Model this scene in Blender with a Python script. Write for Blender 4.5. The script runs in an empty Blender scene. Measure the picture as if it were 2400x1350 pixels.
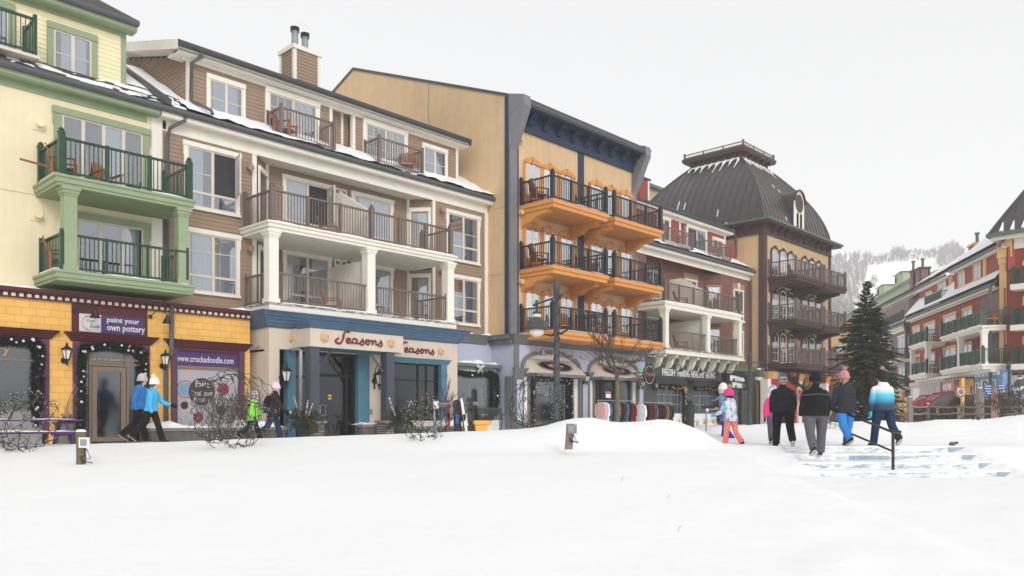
import bpy, math, random
from mathutils import Vector, Matrix
R = random.Random(7)
PI = math.pi
sc = bpy.context.scene
# ---------------------------------------------------------------- camera, world, sun, exposure
# World axes: X runs along the main shop street, Y goes into its buildings, Z is up (0 = plaza paving).
FPX, HX, HY, CZ, CY = 1897.0, 1200.0, 978.0, 0.75, -25.3
FX, FY = 0.7254, 0.6884
cam_d = bpy.data.cameras.new('camera'); cam = bpy.data.objects.new('camera', cam_d)
sc.collection.objects.link(cam); sc.camera = cam
cam.location = (0, CY, CZ)
cam.rotation_euler = (PI/2, 0, math.atan2(FY, FX) - PI/2)
cam_d.sensor_width = 36; cam_d.lens = FPX/2400*36; cam_d.shift_y = (HY-675)/2400
cam_d.clip_end = 3000; cam_d.clip_start = 0.1
SUN_EL, SUN_ROT = math.radians(26), math.radians(208)
w = bpy.data.worlds.new('World'); sc.world = w; w.use_nodes = True
nt = w.node_tree; nt.nodes.clear()
out = nt.nodes.new('ShaderNodeOutputWorld')
sky = nt.nodes.new('ShaderNodeTexSky'); sky.sky_type = 'NISHITA'; sky.sun_disc = False
sky.sun_elevation = SUN_EL; sky.sun_rotation = SUN_ROT; sky.air_density = 1; sky.dust_density = 4
b1 = nt.nodes.new('ShaderNodeBackground'); b1.inputs[1].default_value = 0.05
b2 = nt.nodes.new('ShaderNodeBackground'); b2.inputs[1].default_value = 0.76
# a closed, even cloud layer, a touch brighter overhead
tc = nt.nodes.new('ShaderNodeTexCoord'); sep = nt.nodes.new('ShaderNodeSeparateXYZ')
ramp = nt.nodes.new('ShaderNodeValToRGB')
ramp.color_ramp.elements[0].position = 0.0; ramp.color_ramp.elements[0].color = (0.95, 0.95, 0.965, 1)
ramp.color_ramp.elements[1].position = 0.7; ramp.color_ramp.elements[1].color = (1.0, 1.0, 1.005, 1)
noi = nt.nodes.new('ShaderNodeTexNoise'); noi.inputs['Scale'].default_value = 2.2; noi.inputs['Detail'].default_value = 5
mm = nt.nodes.new('ShaderNodeMath'); mm.operation = 'MULTIPLY_ADD'; mm.inputs[1].default_value = 0.5; 
nt.links.new(tc.outputs['Generated'], sep.inputs[0]); nt.links.new(tc.outputs['Generated'], noi.inputs['Vector'])
nt.links.new(noi.outputs[0], mm.inputs[0]); nt.links.new(sep.outputs[2], mm.inputs[2])
nt.links.new(mm.outputs[0], ramp.inputs[0]); nt.links.new(ramp.outputs[0], b2.inputs[0])
add = nt.nodes.new('ShaderNodeAddShader')
hs = nt.nodes.new('ShaderNodeHueSaturation'); hs.inputs['Saturation'].default_value = 0.15
nt.links.new(sky.outputs[0], hs.inputs['Color']); nt.links.new(hs.outputs[0], b1.inputs[0])
nt.links.new(b1.outputs[0], add.inputs[0]); nt.links.new(b2.outputs[0], add.inputs[1])
nt.links.new(add.outputs[0], out.inputs[0])
sl = bpy.data.lights.new('sun', 'SUN'); sl.energy = 1.25; sl.angle = math.radians(20); sl.color = (1, 0.975, 0.93)
sun = bpy.data.objects.new('sun', sl); sc.collection.objects.link(sun)
_sd = Vector((math.sin(SUN_ROT)*math.cos(SUN_EL), math.cos(SUN_ROT)*math.cos(SUN_EL), math.sin(SUN_EL)))
sun.rotation_euler = (-_sd).to_track_quat('-Z', 'Y').to_euler(); sun.location = (0, -30, 40)
vs = sc.view_settings; vs.view_transform = 'Standard'; vs.look = 'None'; vs.exposure = -0.06; vs.gamma = 1
sc.cycles.max_bounces = 10; sc.cycles.transparent_max_bounces = 12; sc.cycles.volume_bounces = 5
sc.cycles.diffuse_bounces = 3; sc.cycles.glossy_bounces = 3

# ---------------------------------------------------------------- measuring: a photo pixel meets a real plane
def at(px, py, y=None, x=None, d=None):
    a = (px-HX)/FPX; rx = FX+a*FY; ry = FY-a*FX; rz = (HY-py)/FPX
    t = d if d is not None else ((y-CY)/ry if y is not None else x/rx)
    return Vector((t*rx, CY+t*ry, CZ+t*rz))
def cam_ld(x, y):                       # world -> lateral, depth
    Y = y-CY
    return x*FY-Y*FX, x*FX+Y*FY
def ld_w(l, d):
    return d*FX+l*FY, CY+d*FY-l*FX
class Frame:
    def __init__(s, ox=0, oy=0, ang=0):
        s.ox, s.oy, s.a = ox, oy, ang; s.c, s.s = math.cos(ang), math.sin(ang)
    def w(s, v): return (s.ox+v[0]*s.c-v[1]*s.s, s.oy+v[0]*s.s+v[1]*s.c, v[2])
    def px(s, px, py=978, v=0.0):       # pixel -> (u, z) on the plane v of this frame
        a = (px-HX)/FPX; rx = FX+a*FY; ry = FY-a*FX
        ox, oy = s.ox, s.oy-CY
        t = (v-ox*s.s+oy*s.c)/(-rx*s.s+ry*s.c)
        X, Y = t*rx-ox, t*ry-oy
        return X*s.c+Y*s.s, CZ+t*(HY-py)/FPX
MAIN = Frame(); CUR = [MAIN]
def U(px, v=0.0): return CUR[0].px(px, 978, v)[0]
def Z(px, py, v=0.0): return CUR[0].px(px, py, v)[1]

# ---------------------------------------------------------------- materials
MATS = {}
SAT, LIFT = 0.86, 1.07
def srgb(c):
    if isinstance(c, str): c = [int(c[i:i+2], 16) for i in (0, 2, 4)]
    q = [((v/255)/12.92 if v/255 <= 0.04045 else ((v/255+0.055)/1.055)**2.4) for v in c]; g = 0.25*q[0]+0.6*q[1]+0.15*q[2]
    return tuple(min(0.92, (g+(v-g)*SAT)*LIFT) for v in q)
def newmat(name):
    m = bpy.data.materials.new(name); m.use_nodes = True; MATS[name] = m
    t = m.node_tree; b = t.nodes['Principled BSDF']
    return m, t, b
def mat(name, col, rough=0.7, var=0.08, scale=3.0, bump=0.0, bscale=60.0, metal=0.0, spec=0.35, streak=0.0, k=1.0):
    """paint / wood / stucco: base colour with large soft variation, optional rain streaks and fine bump"""
    m, t, b = newmat(name); N = t.nodes; L = t.links
    c = [min(1, v*k) for v in srgb(col)]
    b.inputs['Roughness'].default_value = rough; b.inputs['Metallic'].default_value = metal
    b.inputs['Specular IOR Level'].default_value = spec
    g = N.new('ShaderNodeNewGeometry')
    n = N.new('ShaderNodeTexNoise'); n.inputs['Scale'].default_value = scale; n.inputs['Detail'].default_value = 6
    n.inputs['Roughness'].default_value = 0.65
    L.new(g.outputs['Position'], n.inputs['Vector'])
    mr = N.new('ShaderNodeMapRange'); mr.inputs[1].default_value = 0.3; mr.inputs[2].default_value = 0.7
    mr.inputs[3].default_value = 1-var; mr.inputs[4].default_value = 1+var
    L.new(n.outputs[0], mr.inputs[0]); fac = mr.outputs[0]
    if streak:
        mp = N.new('ShaderNodeMapping'); mp.inputs['Scale'].default_value = (4, 4, 0.25)
        L.new(g.outputs['Position'], mp.inputs[0])
        n2 = N.new('ShaderNodeTexNoise'); n2.inputs['Scale'].default_value = 1.2; n2.inputs['Detail'].default_value = 5
        L.new(mp.outputs[0], n2.inputs['Vector'])
        m2 = N.new('ShaderNodeMapRange'); m2.inputs[1].default_value = 0.45; m2.inputs[2].default_value = 0.75
        m2.inputs[3].default_value = 1; m2.inputs[4].default_value = 1-streak
        L.new(n2.outputs[0], m2.inputs[0])
        mu = N.new('ShaderNodeMath'); mu.operation = 'MULTIPLY'; L.new(fac, mu.inputs[0]); L.new(m2.outputs[0], mu.inputs[1]); fac = mu.outputs[0]
    vm = N.new('ShaderNodeVectorMath'); vm.operation = 'SCALE'; vm.inputs[0].default_value = c
    L.new(fac, vm.inputs['Scale']); L.new(vm.outputs[0], b.inputs['Base Color'])
    if bump:
        n3 = N.new('ShaderNodeTexNoise'); n3.inputs['Scale'].default_value = bscale; n3.inputs['Detail'].default_value = 4
        L.new(g.outputs['Position'], n3.inputs['Vector'])
        bp = N.new('ShaderNodeBump'); bp.inputs['Strength'].default_value = bump; bp.inputs['Distance'].default_value = 0.02
        L.new(n3.outputs[0], bp.inputs['Height']); L.new(bp.outputs[0], b.inputs['Normal'])
    return m
def brickmat(name, c1, c2, mortar, bw, bh, msize, frame=None, var=0.12, offset=0.5, bump=0.5, squash=1.0, axis='x'):
    m, t, b = newmat(name); N = t.nodes; L = t.links
    g = N.new('ShaderNodeNewGeometry'); s = N.new('ShaderNodeSeparateXYZ'); L.new(g.outputs['Position'], s.inputs[0])
    cb = N.new('ShaderNodeCombineXYZ')
    ax = N.new('ShaderNodeMath'); ax.operation = 'ADD'; L.new(s.outputs[0], ax.inputs[0]); L.new(s.outputs[1], ax.inputs[1])
    L.new(ax.outputs[0] if axis == 'xy' else s.outputs[0], cb.inputs[0]); L.new(s.outputs[2], cb.inputs[1])
    br = N.new('ShaderNodeTexBrick'); L.new(cb.outputs[0], br.inputs['Vector'])
    br.offset = offset; br.inputs['Scale'].default_value = 1
    br.inputs['Color1'].default_value = (*srgb(c1), 1); br.inputs['Color2'].default_value = (*srgb(c2), 1)
    br.inputs['Mortar'].default_value = (*srgb(mortar), 1); br.inputs['Mortar Size'].default_value = msize
    br.inputs['Mortar Smooth'].default_value = 0.1; br.inputs['Brick Width'].default_value = bw; br.inputs['Row Height'].default_value = bh
    n = N.new('ShaderNodeTexNoise'); n.inputs['Scale'].default_value = 2; n.inputs['Detail'].default_value = 6
    L.new(g.outputs['Position'], n.inputs['Vector'])
    mr = N.new('ShaderNodeMapRange'); mr.inputs[1].default_value = 0.3; mr.inputs[2].default_value = 0.7
    mr.inputs[3].default_value = 1-var; mr.inputs[4].default_value = 1+var; L.new(n.outputs[0], mr.inputs[0])
    vm = N.new('ShaderNodeVectorMath'); vm.operation = 'SCALE'; L.new(br.outputs['Color'], vm.inputs[0]); L.new(mr.outputs[0], vm.inputs['Scale'])
    L.new(vm.outputs[0], b.inputs['Base Color']); b.inputs['Roughness'].default_value = 0.8; b.inputs['Specular IOR Level'].default_value = 0.2
    bp = N.new('ShaderNodeBump'); bp.invert = True; bp.inputs['Strength'].default_value = bump; bp.inputs['Distance'].default_value = 0.012
    L.new(br.outputs['Fac'], bp.inputs['Height']); L.new(bp.outputs[0], b.inputs['Normal'])
    return m
def mixmat(name, ca, cb, scale, lo, hi, stretch=(1, 1, 1), rough=0.8, bump=0.3, detail=8, bscale=None):
    """two real materials meeting in ragged patches (snow over shingles, stains, prints)"""
    m, t, b = newmat(name); N = t.nodes; L = t.links
    g = N.new('ShaderNodeNewGeometry'); mp = N.new('ShaderNodeMapping'); mp.inputs['Scale'].default_value = stretch
    L.new(g.outputs['Position'], mp.inputs[0])
    n = N.new('ShaderNodeTexNoise'); n.inputs['Scale'].default_value = scale; n.inputs['Detail'].default_value = detail; n.inputs['Roughness'].default_value = 0.7
    L.new(mp.outputs[0], n.inputs['Vector'])
    r = N.new('ShaderNodeValToRGB'); r.color_ramp.elements[0].position = lo; r.color_ramp.elements[1].position = hi
    r.color_ramp.elements[0].color = (*srgb(ca), 1); r.color_ramp.elements[1].color = (*srgb(cb), 1)
    L.new(n.outputs[0], r.inputs[0]); L.new(r.outputs[0], b.inputs['Base Color'])
    b.inputs['Roughness'].default_value = rough; b.inputs['Specular IOR Level'].default_value = 0.25
    bp = N.new('ShaderNodeBump'); bp.inputs['Strength'].default_value = bump; bp.inputs['Distance'].default_value = 0.03
    L.new(n.outputs[0], bp.inputs['Height']); L.new(bp.outputs[0], b.inputs['Normal'])
    return m
def glassmat(name, tint, refl, rough=0.02, gl=(0.93, 0.95, 0.98)):
    m, t, b = newmat(name); N = t.nodes; L = t.links; N.remove(b)
    o = [x for x in N if x.type == 'OUTPUT_MATERIAL'][0]
    tr = N.new('ShaderNodeBsdfTransparent'); tr.inputs[0].default_value = (*tint, 1)
    gs = N.new('ShaderNodeBsdfGlossy'); gs.inputs[0].default_value = (*gl, 1); gs.inputs['Roughness'].default_value = rough
    g = N.new('ShaderNodeNewGeometry'); n = N.new('ShaderNodeTexNoise'); n.inputs['Scale'].default_value = 1.3
    L.new(g.outputs['Position'], n.inputs['Vector'])
    bp = N.new('ShaderNodeBump'); bp.inputs['Strength'].default_value = 0.06; bp.inputs['Distance'].default_value = 0.05
    L.new(n.outputs[0], bp.inputs['Height']); L.new(bp.outputs[0], gs.inputs['Normal'])
    lw = N.new('ShaderNodeLayerWeight'); lw.inputs[0].default_value = 0.35
    ma = N.new('ShaderNodeMath'); ma.operation = 'MULTIPLY_ADD'; ma.inputs[1].default_value = 0.5; ma.inputs[2].default_value = refl; ma.use_clamp = True
    L.new(lw.outputs['Fresnel'], ma.inputs[0])
    mx = N.new('ShaderNodeMixShader'); L.new(ma.outputs[0], mx.inputs[0]); L.new(tr.outputs[0], mx.inputs[1]); L.new(gs.outputs[0], mx.inputs[2])
    L.new(mx.outputs[0], o.inputs[0]); return m
def emit(name, col, s):
    m, t, b = newmat(name); b.inputs['Base Color'].default_value = (*srgb(col), 1)
    b.inputs['Emission Color'].default_value = (*srgb(col), 1); b.inputs['Emission Strength'].default_value = s
mat('cream_stucco', 'EFE0B6', 0.9, 0.05, 1.2, 0.25, 90, streak=0.07, k=0.95)
mat('cream_siding', 'EFE3B4', 0.75, 0.04, k=0.95)
mat('sage', '94A67D', 0.6, 0.07, k=0.9); mat('sage_soffit', '8B9E70', 0.7, 0.1, streak=0.1, k=0.9)
mat('white_trim', 'EFE9DA', 0.6, 0.04, streak=0.06, k=0.92); mat('sand', 'DCCFC0', 0.55, 0.05, k=0.9)
mat('green_rail', '1E4632', 0.35, 0.1, k=1.0); mat('gutter', '57585C', 0.4, 0.08); mat('dark_gutter', '45474A', 0.4, 0.08)
mat('brown_siding', '99806A', 0.75, 0.06, 2.0, k=1.0); mat('brown_rail', '71605A', 0.5, 0.1)
mat('tan_stucco', 'D3B183', 0.9, 0.07, 0.9, 0.3, 80, streak=0.10); mat('navy', '1E3350', 0.5, 0.08); mat('grey_trim', '77777B', 0.5, 0.08, streak=0.08)
mat('orange_paint', 'DB8E31', 0.5, 0.07, streak=0.1); mat('black_rail', '2B2D32', 0.35, 0.1)
mat('blue_cornice', '466684', 0.5, 0.1, streak=0.12); mat('teal', '43788F', 0.5, 0.08); mat('beige_stucco', 'D2C2AF', 0.9, 0.04, 1.5, 0.25, 90, streak=0.06)
mat('slate_post', '484A58', 0.5, 0.08); mat('maroon', '571A22', 0.45, 0.1); mat('purple', '5C3450', 0.55, 0.1); mat('bright_purple', '5A2A70', 0.5, 0.15)
mat('bronze', '7E6B58', 0.5, 0.06); mat('lavender', 'B2B5CB', 0.7, 0.04, streak=0.05); mat('shop_grey', '6E6E72', 0.55, 0.07, streak=0.1)
mat('charcoal', '4C4F4E', 0.6, 0.06); mat('charcoal_dark', '2D2F31', 0.5, 0.08); mat('olive', '667057', 0.6, 0.08)
mat('red_siding', 'A2402F', 0.7, 0.08, k=1.0); mat('red_stucco', '963C29', 0.85, 0.08, 1.5, 0.2, 80); mat('tower_tan', 'C9A878', 0.9, 0.06, 0.9, 0.3, 80, streak=0.1)
mat('tower_brown', '4F3A38', 0.55, 0.1); mat('tower_rail', '6F605C', 0.5, 0.1); mat('metal_roof', '413D40', 0.38, 0.12, 1.2, spec=0.5, streak=0.15)
mat('cap_green', '5B6A62', 0.5, 0.1); mat('ochre_trim', 'D9AE6A', 0.6, 0.06); mat('amber', 'C98A35', 0.6, 0.1); mat('crimson', 'A61E26', 0.55, 0.08)
mat('green_siding', 'A3AF85', 0.7, 0.05); mat('yellow_siding', 'D5AC68', 0.75, 0.06); mat('grey_siding', '7A6965', 0.75, 0.06); mat('khaki', 'A2835A', 0.7, 0.06)
mat('tan_siding', 'C3AE8A', 0.75, 0.05); mat('sky_blue', '6D93B5', 0.6, 0.06); mat('light_grey', 'B9B7B7', 0.7, 0.05); mat('poster_yellow', 'EDB418', 0.5, 0.04)
mat('unlit_dark', '1C1B1C', 0.9, 0.2); mat('unlit_mid', '39383A', 0.9, 0.25, 1.5); mat('curtain', 'E6E7E9', 0.9, 0.05, 3); mat('blind', 'D8D9DA', 0.8, 0.03)  # first two tones put the shade of unlit interiors into the colour
mat('cedar', '9A5A34', 0.65, 0.2, 12); mat('old_wood', '8A7A6E', 0.85, 0.25, 14, 0.4, 60); mat('wood_pale', 'A9876A', 0.8, 0.2, 14); mat('bark', '57493F', 0.9, 0.25, 20, 0.5, 80)
mat('bark_green', '6E6547', 0.9, 0.3, 14, 0.5, 80); mat('twig', '584A43', 0.9, 0.2); mat('wood_grey', '5A5052', 0.95, 0.1, 0.02); mat('vine', '31302E', 0.8, 0.25, 20); mat('vine_green', '22362C', 0.6, 0.2)
mat('iron', '1F1F21', 0.4, 0.1, spec=0.5); mat('lamp_iron', '47494B', 0.45, 0.12); mat('steel', 'A9ABAD', 0.3, 0.08, metal=0.7); mat('galv', '8F9193', 0.45, 0.15, metal=0.4)
mat('white_paint', 'E6E5E3', 0.5, 0.03); mat('black_paint', '17171A', 0.45, 0.05); mat('stone_cap', '8B8178', 0.85, 0.15, 6, 0.4); mat('stone_wall', '67625E', 0.85, 0.25, 4, 0.6, 25)
mat('needle', '2F3D27', 0.8, 0.3, 3); mat('needle_brown', '54492F', 0.85, 0.3, 3); mat('garland_green', '152219', 0.8, 0.3, 9); mat('gold', 'C79A3C', 0.3, 0.25, 9, metal=0.5)
mat('silver_bulb', 'DDD5DA', 0.25, 0.1, spec=0.6); mat('violet_bulb', '56307E', 0.3, 0.1); mat('red_bulb', '8E1B25', 0.3, 0.1)
mat('lamp_glass', 'E8E3D3', 0.3, 0.03); mat('cherry', '7B1C2A', 0.45, 0.08); mat('medal', 'DFA03E', 0.55, 0.12, 12); mat('awning_tan', 'C9B8A6', 0.85, 0.05, streak=0.06)
mat('awning_white', 'E2DCD2', 0.85, 0.04); mat('awning_red', 'A50C18', 0.8, 0.08); mat('awning_grey', '6D6565', 0.85, 0.06); mat('pink', 'D0517E', 0.6, 0.05)
mat('pit_green', '1E7B47', 0.5, 0.04); mat('sign_violet', '4B2C6B', 0.5, 0.05); mat('sign_grey', 'C5C8CE', 0.5, 0.03); mat('sign_orange', 'E3935A', 0.6, 0.12)
mat('window_film', 'A4A4AA', 0.5, 0.04); mat('film_brown', '4A3236', 0.6, 0.1); mat('film_red', '8D2D33', 0.6, 0.1); mat('sign_blue', '2450A0', 0.5, 0.04); mat('board_navy', '252C44', 0.5, 0.04)
mat('bin_yellow', 'E8AC1C', 0.45, 0.05); mat('board_blue', '1E72C6', 0.4, 0.04); mat('ski_orange', 'B4572A', 0.4, 0.2, 30); mat('poutine_orange', 'C25B22', 0.6, 0.15)
mat('conc', '8E8B88', 0.85, 0.15, 5, 0.3); mat('tread_blue', '93A9B4', 0.7, 0.15, 5); mat('signal_yellow', 'E2B516', 0.5, 0.05)
brickmat('yellow_shingle', 'EFB74C', 'EAB045', 'CF973A', 0.36, 0.205, 0.007, var=0.05, axis='xy', offset=0.43)
brickmat('red_brick', '824439', '66342E', '94796C', 0.215, 0.077, 0.009, var=0.12)
brickmat('stack_stone', '8D8279', '6C625C', '3F3A37', 0.28, 0.085, 0.012, var=0.2, offset=0.37)
glassmat('glass', (0.78, 0.81, 0.84), 0.21); glassmat('shop_glass', (0.55, 0.57, 0.60), 0.13, 0.16); glassmat('dark_glass', (0.30, 0.31, 0.33), 0.05)
mat('shingle', '4B4846', 0.9, 0.25, 9, 0.6, 40)
mixmat('snow_shingle', 'F0F1F5', '3A3938', 1.5, 0.54, 0.60, (1.0, 2.4, 2.4), 0.85, 0.5)
mixmat('snow_shingle_dark', 'F0F1F5', '353331', 1.9, 0.46, 0.53, (1.0, 2.4, 2.4), 0.85, 0.5)
mixmat('weathered', 'D9D6CE', '57524C', 5, 0.42, 0.56, (1, 1, 6), 0.8, 0.2)
mixmat('frost_print', 'D8D5E0', '7E86A4', 7, 0.47, 0.62, (1, 1, 1), 0.8, 0.2)
mixmat('step_front', 'E4E7EA', '7B8086', 2.6, 0.46, 0.68, (1, 1, 4), 0.85, 0.3)
emit('exit_green', '39B478', 0.6); emit('warm_lamp', 'FFE9C9', 0.8)
# snow
def snowmat(name, bscale, strength, dist, k=1.0):
    m, t, b = newmat(name); N = t.nodes; L = t.links
    b.inputs['Base Color'].default_value = (0.90*k, 0.905*k, 0.915*k, 1); b.inputs['Roughness'].default_value = 0.8; b.inputs['Specular IOR Level'].default_value = 0.15
    g = N.new('ShaderNodeNewGeometry'); n = N.new('ShaderNodeTexNoise'); n.inputs['Scale'].default_value = bscale; n.inputs['Detail'].default_value = 8
    n.inputs['Roughness'].default_value = 0.6; L.new(g.outputs['Position'], n.inputs['Vector'])
    bp = N.new('ShaderNodeBump'); bp.inputs['Strength'].default_value = strength; bp.inputs['Distance'].default_value = dist
    L.new(n.outputs[0], bp.inputs['Height']); L.new(bp.outputs[0], b.inputs['Normal'])
snowmat('snow', 6, 0.25, 0.04); snowmat('snow_ground', 0.9, 0.3, 0.15, 0.99)

# ---------------------------------------------------------------- mesh building
ORG = {}
class MB:
    def __init__(s, fr=None): s.V = []; s.F = []; s.M = []; s.names = []; s.fr = fr or CUR[0]
    def mi(s, m):
        if m not in s.names: s.names.append(m)
        return s.names.index(m)
    def add(s, vs, fs, m):
        n = len(s.V); i = s.mi(m); w_ = s.fr.w
        s.V.extend(w_(v) for v in vs)
        for f in fs: s.F.append(tuple(n+k for k in f)); s.M.append(i)
    def box(s, x0, x1, y0, y1, z0, z1, m):
        if x0 > x1: x0, x1 = x1, x0
        if y0 > y1: y0, y1 = y1, y0
        if z0 > z1: z0, z1 = z1, z0
        s.add([(x0,y0,z0),(x1,y0,z0),(x1,y1,z0),(x0,y1,z0),(x0,y0,z1),(x1,y0,z1),(x1,y1,z1),(x0,y1,z1)],
              [(0,3,2,1),(4,5,6,7),(0,1,5,4),(1,2,6,5),(2,3,7,6),(3,0,4,7)], m)
    def quad(s, a, b, c, d, m): s.add([a, b, c, d], [(0, 1, 2, 3)], m)
    def prism(s, prof, ax, a0, a1, m):
        """closed profile extruded along axis 'x' (profile y,z), 'y' (profile x,z) or 'z' (profile x,y)"""
        f = {'x': lambda p, t: (t, p[0], p[1]), 'y': lambda p, t: (p[0], t, p[1]), 'z': lambda p, t: (p[0], p[1], t)}[ax]
        n = len(prof)
        s.add([f(p, a0) for p in prof]+[f(p, a1) for p in prof],
              [tuple(range(n)), tuple(range(2*n-1, n-1, -1))]+[(i, n+i, n+(i+1) % n, (i+1) % n) for i in range(n)], m)
    def tube(s, pts, r, m, n=6, cap=True):
        pts = [Vector(p) for p in pts]; k = len(pts)
        rs = r if isinstance(r, (list, tuple)) else [r]*k
        vs = []; up = Vector((0.13, 0.21, 1)).normalized()
        for i, p in enumerate(pts):
            d = (pts[min(i+1, k-1)]-pts[max(i-1, 0)])
            d = d.normalized() if d.length > 1e-9 else Vector((0, 0, 1))
            a = d.cross(up)
            if a.length < 0.05: a = d.cross(Vector((1, 0.3, 0)))
            a.normalize(); b = d.cross(a)
            for j in range(n):
                t = 2*PI*j/n; vs.append(tuple(p+(a*math.cos(t)+b*math.sin(t))*rs[i]))
        fs = [(i*n+j, i*n+(j+1) % n, (i+1)*n+(j+1) % n, (i+1)*n+j) for i in range(k-1) for j in range(n)]
        if cap: fs += [tuple(range(n-1, -1, -1)), tuple((k-1)*n+j for j in range(n))]
        s.add(vs, fs, m)
    def rings(s, rings, m, cap=True):
        """list of rings (each a list of points) lofted together"""
        n = len(rings[0]); k = len(rings); vs = [tuple(p) for r_ in rings for p in r_]
        fs = [(i*n+j, i*n+(j+1) % n, (i+1)*n+(j+1) % n, (i+1)*n+j) for i in range(k-1) for j in range(n)]
        if cap: fs += [tuple(range(n-1, -1, -1)), tuple((k-1)*n+j for j in range(n))]
        s.add(vs, fs, m)
    def lathe(s, c, prof, m, n=12, cap=True):
        s.rings([[(c[0]+r*math.cos(2*PI*j/n), c[1]+r*math.sin(2*PI*j/n), c[2]+z) for j in range(n)] for r, z in prof], m, cap)
    def ball(s, c, r, m, n=8, sc_=(1, 1, 1)):
        k = max(3, n//2)
        s.lathe((0, 0, 0), [], m) if False else None
        rg = []
        for i in range(k+1):
            t = PI*(0.04+0.92*i/k)-PI/2
            rg.append([(c[0]+r*sc_[0]*math.cos(t)*math.cos(2*PI*j/n), c[1]+r*sc_[1]*math.cos(t)*math.sin(2*PI*j/n), c[2]+r*sc_[2]*math.sin(t)) for j in range(n)])
        s.rings(rg, m)
    def wire(s, p, q, w_, m):
        """thin square bar between two points"""
        s.tube([p, q], w_*0.7, m, n=4)
    def text(s, string, x0, x1, z0, z1, y, m, depth=0.02, fn=None, bold=0.0, shear=0.0, space=1.0):
        """lettering facing -y, fitted into the box x0..x1, z0..z1"""
        c = bpy.data.curves.new('t', 'FONT'); c.body = string; c.offset = bold; c.extrude = 0.02; c.shear = shear; c.space_character = space
        c.resolution_u = 2; c.align_x = 'LEFT'; c.space_line = 0.95
        o = bpy.data.objects.new('t', c); sc.collection.objects.link(o)
        bpy.context.view_layer.update()
        me = o.evaluated_get(bpy.context.evaluated_depsgraph_get()).to_mesh()
        vs = [v.co.copy() for v in me.vertices]; fs = [tuple(p.vertices) for p in me.polygons]
        o.to_mesh_clear(); bpy.data.objects.remove(o); bpy.data.curves.remove(c)
        ax, bx = min(v.x for v in vs), max(v.x for v in vs); ay, by = min(v.y for v in vs), max(v.y for v in vs)
        o_ = []
        for v in vs:
            x = x0+(v.x-ax)/(bx-ax)*(x1-x0); z = z0+(v.y-ay)/(by-ay)*(z1-z0); yy = y-(v.z+0.02)/0.04*depth
            o_.append(fn(x, yy, z) if fn else (x, yy, z))
        s.add(o_, fs, m)
    SPLIT = ('pilaster', 'eave_bracket', 'corner_board', 'surround', 'scroll_bracket', 'deck_bracket', 'pier', 'arch_surround', 'panel', 'food_picture_panel')
    def build(s, name, parent=None, smooth=False, origin=None):
        if name in s.SPLIT and parent is not None:
            parts = s.clusters()
            if len(parts) > 1: return [p.build(name+'\0', parent, smooth) for p in parts][0]
        name = name.rstrip('\0')
        me = bpy.data.meshes.new(name)
        if parent is not None: og = ORG[parent]
        elif origin is not None: og = Vector(origin)
        else:
            xs = [v[0] for v in s.V]; ys = [v[1] for v in s.V]; zs = [v[2] for v in s.V]
            og = Vector(((min(xs)+max(xs))/2, (min(ys)+max(ys))/2, min(zs)))
        me.from_pydata([(v[0]-og.x, v[1]-og.y, v[2]-og.z) for v in s.V], [], s.F)
        for n in s.names: me.materials.append(MATS[n])
        me.polygons.foreach_set('material_index', s.M)
        if smooth: me.polygons.foreach_set('use_smooth', [True]*len(s.F))
        me.update()
        o = bpy.data.objects.new(name, me); sc.collection.objects.link(o); ORG[o] = og
        if parent is not None: o.parent = parent
        else: o.location = og
        return o
def _clusters(s):
    """separate a builder into groups of pieces that touch each other"""
    par = list(range(len(s.V)))
    def find(a):
        while par[a] != a: par[a] = par[par[a]]; a = par[a]
        return a
    for f in s.F:
        for v in f[1:]: par[find(v)] = find(f[0])
    bx = {}
    for i, v in enumerate(s.V):
        r = find(i); b = bx.setdefault(r, [list(v), list(v)])
        for k in range(3): b[0][k] = min(b[0][k], v[k]); b[1][k] = max(b[1][k], v[k])
    keys = list(bx); e = 0.03; ch = True
    g = {k: k for k in keys}
    def gf(a):
        while g[a] != a: a = g[a]
        return a
    for i, a in enumerate(keys):
        for b in keys[i+1:]:
            A, B = bx[a], bx[b]
            if all(A[0][k]-e <= B[1][k] and B[0][k]-e <= A[1][k] for k in range(3)): g[gf(a)] = gf(b)
    out = {}
    for f, m in zip(s.F, s.M): out.setdefault(gf(find(f[0])), []).append((f, m))
    res = []
    for lst in out.values():
        q = MB(MAIN); mp = {}
        for f, m in lst:
            for v in f:
                if v not in mp: mp[v] = len(q.V); q.V.append(s.V[v])
            q.F.append(tuple(mp[v] for v in f)); q.M.append(q.mi(s.names[m]))
        res.append(q)
    return res
MB.clusters = _clusters
def tag(o, label=None, cat=None, group=None, kind=None):
    if label: o['label'] = label
    if cat: o['category'] = cat
    if group: o['group'] = group
    if kind: o['kind'] = kind
    return o
def thing(name, label, cat, loc, group=None):
    o = bpy.data.objects.new(name, None); sc.collection.objects.link(o); o.empty_display_size = 0.3
    o.location = loc; ORG[o] = Vector(loc)
    return tag(o, label, cat, group)
def dup(root, loc, rotz=0.0, label=None, group=None, s=None):
    def cp(o, par):
        c = o.copy(); sc.collection.objects.link(c); c.parent = par; ORG[c] = ORG[o]
        for ch in kids.get(o, []): cp(ch, c)
        return c
    kids = {}
    for ch in root.children_recursive: kids.setdefault(ch.parent, []).append(ch)
    r = cp(root, None); r.location = loc; r.rotation_euler = (0, 0, rotz); ORG[r] = Vector(loc)
    if s: r.scale = (s, s, s)
    if label: r['label'] = label
    if group: r['group'] = group
    return r

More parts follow.
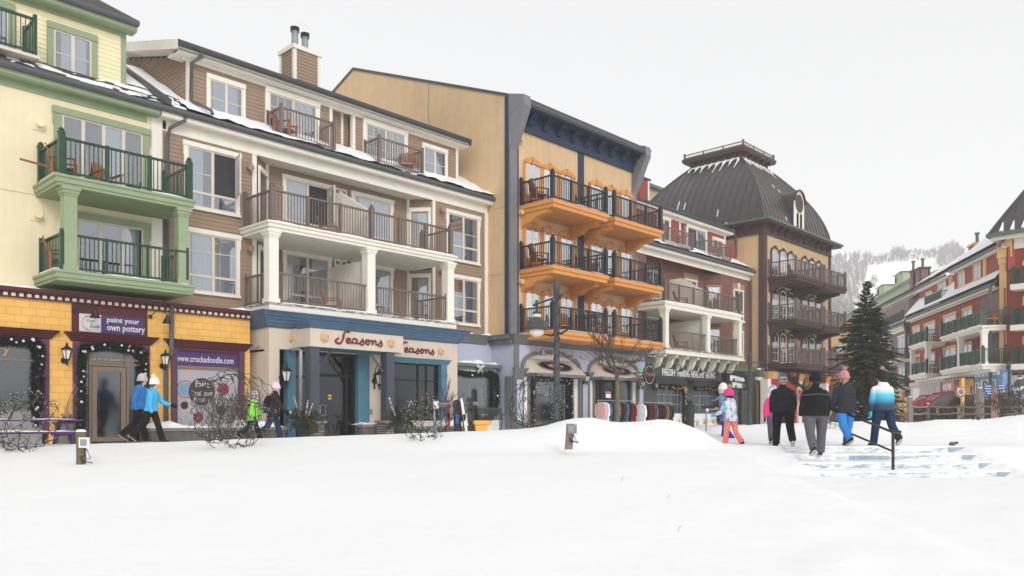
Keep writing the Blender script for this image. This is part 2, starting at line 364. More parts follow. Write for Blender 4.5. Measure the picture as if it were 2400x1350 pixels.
# ---------------------------------------------------------------- shared building pieces
def lap(mb, a, b, z0, z1, m, pitch=0.13, lip=0.022):
    """lapped boards between plan points a and b (outward side is to the right of a->b seen from above, i.e. -y for +x)"""
    L = math.hypot(b[0]-a[0], b[1]-a[1]); nx, ny = (b[1]-a[1])/L, -(b[0]-a[0])/L
    z = z0
    while z < z1-0.005:
        t = min(z+pitch, z1); i, o = 0.004, lip
        A0, B0 = (a[0]+nx*o, a[1]+ny*o, z), (b[0]+nx*o, b[1]+ny*o, z)
        A1, B1 = (a[0]+nx*i, a[1]+ny*i, t), (b[0]+nx*i, b[1]+ny*i, t)
        A2, B2 = (a[0]+nx*i, a[1]+ny*i, z), (b[0]+nx*i, b[1]+ny*i, z)
        mb.quad(A0, B0, B1, A1, m); mb.quad(A2, B2, B0, A0, m)
        z += pitch
def snow_strip(mb, x0, x1, y0, y1, z, h, seed=0, n=None, gap=0.15, m='snow', zf=None):
    """a ridge of lying snow along x on a ledge"""
    r = random.Random(seed); n = n or max(4, int((x1-x0)/0.18)); rg = []
    hh = h*r.random()
    for i in range(n+1):
        x = x0+(x1-x0)*i/n; hh = max(h*gap*0.5, min(h, hh+r.uniform(-0.45, 0.45)*h))
        if i in (0, n): hh = 0.004
        zz = z+(zf(x) if zf else 0); d = (y1-y0)*r.uniform(0, 0.12)
        rg.append([(x, y0+d, zz), (x, y0+d+(y1-y0)*0.12, zz+hh*0.8), (x, (y0+y1)/2, zz+hh), (x, y1-0.01, zz+hh*0.85), (x, y1, zz)])
    mb.rings(rg, m)
def window(P, x0, x1, z0, z1, y, trim='white_trim', frame='sand', cols=2, bars=(), tw=0.11, head=0.16, ears=True, curtains=(0, 1), low=None,
           open_col=None, glass='glass', door=False, name='window', deep=0.0, fr=None, sill=True, seed=0, mull=None, cz=None):
    """window fixed on a wall plane y (outside = smaller y); x0..x1/z0..z1 are the outer edges of the trim"""
    r = random.Random(seed*13+int(x0*10)+int(z0*7)); f = MB(fr)
    b = y-0.026; yo = y-0.085
    f.box(x0, x0+tw, yo, b, z0, z1-head, trim); f.box(x1-tw, x1, yo, b, z0, z1-head, trim)
    e = 0.05 if ears else 0.0
    f.box(x0-e, x1+e, yo-0.03, b, z1-head, z1, trim)
    if ears:
        for s_ in (-1, 1):
            xx = x0 if s_ < 0 else x1
            f.prism([(xx-0.03*(s_ < 0), z1-head), (xx+0.03*(s_ > 0), z1-head), (xx+0.03*(s_ > 0), z1-head-0.28), (xx, z1-head-0.36), (xx-0.03*(s_ < 0), z1-head-0.28)], 'y', yo-0.01, b-0.002, trim)
    if sill: f.box(x0-0.02, x1+0.02, yo-0.03, b, z0, z0+tw*0.8, trim); zb = z0+tw*0.8
    else: zb = z0
    f.box(x0+tw, x1-tw, b-0.004, b, zb, z1-head, 'unlit_dark')  # dark sheet just behind the glass, standing for an unlit room
    W = f.build(name, P)
    xa, xb, za, zt = x0+tw, x1-tw, zb, z1-head
    g = MB(fr); pn = MB(fr); cu = MB(fr); fw = 0.05
    yf0, yf1 = y-0.072, y-0.032
    g.box(xa, xb, yf0, yf1, zt-fw, zt, frame); g.box(xa, xb, yf0, yf1, za, za+fw, frame)
    cw = (xb-xa)/cols
    for i in range(cols+1):
        xm = xa+cw*i; hw = fw if 0 < i < cols else fw
        g.box(max(xa, xm-hw), min(xb, xm+hw), yf0, yf1, za+fw, zt-fw, frame)
    zl = za+fw
    if low:
        zl = za+(zt-za)*low; g.box(xa, xb, yf0-0.006, yf1, zl-fw*0.8, zl+fw*0.8, frame)
    for i in range(cols):
        a_, b_ = xa+cw*i+fw, xa+cw*(i+1)-fw
        for k in bars:
            zz = zl+(zt-fw-zl)*k; g.box(a_, b_, yf0+0.012, yf1, zz-0.013, zz+0.013, frame)
        if mull:
            for k in mull: g.box(a_+(b_-a_)*k-0.012, a_+(b_-a_)*k+0.012, yf0+0.012, yf1, za+fw, zt-fw, frame)
        if open_col == i:
            # a casement swung outwards on its right-hand hinge
            A, B = (b_, y-0.07), (b_-0.20, y-0.07-(b_-a_)*0.9)
            for q0, q1 in ((zl+fw, zl+fw+0.05), (zt-fw-0.05, zt-fw)): g.add([(A[0],A[1],q0),(B[0],B[1],q0),(B[0],B[1],q1),(A[0],A[1],q1),(A[0]+.03,A[1],q0),(B[0]+.03,B[1],q0),(B[0]+.03,B[1],q1),(A[0]+.03,A[1],q1)], [(0,1,2,3),(7,6,5,4),(0,4,5,1),(3,2,6,7)], frame)
            for t_ in (A, B): g.box(t_[0]-0.005, t_[0]+0.04, t_[1]-0.03, t_[1]+0.03, zl+fw, zt-fw, frame)
            pn.quad((A[0]+.012,A[1],zl+fw+.05),(B[0]+.012,B[1],zl+fw+.05),(B[0]+.012,B[1],zt-fw-.05),(A[0]+.012,A[1],zt-fw-.05), glass)
            g.box(a_+0.0, b_, yf0+0.01, yf1-0.006, zl+fw, zt-fw, 'unlit_mid')
            pn.box(a_, b_, y-0.054, y-0.048, za+fw, zl, glass) if low else None
        else:
            pn.box(a_, b_, y-0.054, y-0.048, za+fw, zt-fw, glass)
        if i in curtains:
            side = r.choice((-1, 1)) if cols > 1 else 1
            wdt = (b_-a_)*r.uniform(0.62, 1.0); s0 = a_ if side < 0 else b_-wdt; n = 14
            rg = []
            for q in range(n+1):
                xx = s0+wdt*q/n; yy = y-0.036+0.006*math.sin(q*2.1+r.random())
                rg.append(((xx, yy, za+fw), (xx, yy, zt-fw)))
            for q in range(n): cu.quad(rg[q][0], rg[q+1][0], rg[q+1][1], rg[q][1], 'curtain')
    g.build('frame', W); pn.build('pane', W)
    if cu.V: cu.build('curtain', W)
    if door:
        h_ = MB(fr); hx = xa+cw*(1 if cols > 1 else 0.85)+0.07; h_.box(hx-0.012, hx+0.012, yf0-0.03, yf0, za+0.95, za+1.2, 'steel'); h_.build('handle', W)
    return W
def railing(P, path, z, m, h=1.0, gap=0.115, posts=True, finial=True, thick=0.022, name='railing', post_gap=1.35, pw=0.09, fr=None, skip=()):
    """guard rail: top and bottom rails, square balusters and posts along a plan path"""
    f = MB(fr)
    for k in range(len(path)-1):
        a, b = Vector((*path[k], 0)), Vector((*path[k+1], 0)); L = (b-a).length
        if L < 0.05: continue
        d = (b-a)/L; nrm = Vector((-d.y, d.x, 0))
        for zz, t in ((z+0.09, 0.025), (z+h-0.03, 0.03)):
            w_ = 0.025 if zz < z+0.5 else 0.035
            f.add([tuple(p+nrm*s_*w_+Vector((0, 0, q))) for p in (a, b) for s_ in (-1, 1) for q in (zz-t, zz+t)],
                  [(0,1,3,2),(4,6,7,5),(0,4,5,1),(2,3,7,6),(1,5,7,3),(0,2,6,4)], m)
        n = max(2, int(L/gap))
        for i in range(1, n):
            p = a+d*(L*i/n); t = thick/2
            f.box(p.x-t, p.x+t, p.y-t, p.y+t, z+0.10, z+h-0.05, m)
        if posts:
            n = max(1, round(L/post_gap))
            for i in range(0, n+1):
                if i in (0, n) and (k, i) in skip: continue
                p = a+d*(L*i/n); big = (i in (0, n)); q = pw/2 if big else pw/2*0.62
                if i == 0 and k > 0: continue
                f.box(p.x-q, p.x+q, p.y-q, p.y+q, z-0.002, z+h+(0.10 if big else 0.02), m)
                if big and finial:
                    f.lathe((p.x, p.y, z+h+0.10), [(q*1.35, 0), (q*1.35, 0.025), (q*0.5, 0.035), (q*0.95, 0.075), (q*0.8, 0.11), (q*0.15, 0.15)], m, 8)
    return f.build(name, P)
# ---------------------------------------------------------------- ground
def sm(t): t = max(0.0, min(1.0, t)); return t*t*(3-2*t)
def lerp(tab, x):
    if x <= tab[0][0]: return tab[0][1]
    for (a, p), (b, q) in zip(tab, tab[1:]):
        if x <= b: t = (x-a)/(b-a); return p+(q-p)*t
    return tab[-1][1]
CREST_L = [(-600, 1055), (0, 1042), (200, 1041), (420, 1036), (600, 1028), (900, 1019), (1130, 1011), (1220, 1005), (1270, 999), (1310, 988), (1345, 980), (1385, 978),
           (1415, 984), (1440, 990), (1500, 989), (1545, 984), (1575, 985), (1605, 995), (1640, 1008), (1700, 1036), (3000, 1036)]
CREST_R = [(1000, 1000), (1700, 1000), (1850, 992), (2000, 990), (2060, 984), (2130, 992), (2200, 984), (2300, 983), (2400, 972), (2600, 965), (3500, 960)]
from mathutils import noise as MN
def gz(x, y, fine=True):
    l, d = cam_ld(x, y)
    s = HX+FPX*l/max(d, 2.0)
    plat = 0.30*sm((d-26)/24) + 0.9*sm((d-90)/200)
    zl = CZ-(lerp(CREST_L, s)-HY)/FPX*19.5
    zb_ = min(zl, 0.14)
    if d < 19.5: left = -0.95+(zb_+0.95)*(0.35*((max(d, 4)-4)/15.5)+0.65*sm((d-3)/16.8))+(zl-zb_)*sm((d-16.7)/2.8) if d > 4 else -0.95
    else: left = zl+(plat-zl)*sm((d-19.7)/2.2)
    if s < 1290 and 14 < d < 19.5: left = min(left, CZ-(lerp(CREST_L, s)+ (19.5-d)*9.5-HY)/FPX*d)
    zr = CZ-(lerp(CREST_R, s)-HY)/FPX*26
    if d < 19: stp = -0.98+0.52*sm((d-5)/11.5)+0.53*max(0, min(1, (d-16.45)/2.4))
    else: stp = 0.07
    right = stp if d < 19.6 else (0.07+(zr-0.07)*sm((d-20.5)/5) if d < 26 else zr+(plat-zr)*sm((d-26.5)/3))
    k = sm((l-(4.6+0.0*d))/0.9) if d < 20 else sm((s-1600)/90)
    if 19 <= d < 21: k = k*(21-d)/2+sm((s-1600)/90)*(d-19)/2 if d >= 20 else k
    z = left*(1-k)+right*k
    if 16.2 < d < 19.4: z -= 0.16*sm((l-6.1)/0.5)*sm((10.45-l)/0.12)*sm((d-16.3)/0.3)*sm((19.3-d)/0.25)
    if fine:
        z += 0.022*MN.noise(Vector((x*0.5, y*0.5, 0)))+0.008*MN.noise(Vector((x*1.9, y*1.9, 3)))
        if d > 18.5 and l > 5: z += 0.03*MN.noise(Vector((x*3.5, y*3.5, 8)))
        if d < 12: z += 0.07*math.exp(-((l-2.94)**2+(d-7.8)**2)/0.07)*(1+0.5*MN.noise(Vector((x*6, y*6, 1))))+0.05*math.exp(-((l-3.4)**2+(d-8.3)**2)/0.1)-0.03*math.exp(-((l+4.5)**2+(d-11)**2)/0.02)
        if d < 18 and s > 1300: z += 0.03*MN.noise(Vector((x*1.3, y*1.3, 5)))*sm((s-1300)/500)
    return z
def ground():
    V = []; F = []; ds = [-30, -12, -6, -2, 1, 2.5]
    d = 3.5
    while d < 34: ds.append(d); d += 0.35 if d < 14 else 0.14
    while d < 620: ds.append(d); d *= 1.06
    A = []; a = -1.9
    while a < 1.9: A.append(a); a += 0.0095 if -0.8 < a < 0.85 else 0.05
    n = len(A)
    for d in ds:
        for a in A:
            l = a*(max(d, 1)+4); x, y = ld_w(l, d); V.append((x, y, gz(x, y)))
    for i in range(len(ds)-1):
        for j in range(n-1): F.append((i*n+j, i*n+j+1, (i+1)*n+j+1, (i+1)*n+j))
    me = bpy.data.meshes.new('snow_ground'); me.from_pydata(V, [], F); me.materials.append(MATS['snow_ground'])
    me.polygons.foreach_set('use_smooth', [True]*len(F)); me.update()
    o = bpy.data.objects.new('snow_ground', me); sc.collection.objects.link(o); tag(o, kind='structure')
ground()
RIDGE = [(600, 960), (1300, 900), (1700, 730), (1900, 615), (1960, 608), (2050, 607), (2100, 600), (2150, 593), (2200, 588), (2300, 572), (2400, 566), (2700, 560), (3400, 640)]
def hz(s, d):
    zr = CZ+(HY-lerp(RIDGE, s))/FPX*620
    t = (d-240)/380
    if t < 1: return 1.1+(zr-1.1)*max(0, (0.55*t+0.45*t*t))
    return zr-8*(t-1)
def hill():
    V = []; F = []; S = list(range(500, 3500, 20)); D = [235+15*i for i in range(34)]
    for d in D:
        for s in S:
            x, y = ld_w((s-HX)/FPX*d, d); V.append((x, y, hz(s, d)+1.5*MN.noise(Vector((x*0.02, y*0.02, 0)))*min(1, (d-235)/60)))
    n = len(S)
    for i in range(len(D)-1):
        for j in range(n-1): F.append((i*n+j, i*n+j+1, (i+1)*n+j+1, (i+1)*n+j))
    me = bpy.data.meshes.new('hill'); me.from_pydata(V, [], F); me.materials.append(MATS['snow_ground'])
    me.polygons.foreach_set('use_smooth', [True]*len(F)); me.update()
    o = bpy.data.objects.new('hill', me); sc.collection.objects.link(o); tag(o, kind='structure')
    # far bare woods: every tree a thin trunk with rising limbs, too many and too misty to count
    r = random.Random(3)
    def wood(spots, name):
        mb = MB(MAIN)
        for s, d, h in spots:
            x, y = ld_w((s-HX)/FPX*d, d); z = hz(s, d)-0.5
            mb.tube([(x, y, z), (x+r.uniform(-.5, .5), y, z+h*0.6), (x, y, z+h)], [0.2, 0.14, 0.04], 'wood_grey', 3, cap=False)
            for q in range(22):
                t = r.uniform(0.25, 0.95); a = r.uniform(0, 2*PI); L = h*(1.05-t)*r.uniform(0.3, 0.55); z0 = z+h*t
                mb.tube([(x, y, z0), (x+math.cos(a)*L*.5, y+math.sin(a)*L*.5, z0+L*.45), (x+math.cos(a)*L*.8, y+math.sin(a)*L*.8, z0+L*1.1)], [0.09, 0.07, 0.03], 'wood_grey', 3, cap=False)
        tag(mb.build(name), 'grey mass of bare trees fading into mist on the snowy hill', 'wood', kind='stuff')
    sp = []
    for i in range(1000):
        t = r.random(); s = r.uniform(1900, 2000+55*math.sqrt(t)+r.uniform(-14, 8)); d = 330+300*t
        if s > 2045-75*(1-t): continue
        sp.append((s, d, r.uniform(5, 9.5)))
    for i in range(190):
        s = 2040+170*r.random(); sp.append((s, r.uniform(600, 622), r.uniform(3, 6.5)*(1.5 if 2088 < s < 2122 else 0.8)))
    for i in range(110):
        a = r.uniform(0, 2*PI); q = math.sqrt(r.random()); sp.append((2228+32*q*math.cos(a), 590+30*q*math.sin(a), r.uniform(6, 10)))
    for i in range(30): sp.append((r.uniform(2045, 2065)-10*r.random(), r.uniform(400, 560), r.uniform(4, 8)))
    wood(sp, 'bare_wood')
hill()

# ---------------------------------------------------------------- eaves and porches shared by the street houses
def eave(P, x0, x1, yg, zg, yw, zf=None, trim='white_trim', gut='gutter', frieze=0.32, fr=None, ends=True):
    """gutter at yg/zg(top), fascia, soffit back to wall yw and a frieze board below"""
    g = MB(fr)
    g.prism([(yg, zg), (yg-0.02, zg-0.02), (yg-0.02, zg-0.09), (yg+0.03, zg-0.15), (yg+0.13, zg-0.15), (yg+0.13, zg-0.03), (yg+0.02, zg-0.03), (yg+0.02, zg)], 'x', x0, x1, gut)
    g.build('gutter', P)
    f = MB(fr); f.box(x0+0.02, x1-0.02, yg+0.13, yg+0.16, zg-0.27, zg-0.02, trim)
    f.box(x0+0.02, x1-0.02, yg+0.16, yw, zg-0.30, zg-0.26, trim)
    f.build('fascia', P)
    if frieze:
        h = MB(fr); h.box(x0+0.3*ends, x1-0.3*ends, yw-0.045, yw, zg-0.30-frieze, zg-0.302, trim); h.build('frieze', P)
def cornice(mb, x0, x1, y, z0, z1, proj, m, steps=4, ret=True, y1=None):
    """stepped crown moulding, widest at the top, returned at both ends"""
    h = (z1-z0)/steps; yb = y if y1 is None else y1
    for i in range(steps):
        t = ((i+1)/steps)**1.4; p = proj*(0.18+0.82*t); e = p if ret else 0
        a, b, c = z0+h*i, z0+h*i+h*0.72, z0+h*(i+1)
        mb.box(x0-e, x1+e, y-p, yb, b, c, m)
        p0 = proj*(0.18+0.82*(i/steps)**1.4) if i else proj*0.08; e0 = p0 if ret else 0; e1 = p*0.95 if ret else 0
        mb.add([(x0-e0, y-p0, a), (x1+e0, y-p0, a), (x1+e0, yb, a), (x0-e0, yb, a), (x0-e1, y-p*0.95, b), (x1+e1, y-p*0.95, b), (x1+e1, yb, b), (x0-e1, yb, b)],
               [(0,3,2,1),(4,5,6,7),(0,1,5,4),(1,2,6,5),(2,3,7,6),(3,0,4,7)], m)
def column(P, x, y, z0, z1, w_, m, fr=None):
    c = MB(fr); h = w_/2
    c.box(x-h, x+h, y-h, y+h, z0+0.14, z1-0.24, m)
    for a, b, e in ((z0, z0+0.14, 0.035), (z1-0.24, z1-0.18, 0.02), (z1-0.18, z1-0.09, 0.045), (z1-0.09, z1, 0.075)): c.box(x-h-e, x+h+e, y-h-e, y+h+e, a, b, m)
    return c.build('column', P)
def roof_slope(P, x0, x1, ya, za, yb, zb, m='snow_shingle', th=0.10, fr=None, cuts=None, name='roof'):
    """sloping roof sheet with shingle courses and a real thickness"""
    f = MB(fr); n = max(2, int(math.hypot(yb-ya, zb-za)/0.28))
    for i in range(n):
        y0, y1 = ya+(yb-ya)*i/n, ya+(yb-ya)*(i+1)/n; z0, z1 = za+(zb-za)*i/n, za+(zb-za)*(i+1)/n
        f.add([(x0, y0, z0+0.02), (x1, y0, z0+0.02), (x1, y1, z1), (x0, y1, z1), (x0, y0, z0-th), (x1, y0, z0-th), (x1, y1, z1-th), (x0, y1, z1-th)],
              [(0,1,2,3),(4,7,6,5),(0,4,5,1),(1,5,6,2),(2,6,7,3),(3,7,4,0)], m)
    return f.build(name, P)
def patch_snow(P, x0, x1, ya, za, yb, zb, seed, n=60, h=0.07, fr=None, holes=0.25, name='snow_cover'):
    """lying snow on a slope with ragged bare gaps, as one thick sheet"""
    f = MB(fr); nx = max(6, int((x1-x0)/0.16)); ny = max(5, int(math.hypot(yb-ya, zb-za)/0.16))
    idx = {}; vs = []
    def hgt(i, j):
        x = x0+(x1-x0)*i/nx; t = j/ny
        v = MN.noise(Vector((x*0.9+seed*3.1, t*2.6, seed)))*0.6+MN.noise(Vector((x*2.7, t*6, seed+9)))*0.35
        return v+0.5-holes-0.12*(t < 0.12)
    for i in range(nx+1):
        for j in range(ny+1):
            v = hgt(i, j); x = x0+(x1-x0)*i/nx; t = j/ny
            vs.append((x, ya+(yb-ya)*t, za+(zb-za)*t+0.025+(h*min(1, v*2.2) if v > 0 else -0.045)))
    fs = [(i*(ny+1)+j, (i+1)*(ny+1)+j, (i+1)*(ny+1)+j+1, i*(ny+1)+j+1) for i in range(nx) for j in range(ny)
          if max(vs[k][2]-(za+(zb-za)*(vs[k][1]-ya)/(yb-ya if abs(yb-ya) > 1e-6 else 1)) for k in (i*(ny+1)+j, (i+1)*(ny+1)+j, (i+1)*(ny+1)+j+1, i*(ny+1)+j+1)) > 0]
    if fs: f.add(vs, fs, 'snow'); return f.build(name, P, smooth=True)

# ================================================================ house A: cream walls, sage trim
A = thing('cream_house', 'cream house with sage green trim, dormers and a stacked pair of green railed balconies', 'house', (7, 2, 0))
f = MB(); f.box(1.5, 10.46, 0, 8, 3.9, 10.1, 'cream_stucco'); f.box(10.46, 10.80, -0.03, 8, 3.9, 10.05, 'white_trim')
f.box(3, 7.3, -0.03, 0, 6.98, 7.02, 'cream_stucco'); f.build('wall', A)
CUR[0] = MAIN
eave(A, 1.5, 10.62, -0.5, 10.32, 0, trim='sage', frieze=0.2)
roof_slope(A, 1.5, 11.3, -0.42, 10.34, 0.95, 11.14, 'shingle'); patch_snow(A, 1.5, 11.5, -0.40, 10.36, 0.95, 11.14, 4, holes=0.52)
# rising roof valley between the two houses' attics
roof_slope(A, 10.0, 11.95, 0.9, 11.12, 4.4, 13.2, 'shingle'); patch_snow(A, 10.0, 11.95, 0.9, 11.12, 4.4, 13.2, 8, holes=-0.05)
f = MB(); f.box(10.9, 11.12, -0.1, 4.0, 0, 0.01, 'gutter') if False else None
f.add([(10.75,-0.35,10.45),(10.95,-0.35,10.45),(10.95,3.9,12.95),(10.75,3.9,12.95),(10.75,-0.35,10.62),(10.95,-0.35,10.62),(10.95,3.9,13.12),(10.75,3.9,13.12)],
      [(0,3,2,1),(4,5,6,7),(0,1,5,4),(1,2,6,5),(2,3,7,6),(3,0,4,7)], 'dark_gutter'); f.build('valley_curb', A)
f = MB(); lap(f, (1.5, 0.8), (9.86, 0.8), 10.8, 12.8, 'cream_siding', 0.135); f.box(1.5, 9.8, 0.81, 5, 10.8, 12.8, 'cream_siding')
f.box(9.86, 10.02, 0.77, 0.95, 10.9, 12.7, 'sage'); lap(f, (9.99, 0.95), (9.99, 5), 10.9, 12.8, 'cream_siding', 0.135); f.build('dormer_wall', A)
eave(A, 1.5, 10.22, 0.25, 12.98, 0.8, trim='sage', frieze=0.12)
f = MB(); f.add([(1.5, 0.28, 13.0), (10.22, 0.28, 13.0), (7.2, 3.6, 15.4), (1.5, 3.6, 15.4), (10.22, 6.9, 13.0)], [(0, 1, 2, 3), (1, 4, 2)], 'shingle'); f.build('roof', A)
f = MB(); f.box(1.5, 10.2, 0.4, 6, 12.9, 12.98, 'sage_soffit'); f.build('soffit', A)
window(A, 7.78, 9.16, 10.92, 12.31, 0.8, trim='sage', tw=0.17, head=0.19, ears=False, bars=(0.45,), sill=False)
window(A, 5.2, 6.95, 10.92, 12.45, 0.8, trim='sage', tw=0.17, head=0.19, ears=False, sill=False)
f = MB(); f.box(4.5, 7.3, -0.25, 0.8, 10.72, 10.80, 'sand'); b_ = f.build('balcony', A); railing(b_, [(4.5, -0.2), (7.19, -0.2), (7.19, 0.75)], 10.80, 'green_rail', 1.03, finial=False)
ORG[b_] = ORG[A]
window(A, 7.72, 10.38, 7.2, 9.6, 0, trim='sage', tw=0.2, head=0.19, cols=4, bars=(), curtains=(2,), door=True, sill=False, name='patio_door')
window(A, 8.15, 10.38, 4.6, 6.70, 0, trim='sage', tw=0.18, head=0.19, cols=3, curtains=(2,), door=True, sill=False, name='patio_door')
for zt, zb, nm in ((7.22, 6.93, 0), (4.68, 4.40, 1)):
    f = MB(); f.box(7.22, 10.99, -1.83, -0.001, zb+0.08, zt-0.05, 'sage'); f.box(7.18, 11.03, -1.87, -0.002, zt-0.07, zt, 'sage')
    f.box(7.26, 10.95, -1.79, -0.003, zb, zb+0.09, 'sage'); f.box(7.28, 10.93, -1.77, -0.004, zb-0.01, zb+0.02, 'sage_soffit'); b_ = f.build('balcony', A)
    if nm == 0: railing(b_, [(7.38, -0.05), (7.38, -1.74), (10.86, -1.74), (10.86, -0.05)], zt, 'green_rail', 1.02, pw=0.16)
    else: railing(b_, [(7.38, -0.05), (7.38, -1.74), (10.80, -1.74), (10.80, -0.05)], zt, 'green_rail', 1.0, finial=False, posts=True, pw=0.08)
    f = MB(); snow_strip(f, 7.3, 10.9, -1.86, -1.7, zt, 0.05, nm+3); f.box(7.22, 7.42, -1.7, -0.5, zt, zt+0.05, 'snow'); f.build('snow_cover', A)
column(A, 7.60, -1.62, 4.68, 6.93, 0.32, 'sage'); column(A, 10.68, -1.62, 4.68, 6.93, 0.30, 'sage')
def wall_vent(P, x, y, z, plate, cup, s=1.0):
    v = MB(); v.box(x-0.17*s, x+0.17*s, y-0.03, y-0.001, z-0.17*s, z+0.17*s, plate)
    v.tube([(x, y-0.03, z), (x, y-0.2, z)], 0.09*s, cup, 12); v.tube([(x, y-0.16, z), (x, y-0.24, z)], 0.115*s, cup, 12); v.build('wall_vent', P)
wall_vent(A, at(90, 262, y=0).x, 0, 8.98, 'cream_stucco', 'cream_siding'); wall_vent(A, at(85, 497, y=0).x, 0, 6.42, 'cream_stucco', 'cream_siding')

# ================================================================ house B: brown siding, cream trim, two storey porch
B = thing('brown_house', 'brown clapboard house with cream trim, a two storey columned porch and dormers above', 'house', (18, 2, 0))
f = MB()
lap(f, (10.8, 0), (13.92, 0), 3.9, 9.72, 'brown_siding'); lap(f, (21.98, 0), (25.0, 0), 3.9, 9.72, 'brown_siding')
for z0, z1 in ((7.05, 9.72), (4.4, 6.8)):
    lap(f, (14.82, 0.82), (21.26, 0.82), z0, z1, 'brown_siding'); lap(f, (21.26, 0.82), (21.95, 0.0), z0, z1, 'brown_siding'); lap(f, (13.98, 0.0), (14.82, 0.82), z0, z1, 'brown_siding')
f.box(10.8, 13.9, 0.005, 8, 3.9, 9.72, 'brown_siding'); f.box(22.0, 25.1, 0.005, 8, 3.9, 9.72, 'brown_siding'); f.box(13.9, 22.0, 0.95, 8, 3.9, 9.72, 'brown_siding')
f.box(12.1, 23.9, 1.3, 8, 9.7, 12.3, 'brown_siding')
f.build('wall', B)
f = MB()
f.box(13.84, 14.0, -0.035, 0.05, 4.4, 9.72, 'white_trim'); f.box(21.9, 22.04, -0.035, 0.05, 4.4, 9.72, 'white_trim'); f.box(24.9, 25.1, -0.035, 0.05, 3.95, 9.72, 'white_trim')
for z0, z1 in ((7.05, 9.72), (4.4, 6.8)): f.box(14.78, 14.9, 0.74, 0.83, z0, z1, 'white_trim'); f.box(21.18, 21.30, 0.74, 0.83, z0, z1, 'white_trim')
f.box(10.8, 25.1, 0.0, 0.9, 9.72, 9.76, 'white_trim')
f.build('corner_board', B)
eave(B, 10.62, 25.35, -0.5, 10.32, 0, frieze=0.34)
roof_slope(B, 11.3, 25.15, -0.42, 10.34, 0.95, 11.14, 'shingle'); patch_snow(B, 11.5, 25.1, -0.42, 10.36, 0.95, 11.14, 12, holes=0.12, h=0.09)
roof_slope(B, 24.1, 25.12, 0.9, 11.12, 2.2, 11.9, 'shingle'); patch_snow(B, 24.1, 25.12, 0.9, 11.12, 2.2, 11.9, 15, holes=0.1)
f = MB()
lap(f, (12.02, 0.8), (17.55, 0.8), 10.85, 12.62, 'brown_siding'); lap(f, (18.55, 0.8), (24.06, 0.8), 10.85, 12.62, 'brown_siding'); lap(f, (17.55, 1.15), (18.55, 1.15), 10.85, 12.62, 'brown_siding')
lap(f, (12.0, 6.0), (12.0, 0.85), 11.2, 12.75, 'brown_siding'); f.box(12.01, 24.05, 1.2, 6, 10.9, 12.62, 'brown_siding')
z = 12.75
while z < 14.2: lap(f, (12.0, 6.4), (12.0, max(0.9, 0.5+(z+0.1-12.58)*3.45)), z, z+0.13, 'brown_siding'); z += 0.13
f.prism([(0.9, 12.6), (6.4, 12.6), (6.4, 14.3)], 'x', 12.01, 12.06, 'brown_siding')
f.build('dormer_wall', B)
f = MB()
for x in (12.0, 17.48, 18.52, 23.95): f.box(x-0.03, x+0.1, 0.76, 0.92, 10.85, 12.6, 'white_trim')
f.box(18.2, 18.3, 1.1, 1.2, 10.9, 12.6, 'white_trim'); f.build('corner_board', B)
eave(B, 11.48, 24.4, 0.28, 12.86, 0.8, frieze=0.10, gut='dark_gutter')
f = MB(); f.box(11.5, 24.3, 0.45, 1.2, 12.55, 12.6, 'white_trim')
f.add([(11.45, 0.3, 12.88), (24.4, 0.3, 12.88), (24.4, 6.5, 14.7), (11.45, 6.5, 14.7), (11.45, 0.3, 12.6), (24.4, 0.3, 12.6), (24.4, 6.5, 14.42), (11.45, 6.5, 14.42)], [(0,1,2,3),(4,7,6,5),(1,5,6,2),(3,2,6,7)], 'shingle')
f.add([(11.44, 0.3, 12.88), (11.44, 6.5, 14.7), (11.44, 6.5, 14.35), (11.44, 0.3, 12.56)], [(0, 1, 2, 3)], 'white_trim')
f.add([(11.44, 0.4, 12.58), (12.02, 0.4, 12.58), (12.02, 6.5, 14.35), (11.44, 6.5, 14.35)], [(0, 1, 2, 3)], 'white_trim'); f.build('roof', B)
window(B, 12.60, 14.0, 10.88, 12.27, 0.8, ears=False, bars=(0.45,)); window(B, 21.97, 23.40, 10.92, 12.26, 0.8, ears=False, bars=(0.45,))
window(B, 14.76, 17.0, 10.55, 12.50, 0.8, tw=0.16, head=0.20, cols=2, curtains=(1,), ears=False, door=True, mull=(0.33, 0.66), bars=(0.25, 0.5, 0.75), name='patio_door', sill=False)
window(B, 18.97, 21.2, 10.55, 12.50, 0.8, tw=0.16, head=0.20, cols=2, curtains=(1,), ears=False, door=True, mull=(0.33, 0.66), bars=(0.25, 0.5, 0.75), name='patio_door', sill=False)
for x0, x1 in ((14.83, 17.0), (19.03, 21.2)):
    f = MB(); f.box(x0-0.05, x1+0.08, -0.28, 0.8, 10.42, 10.50, 'brown_rail'); b_ = f.build('balcony', B)
    railing(b_, [(x0, 0.72), (x0, -0.2), (x1, -0.2), (x1, 0.72)], 10.5, 'brown_rail', 1.02, finial=False, post_gap=3)
window(B, 11.47, 13.37, 7.42, 9.56, 0, low=0.25, bars=(0.45,), open_col=1, head=0.15); window(B, 11.50, 13.37, 4.72, 6.82, 0, low=0.27, bars=(0.6,), head=0.15)
window(B, 22.62, 24.56, 7.33, 9.46, 0, low=0.30, bars=(0.45,), head=0.15); window(B, 22.66, 24.56, 4.66, 6.78, 0, low=0.30, bars=(0.45,), head=0.15)
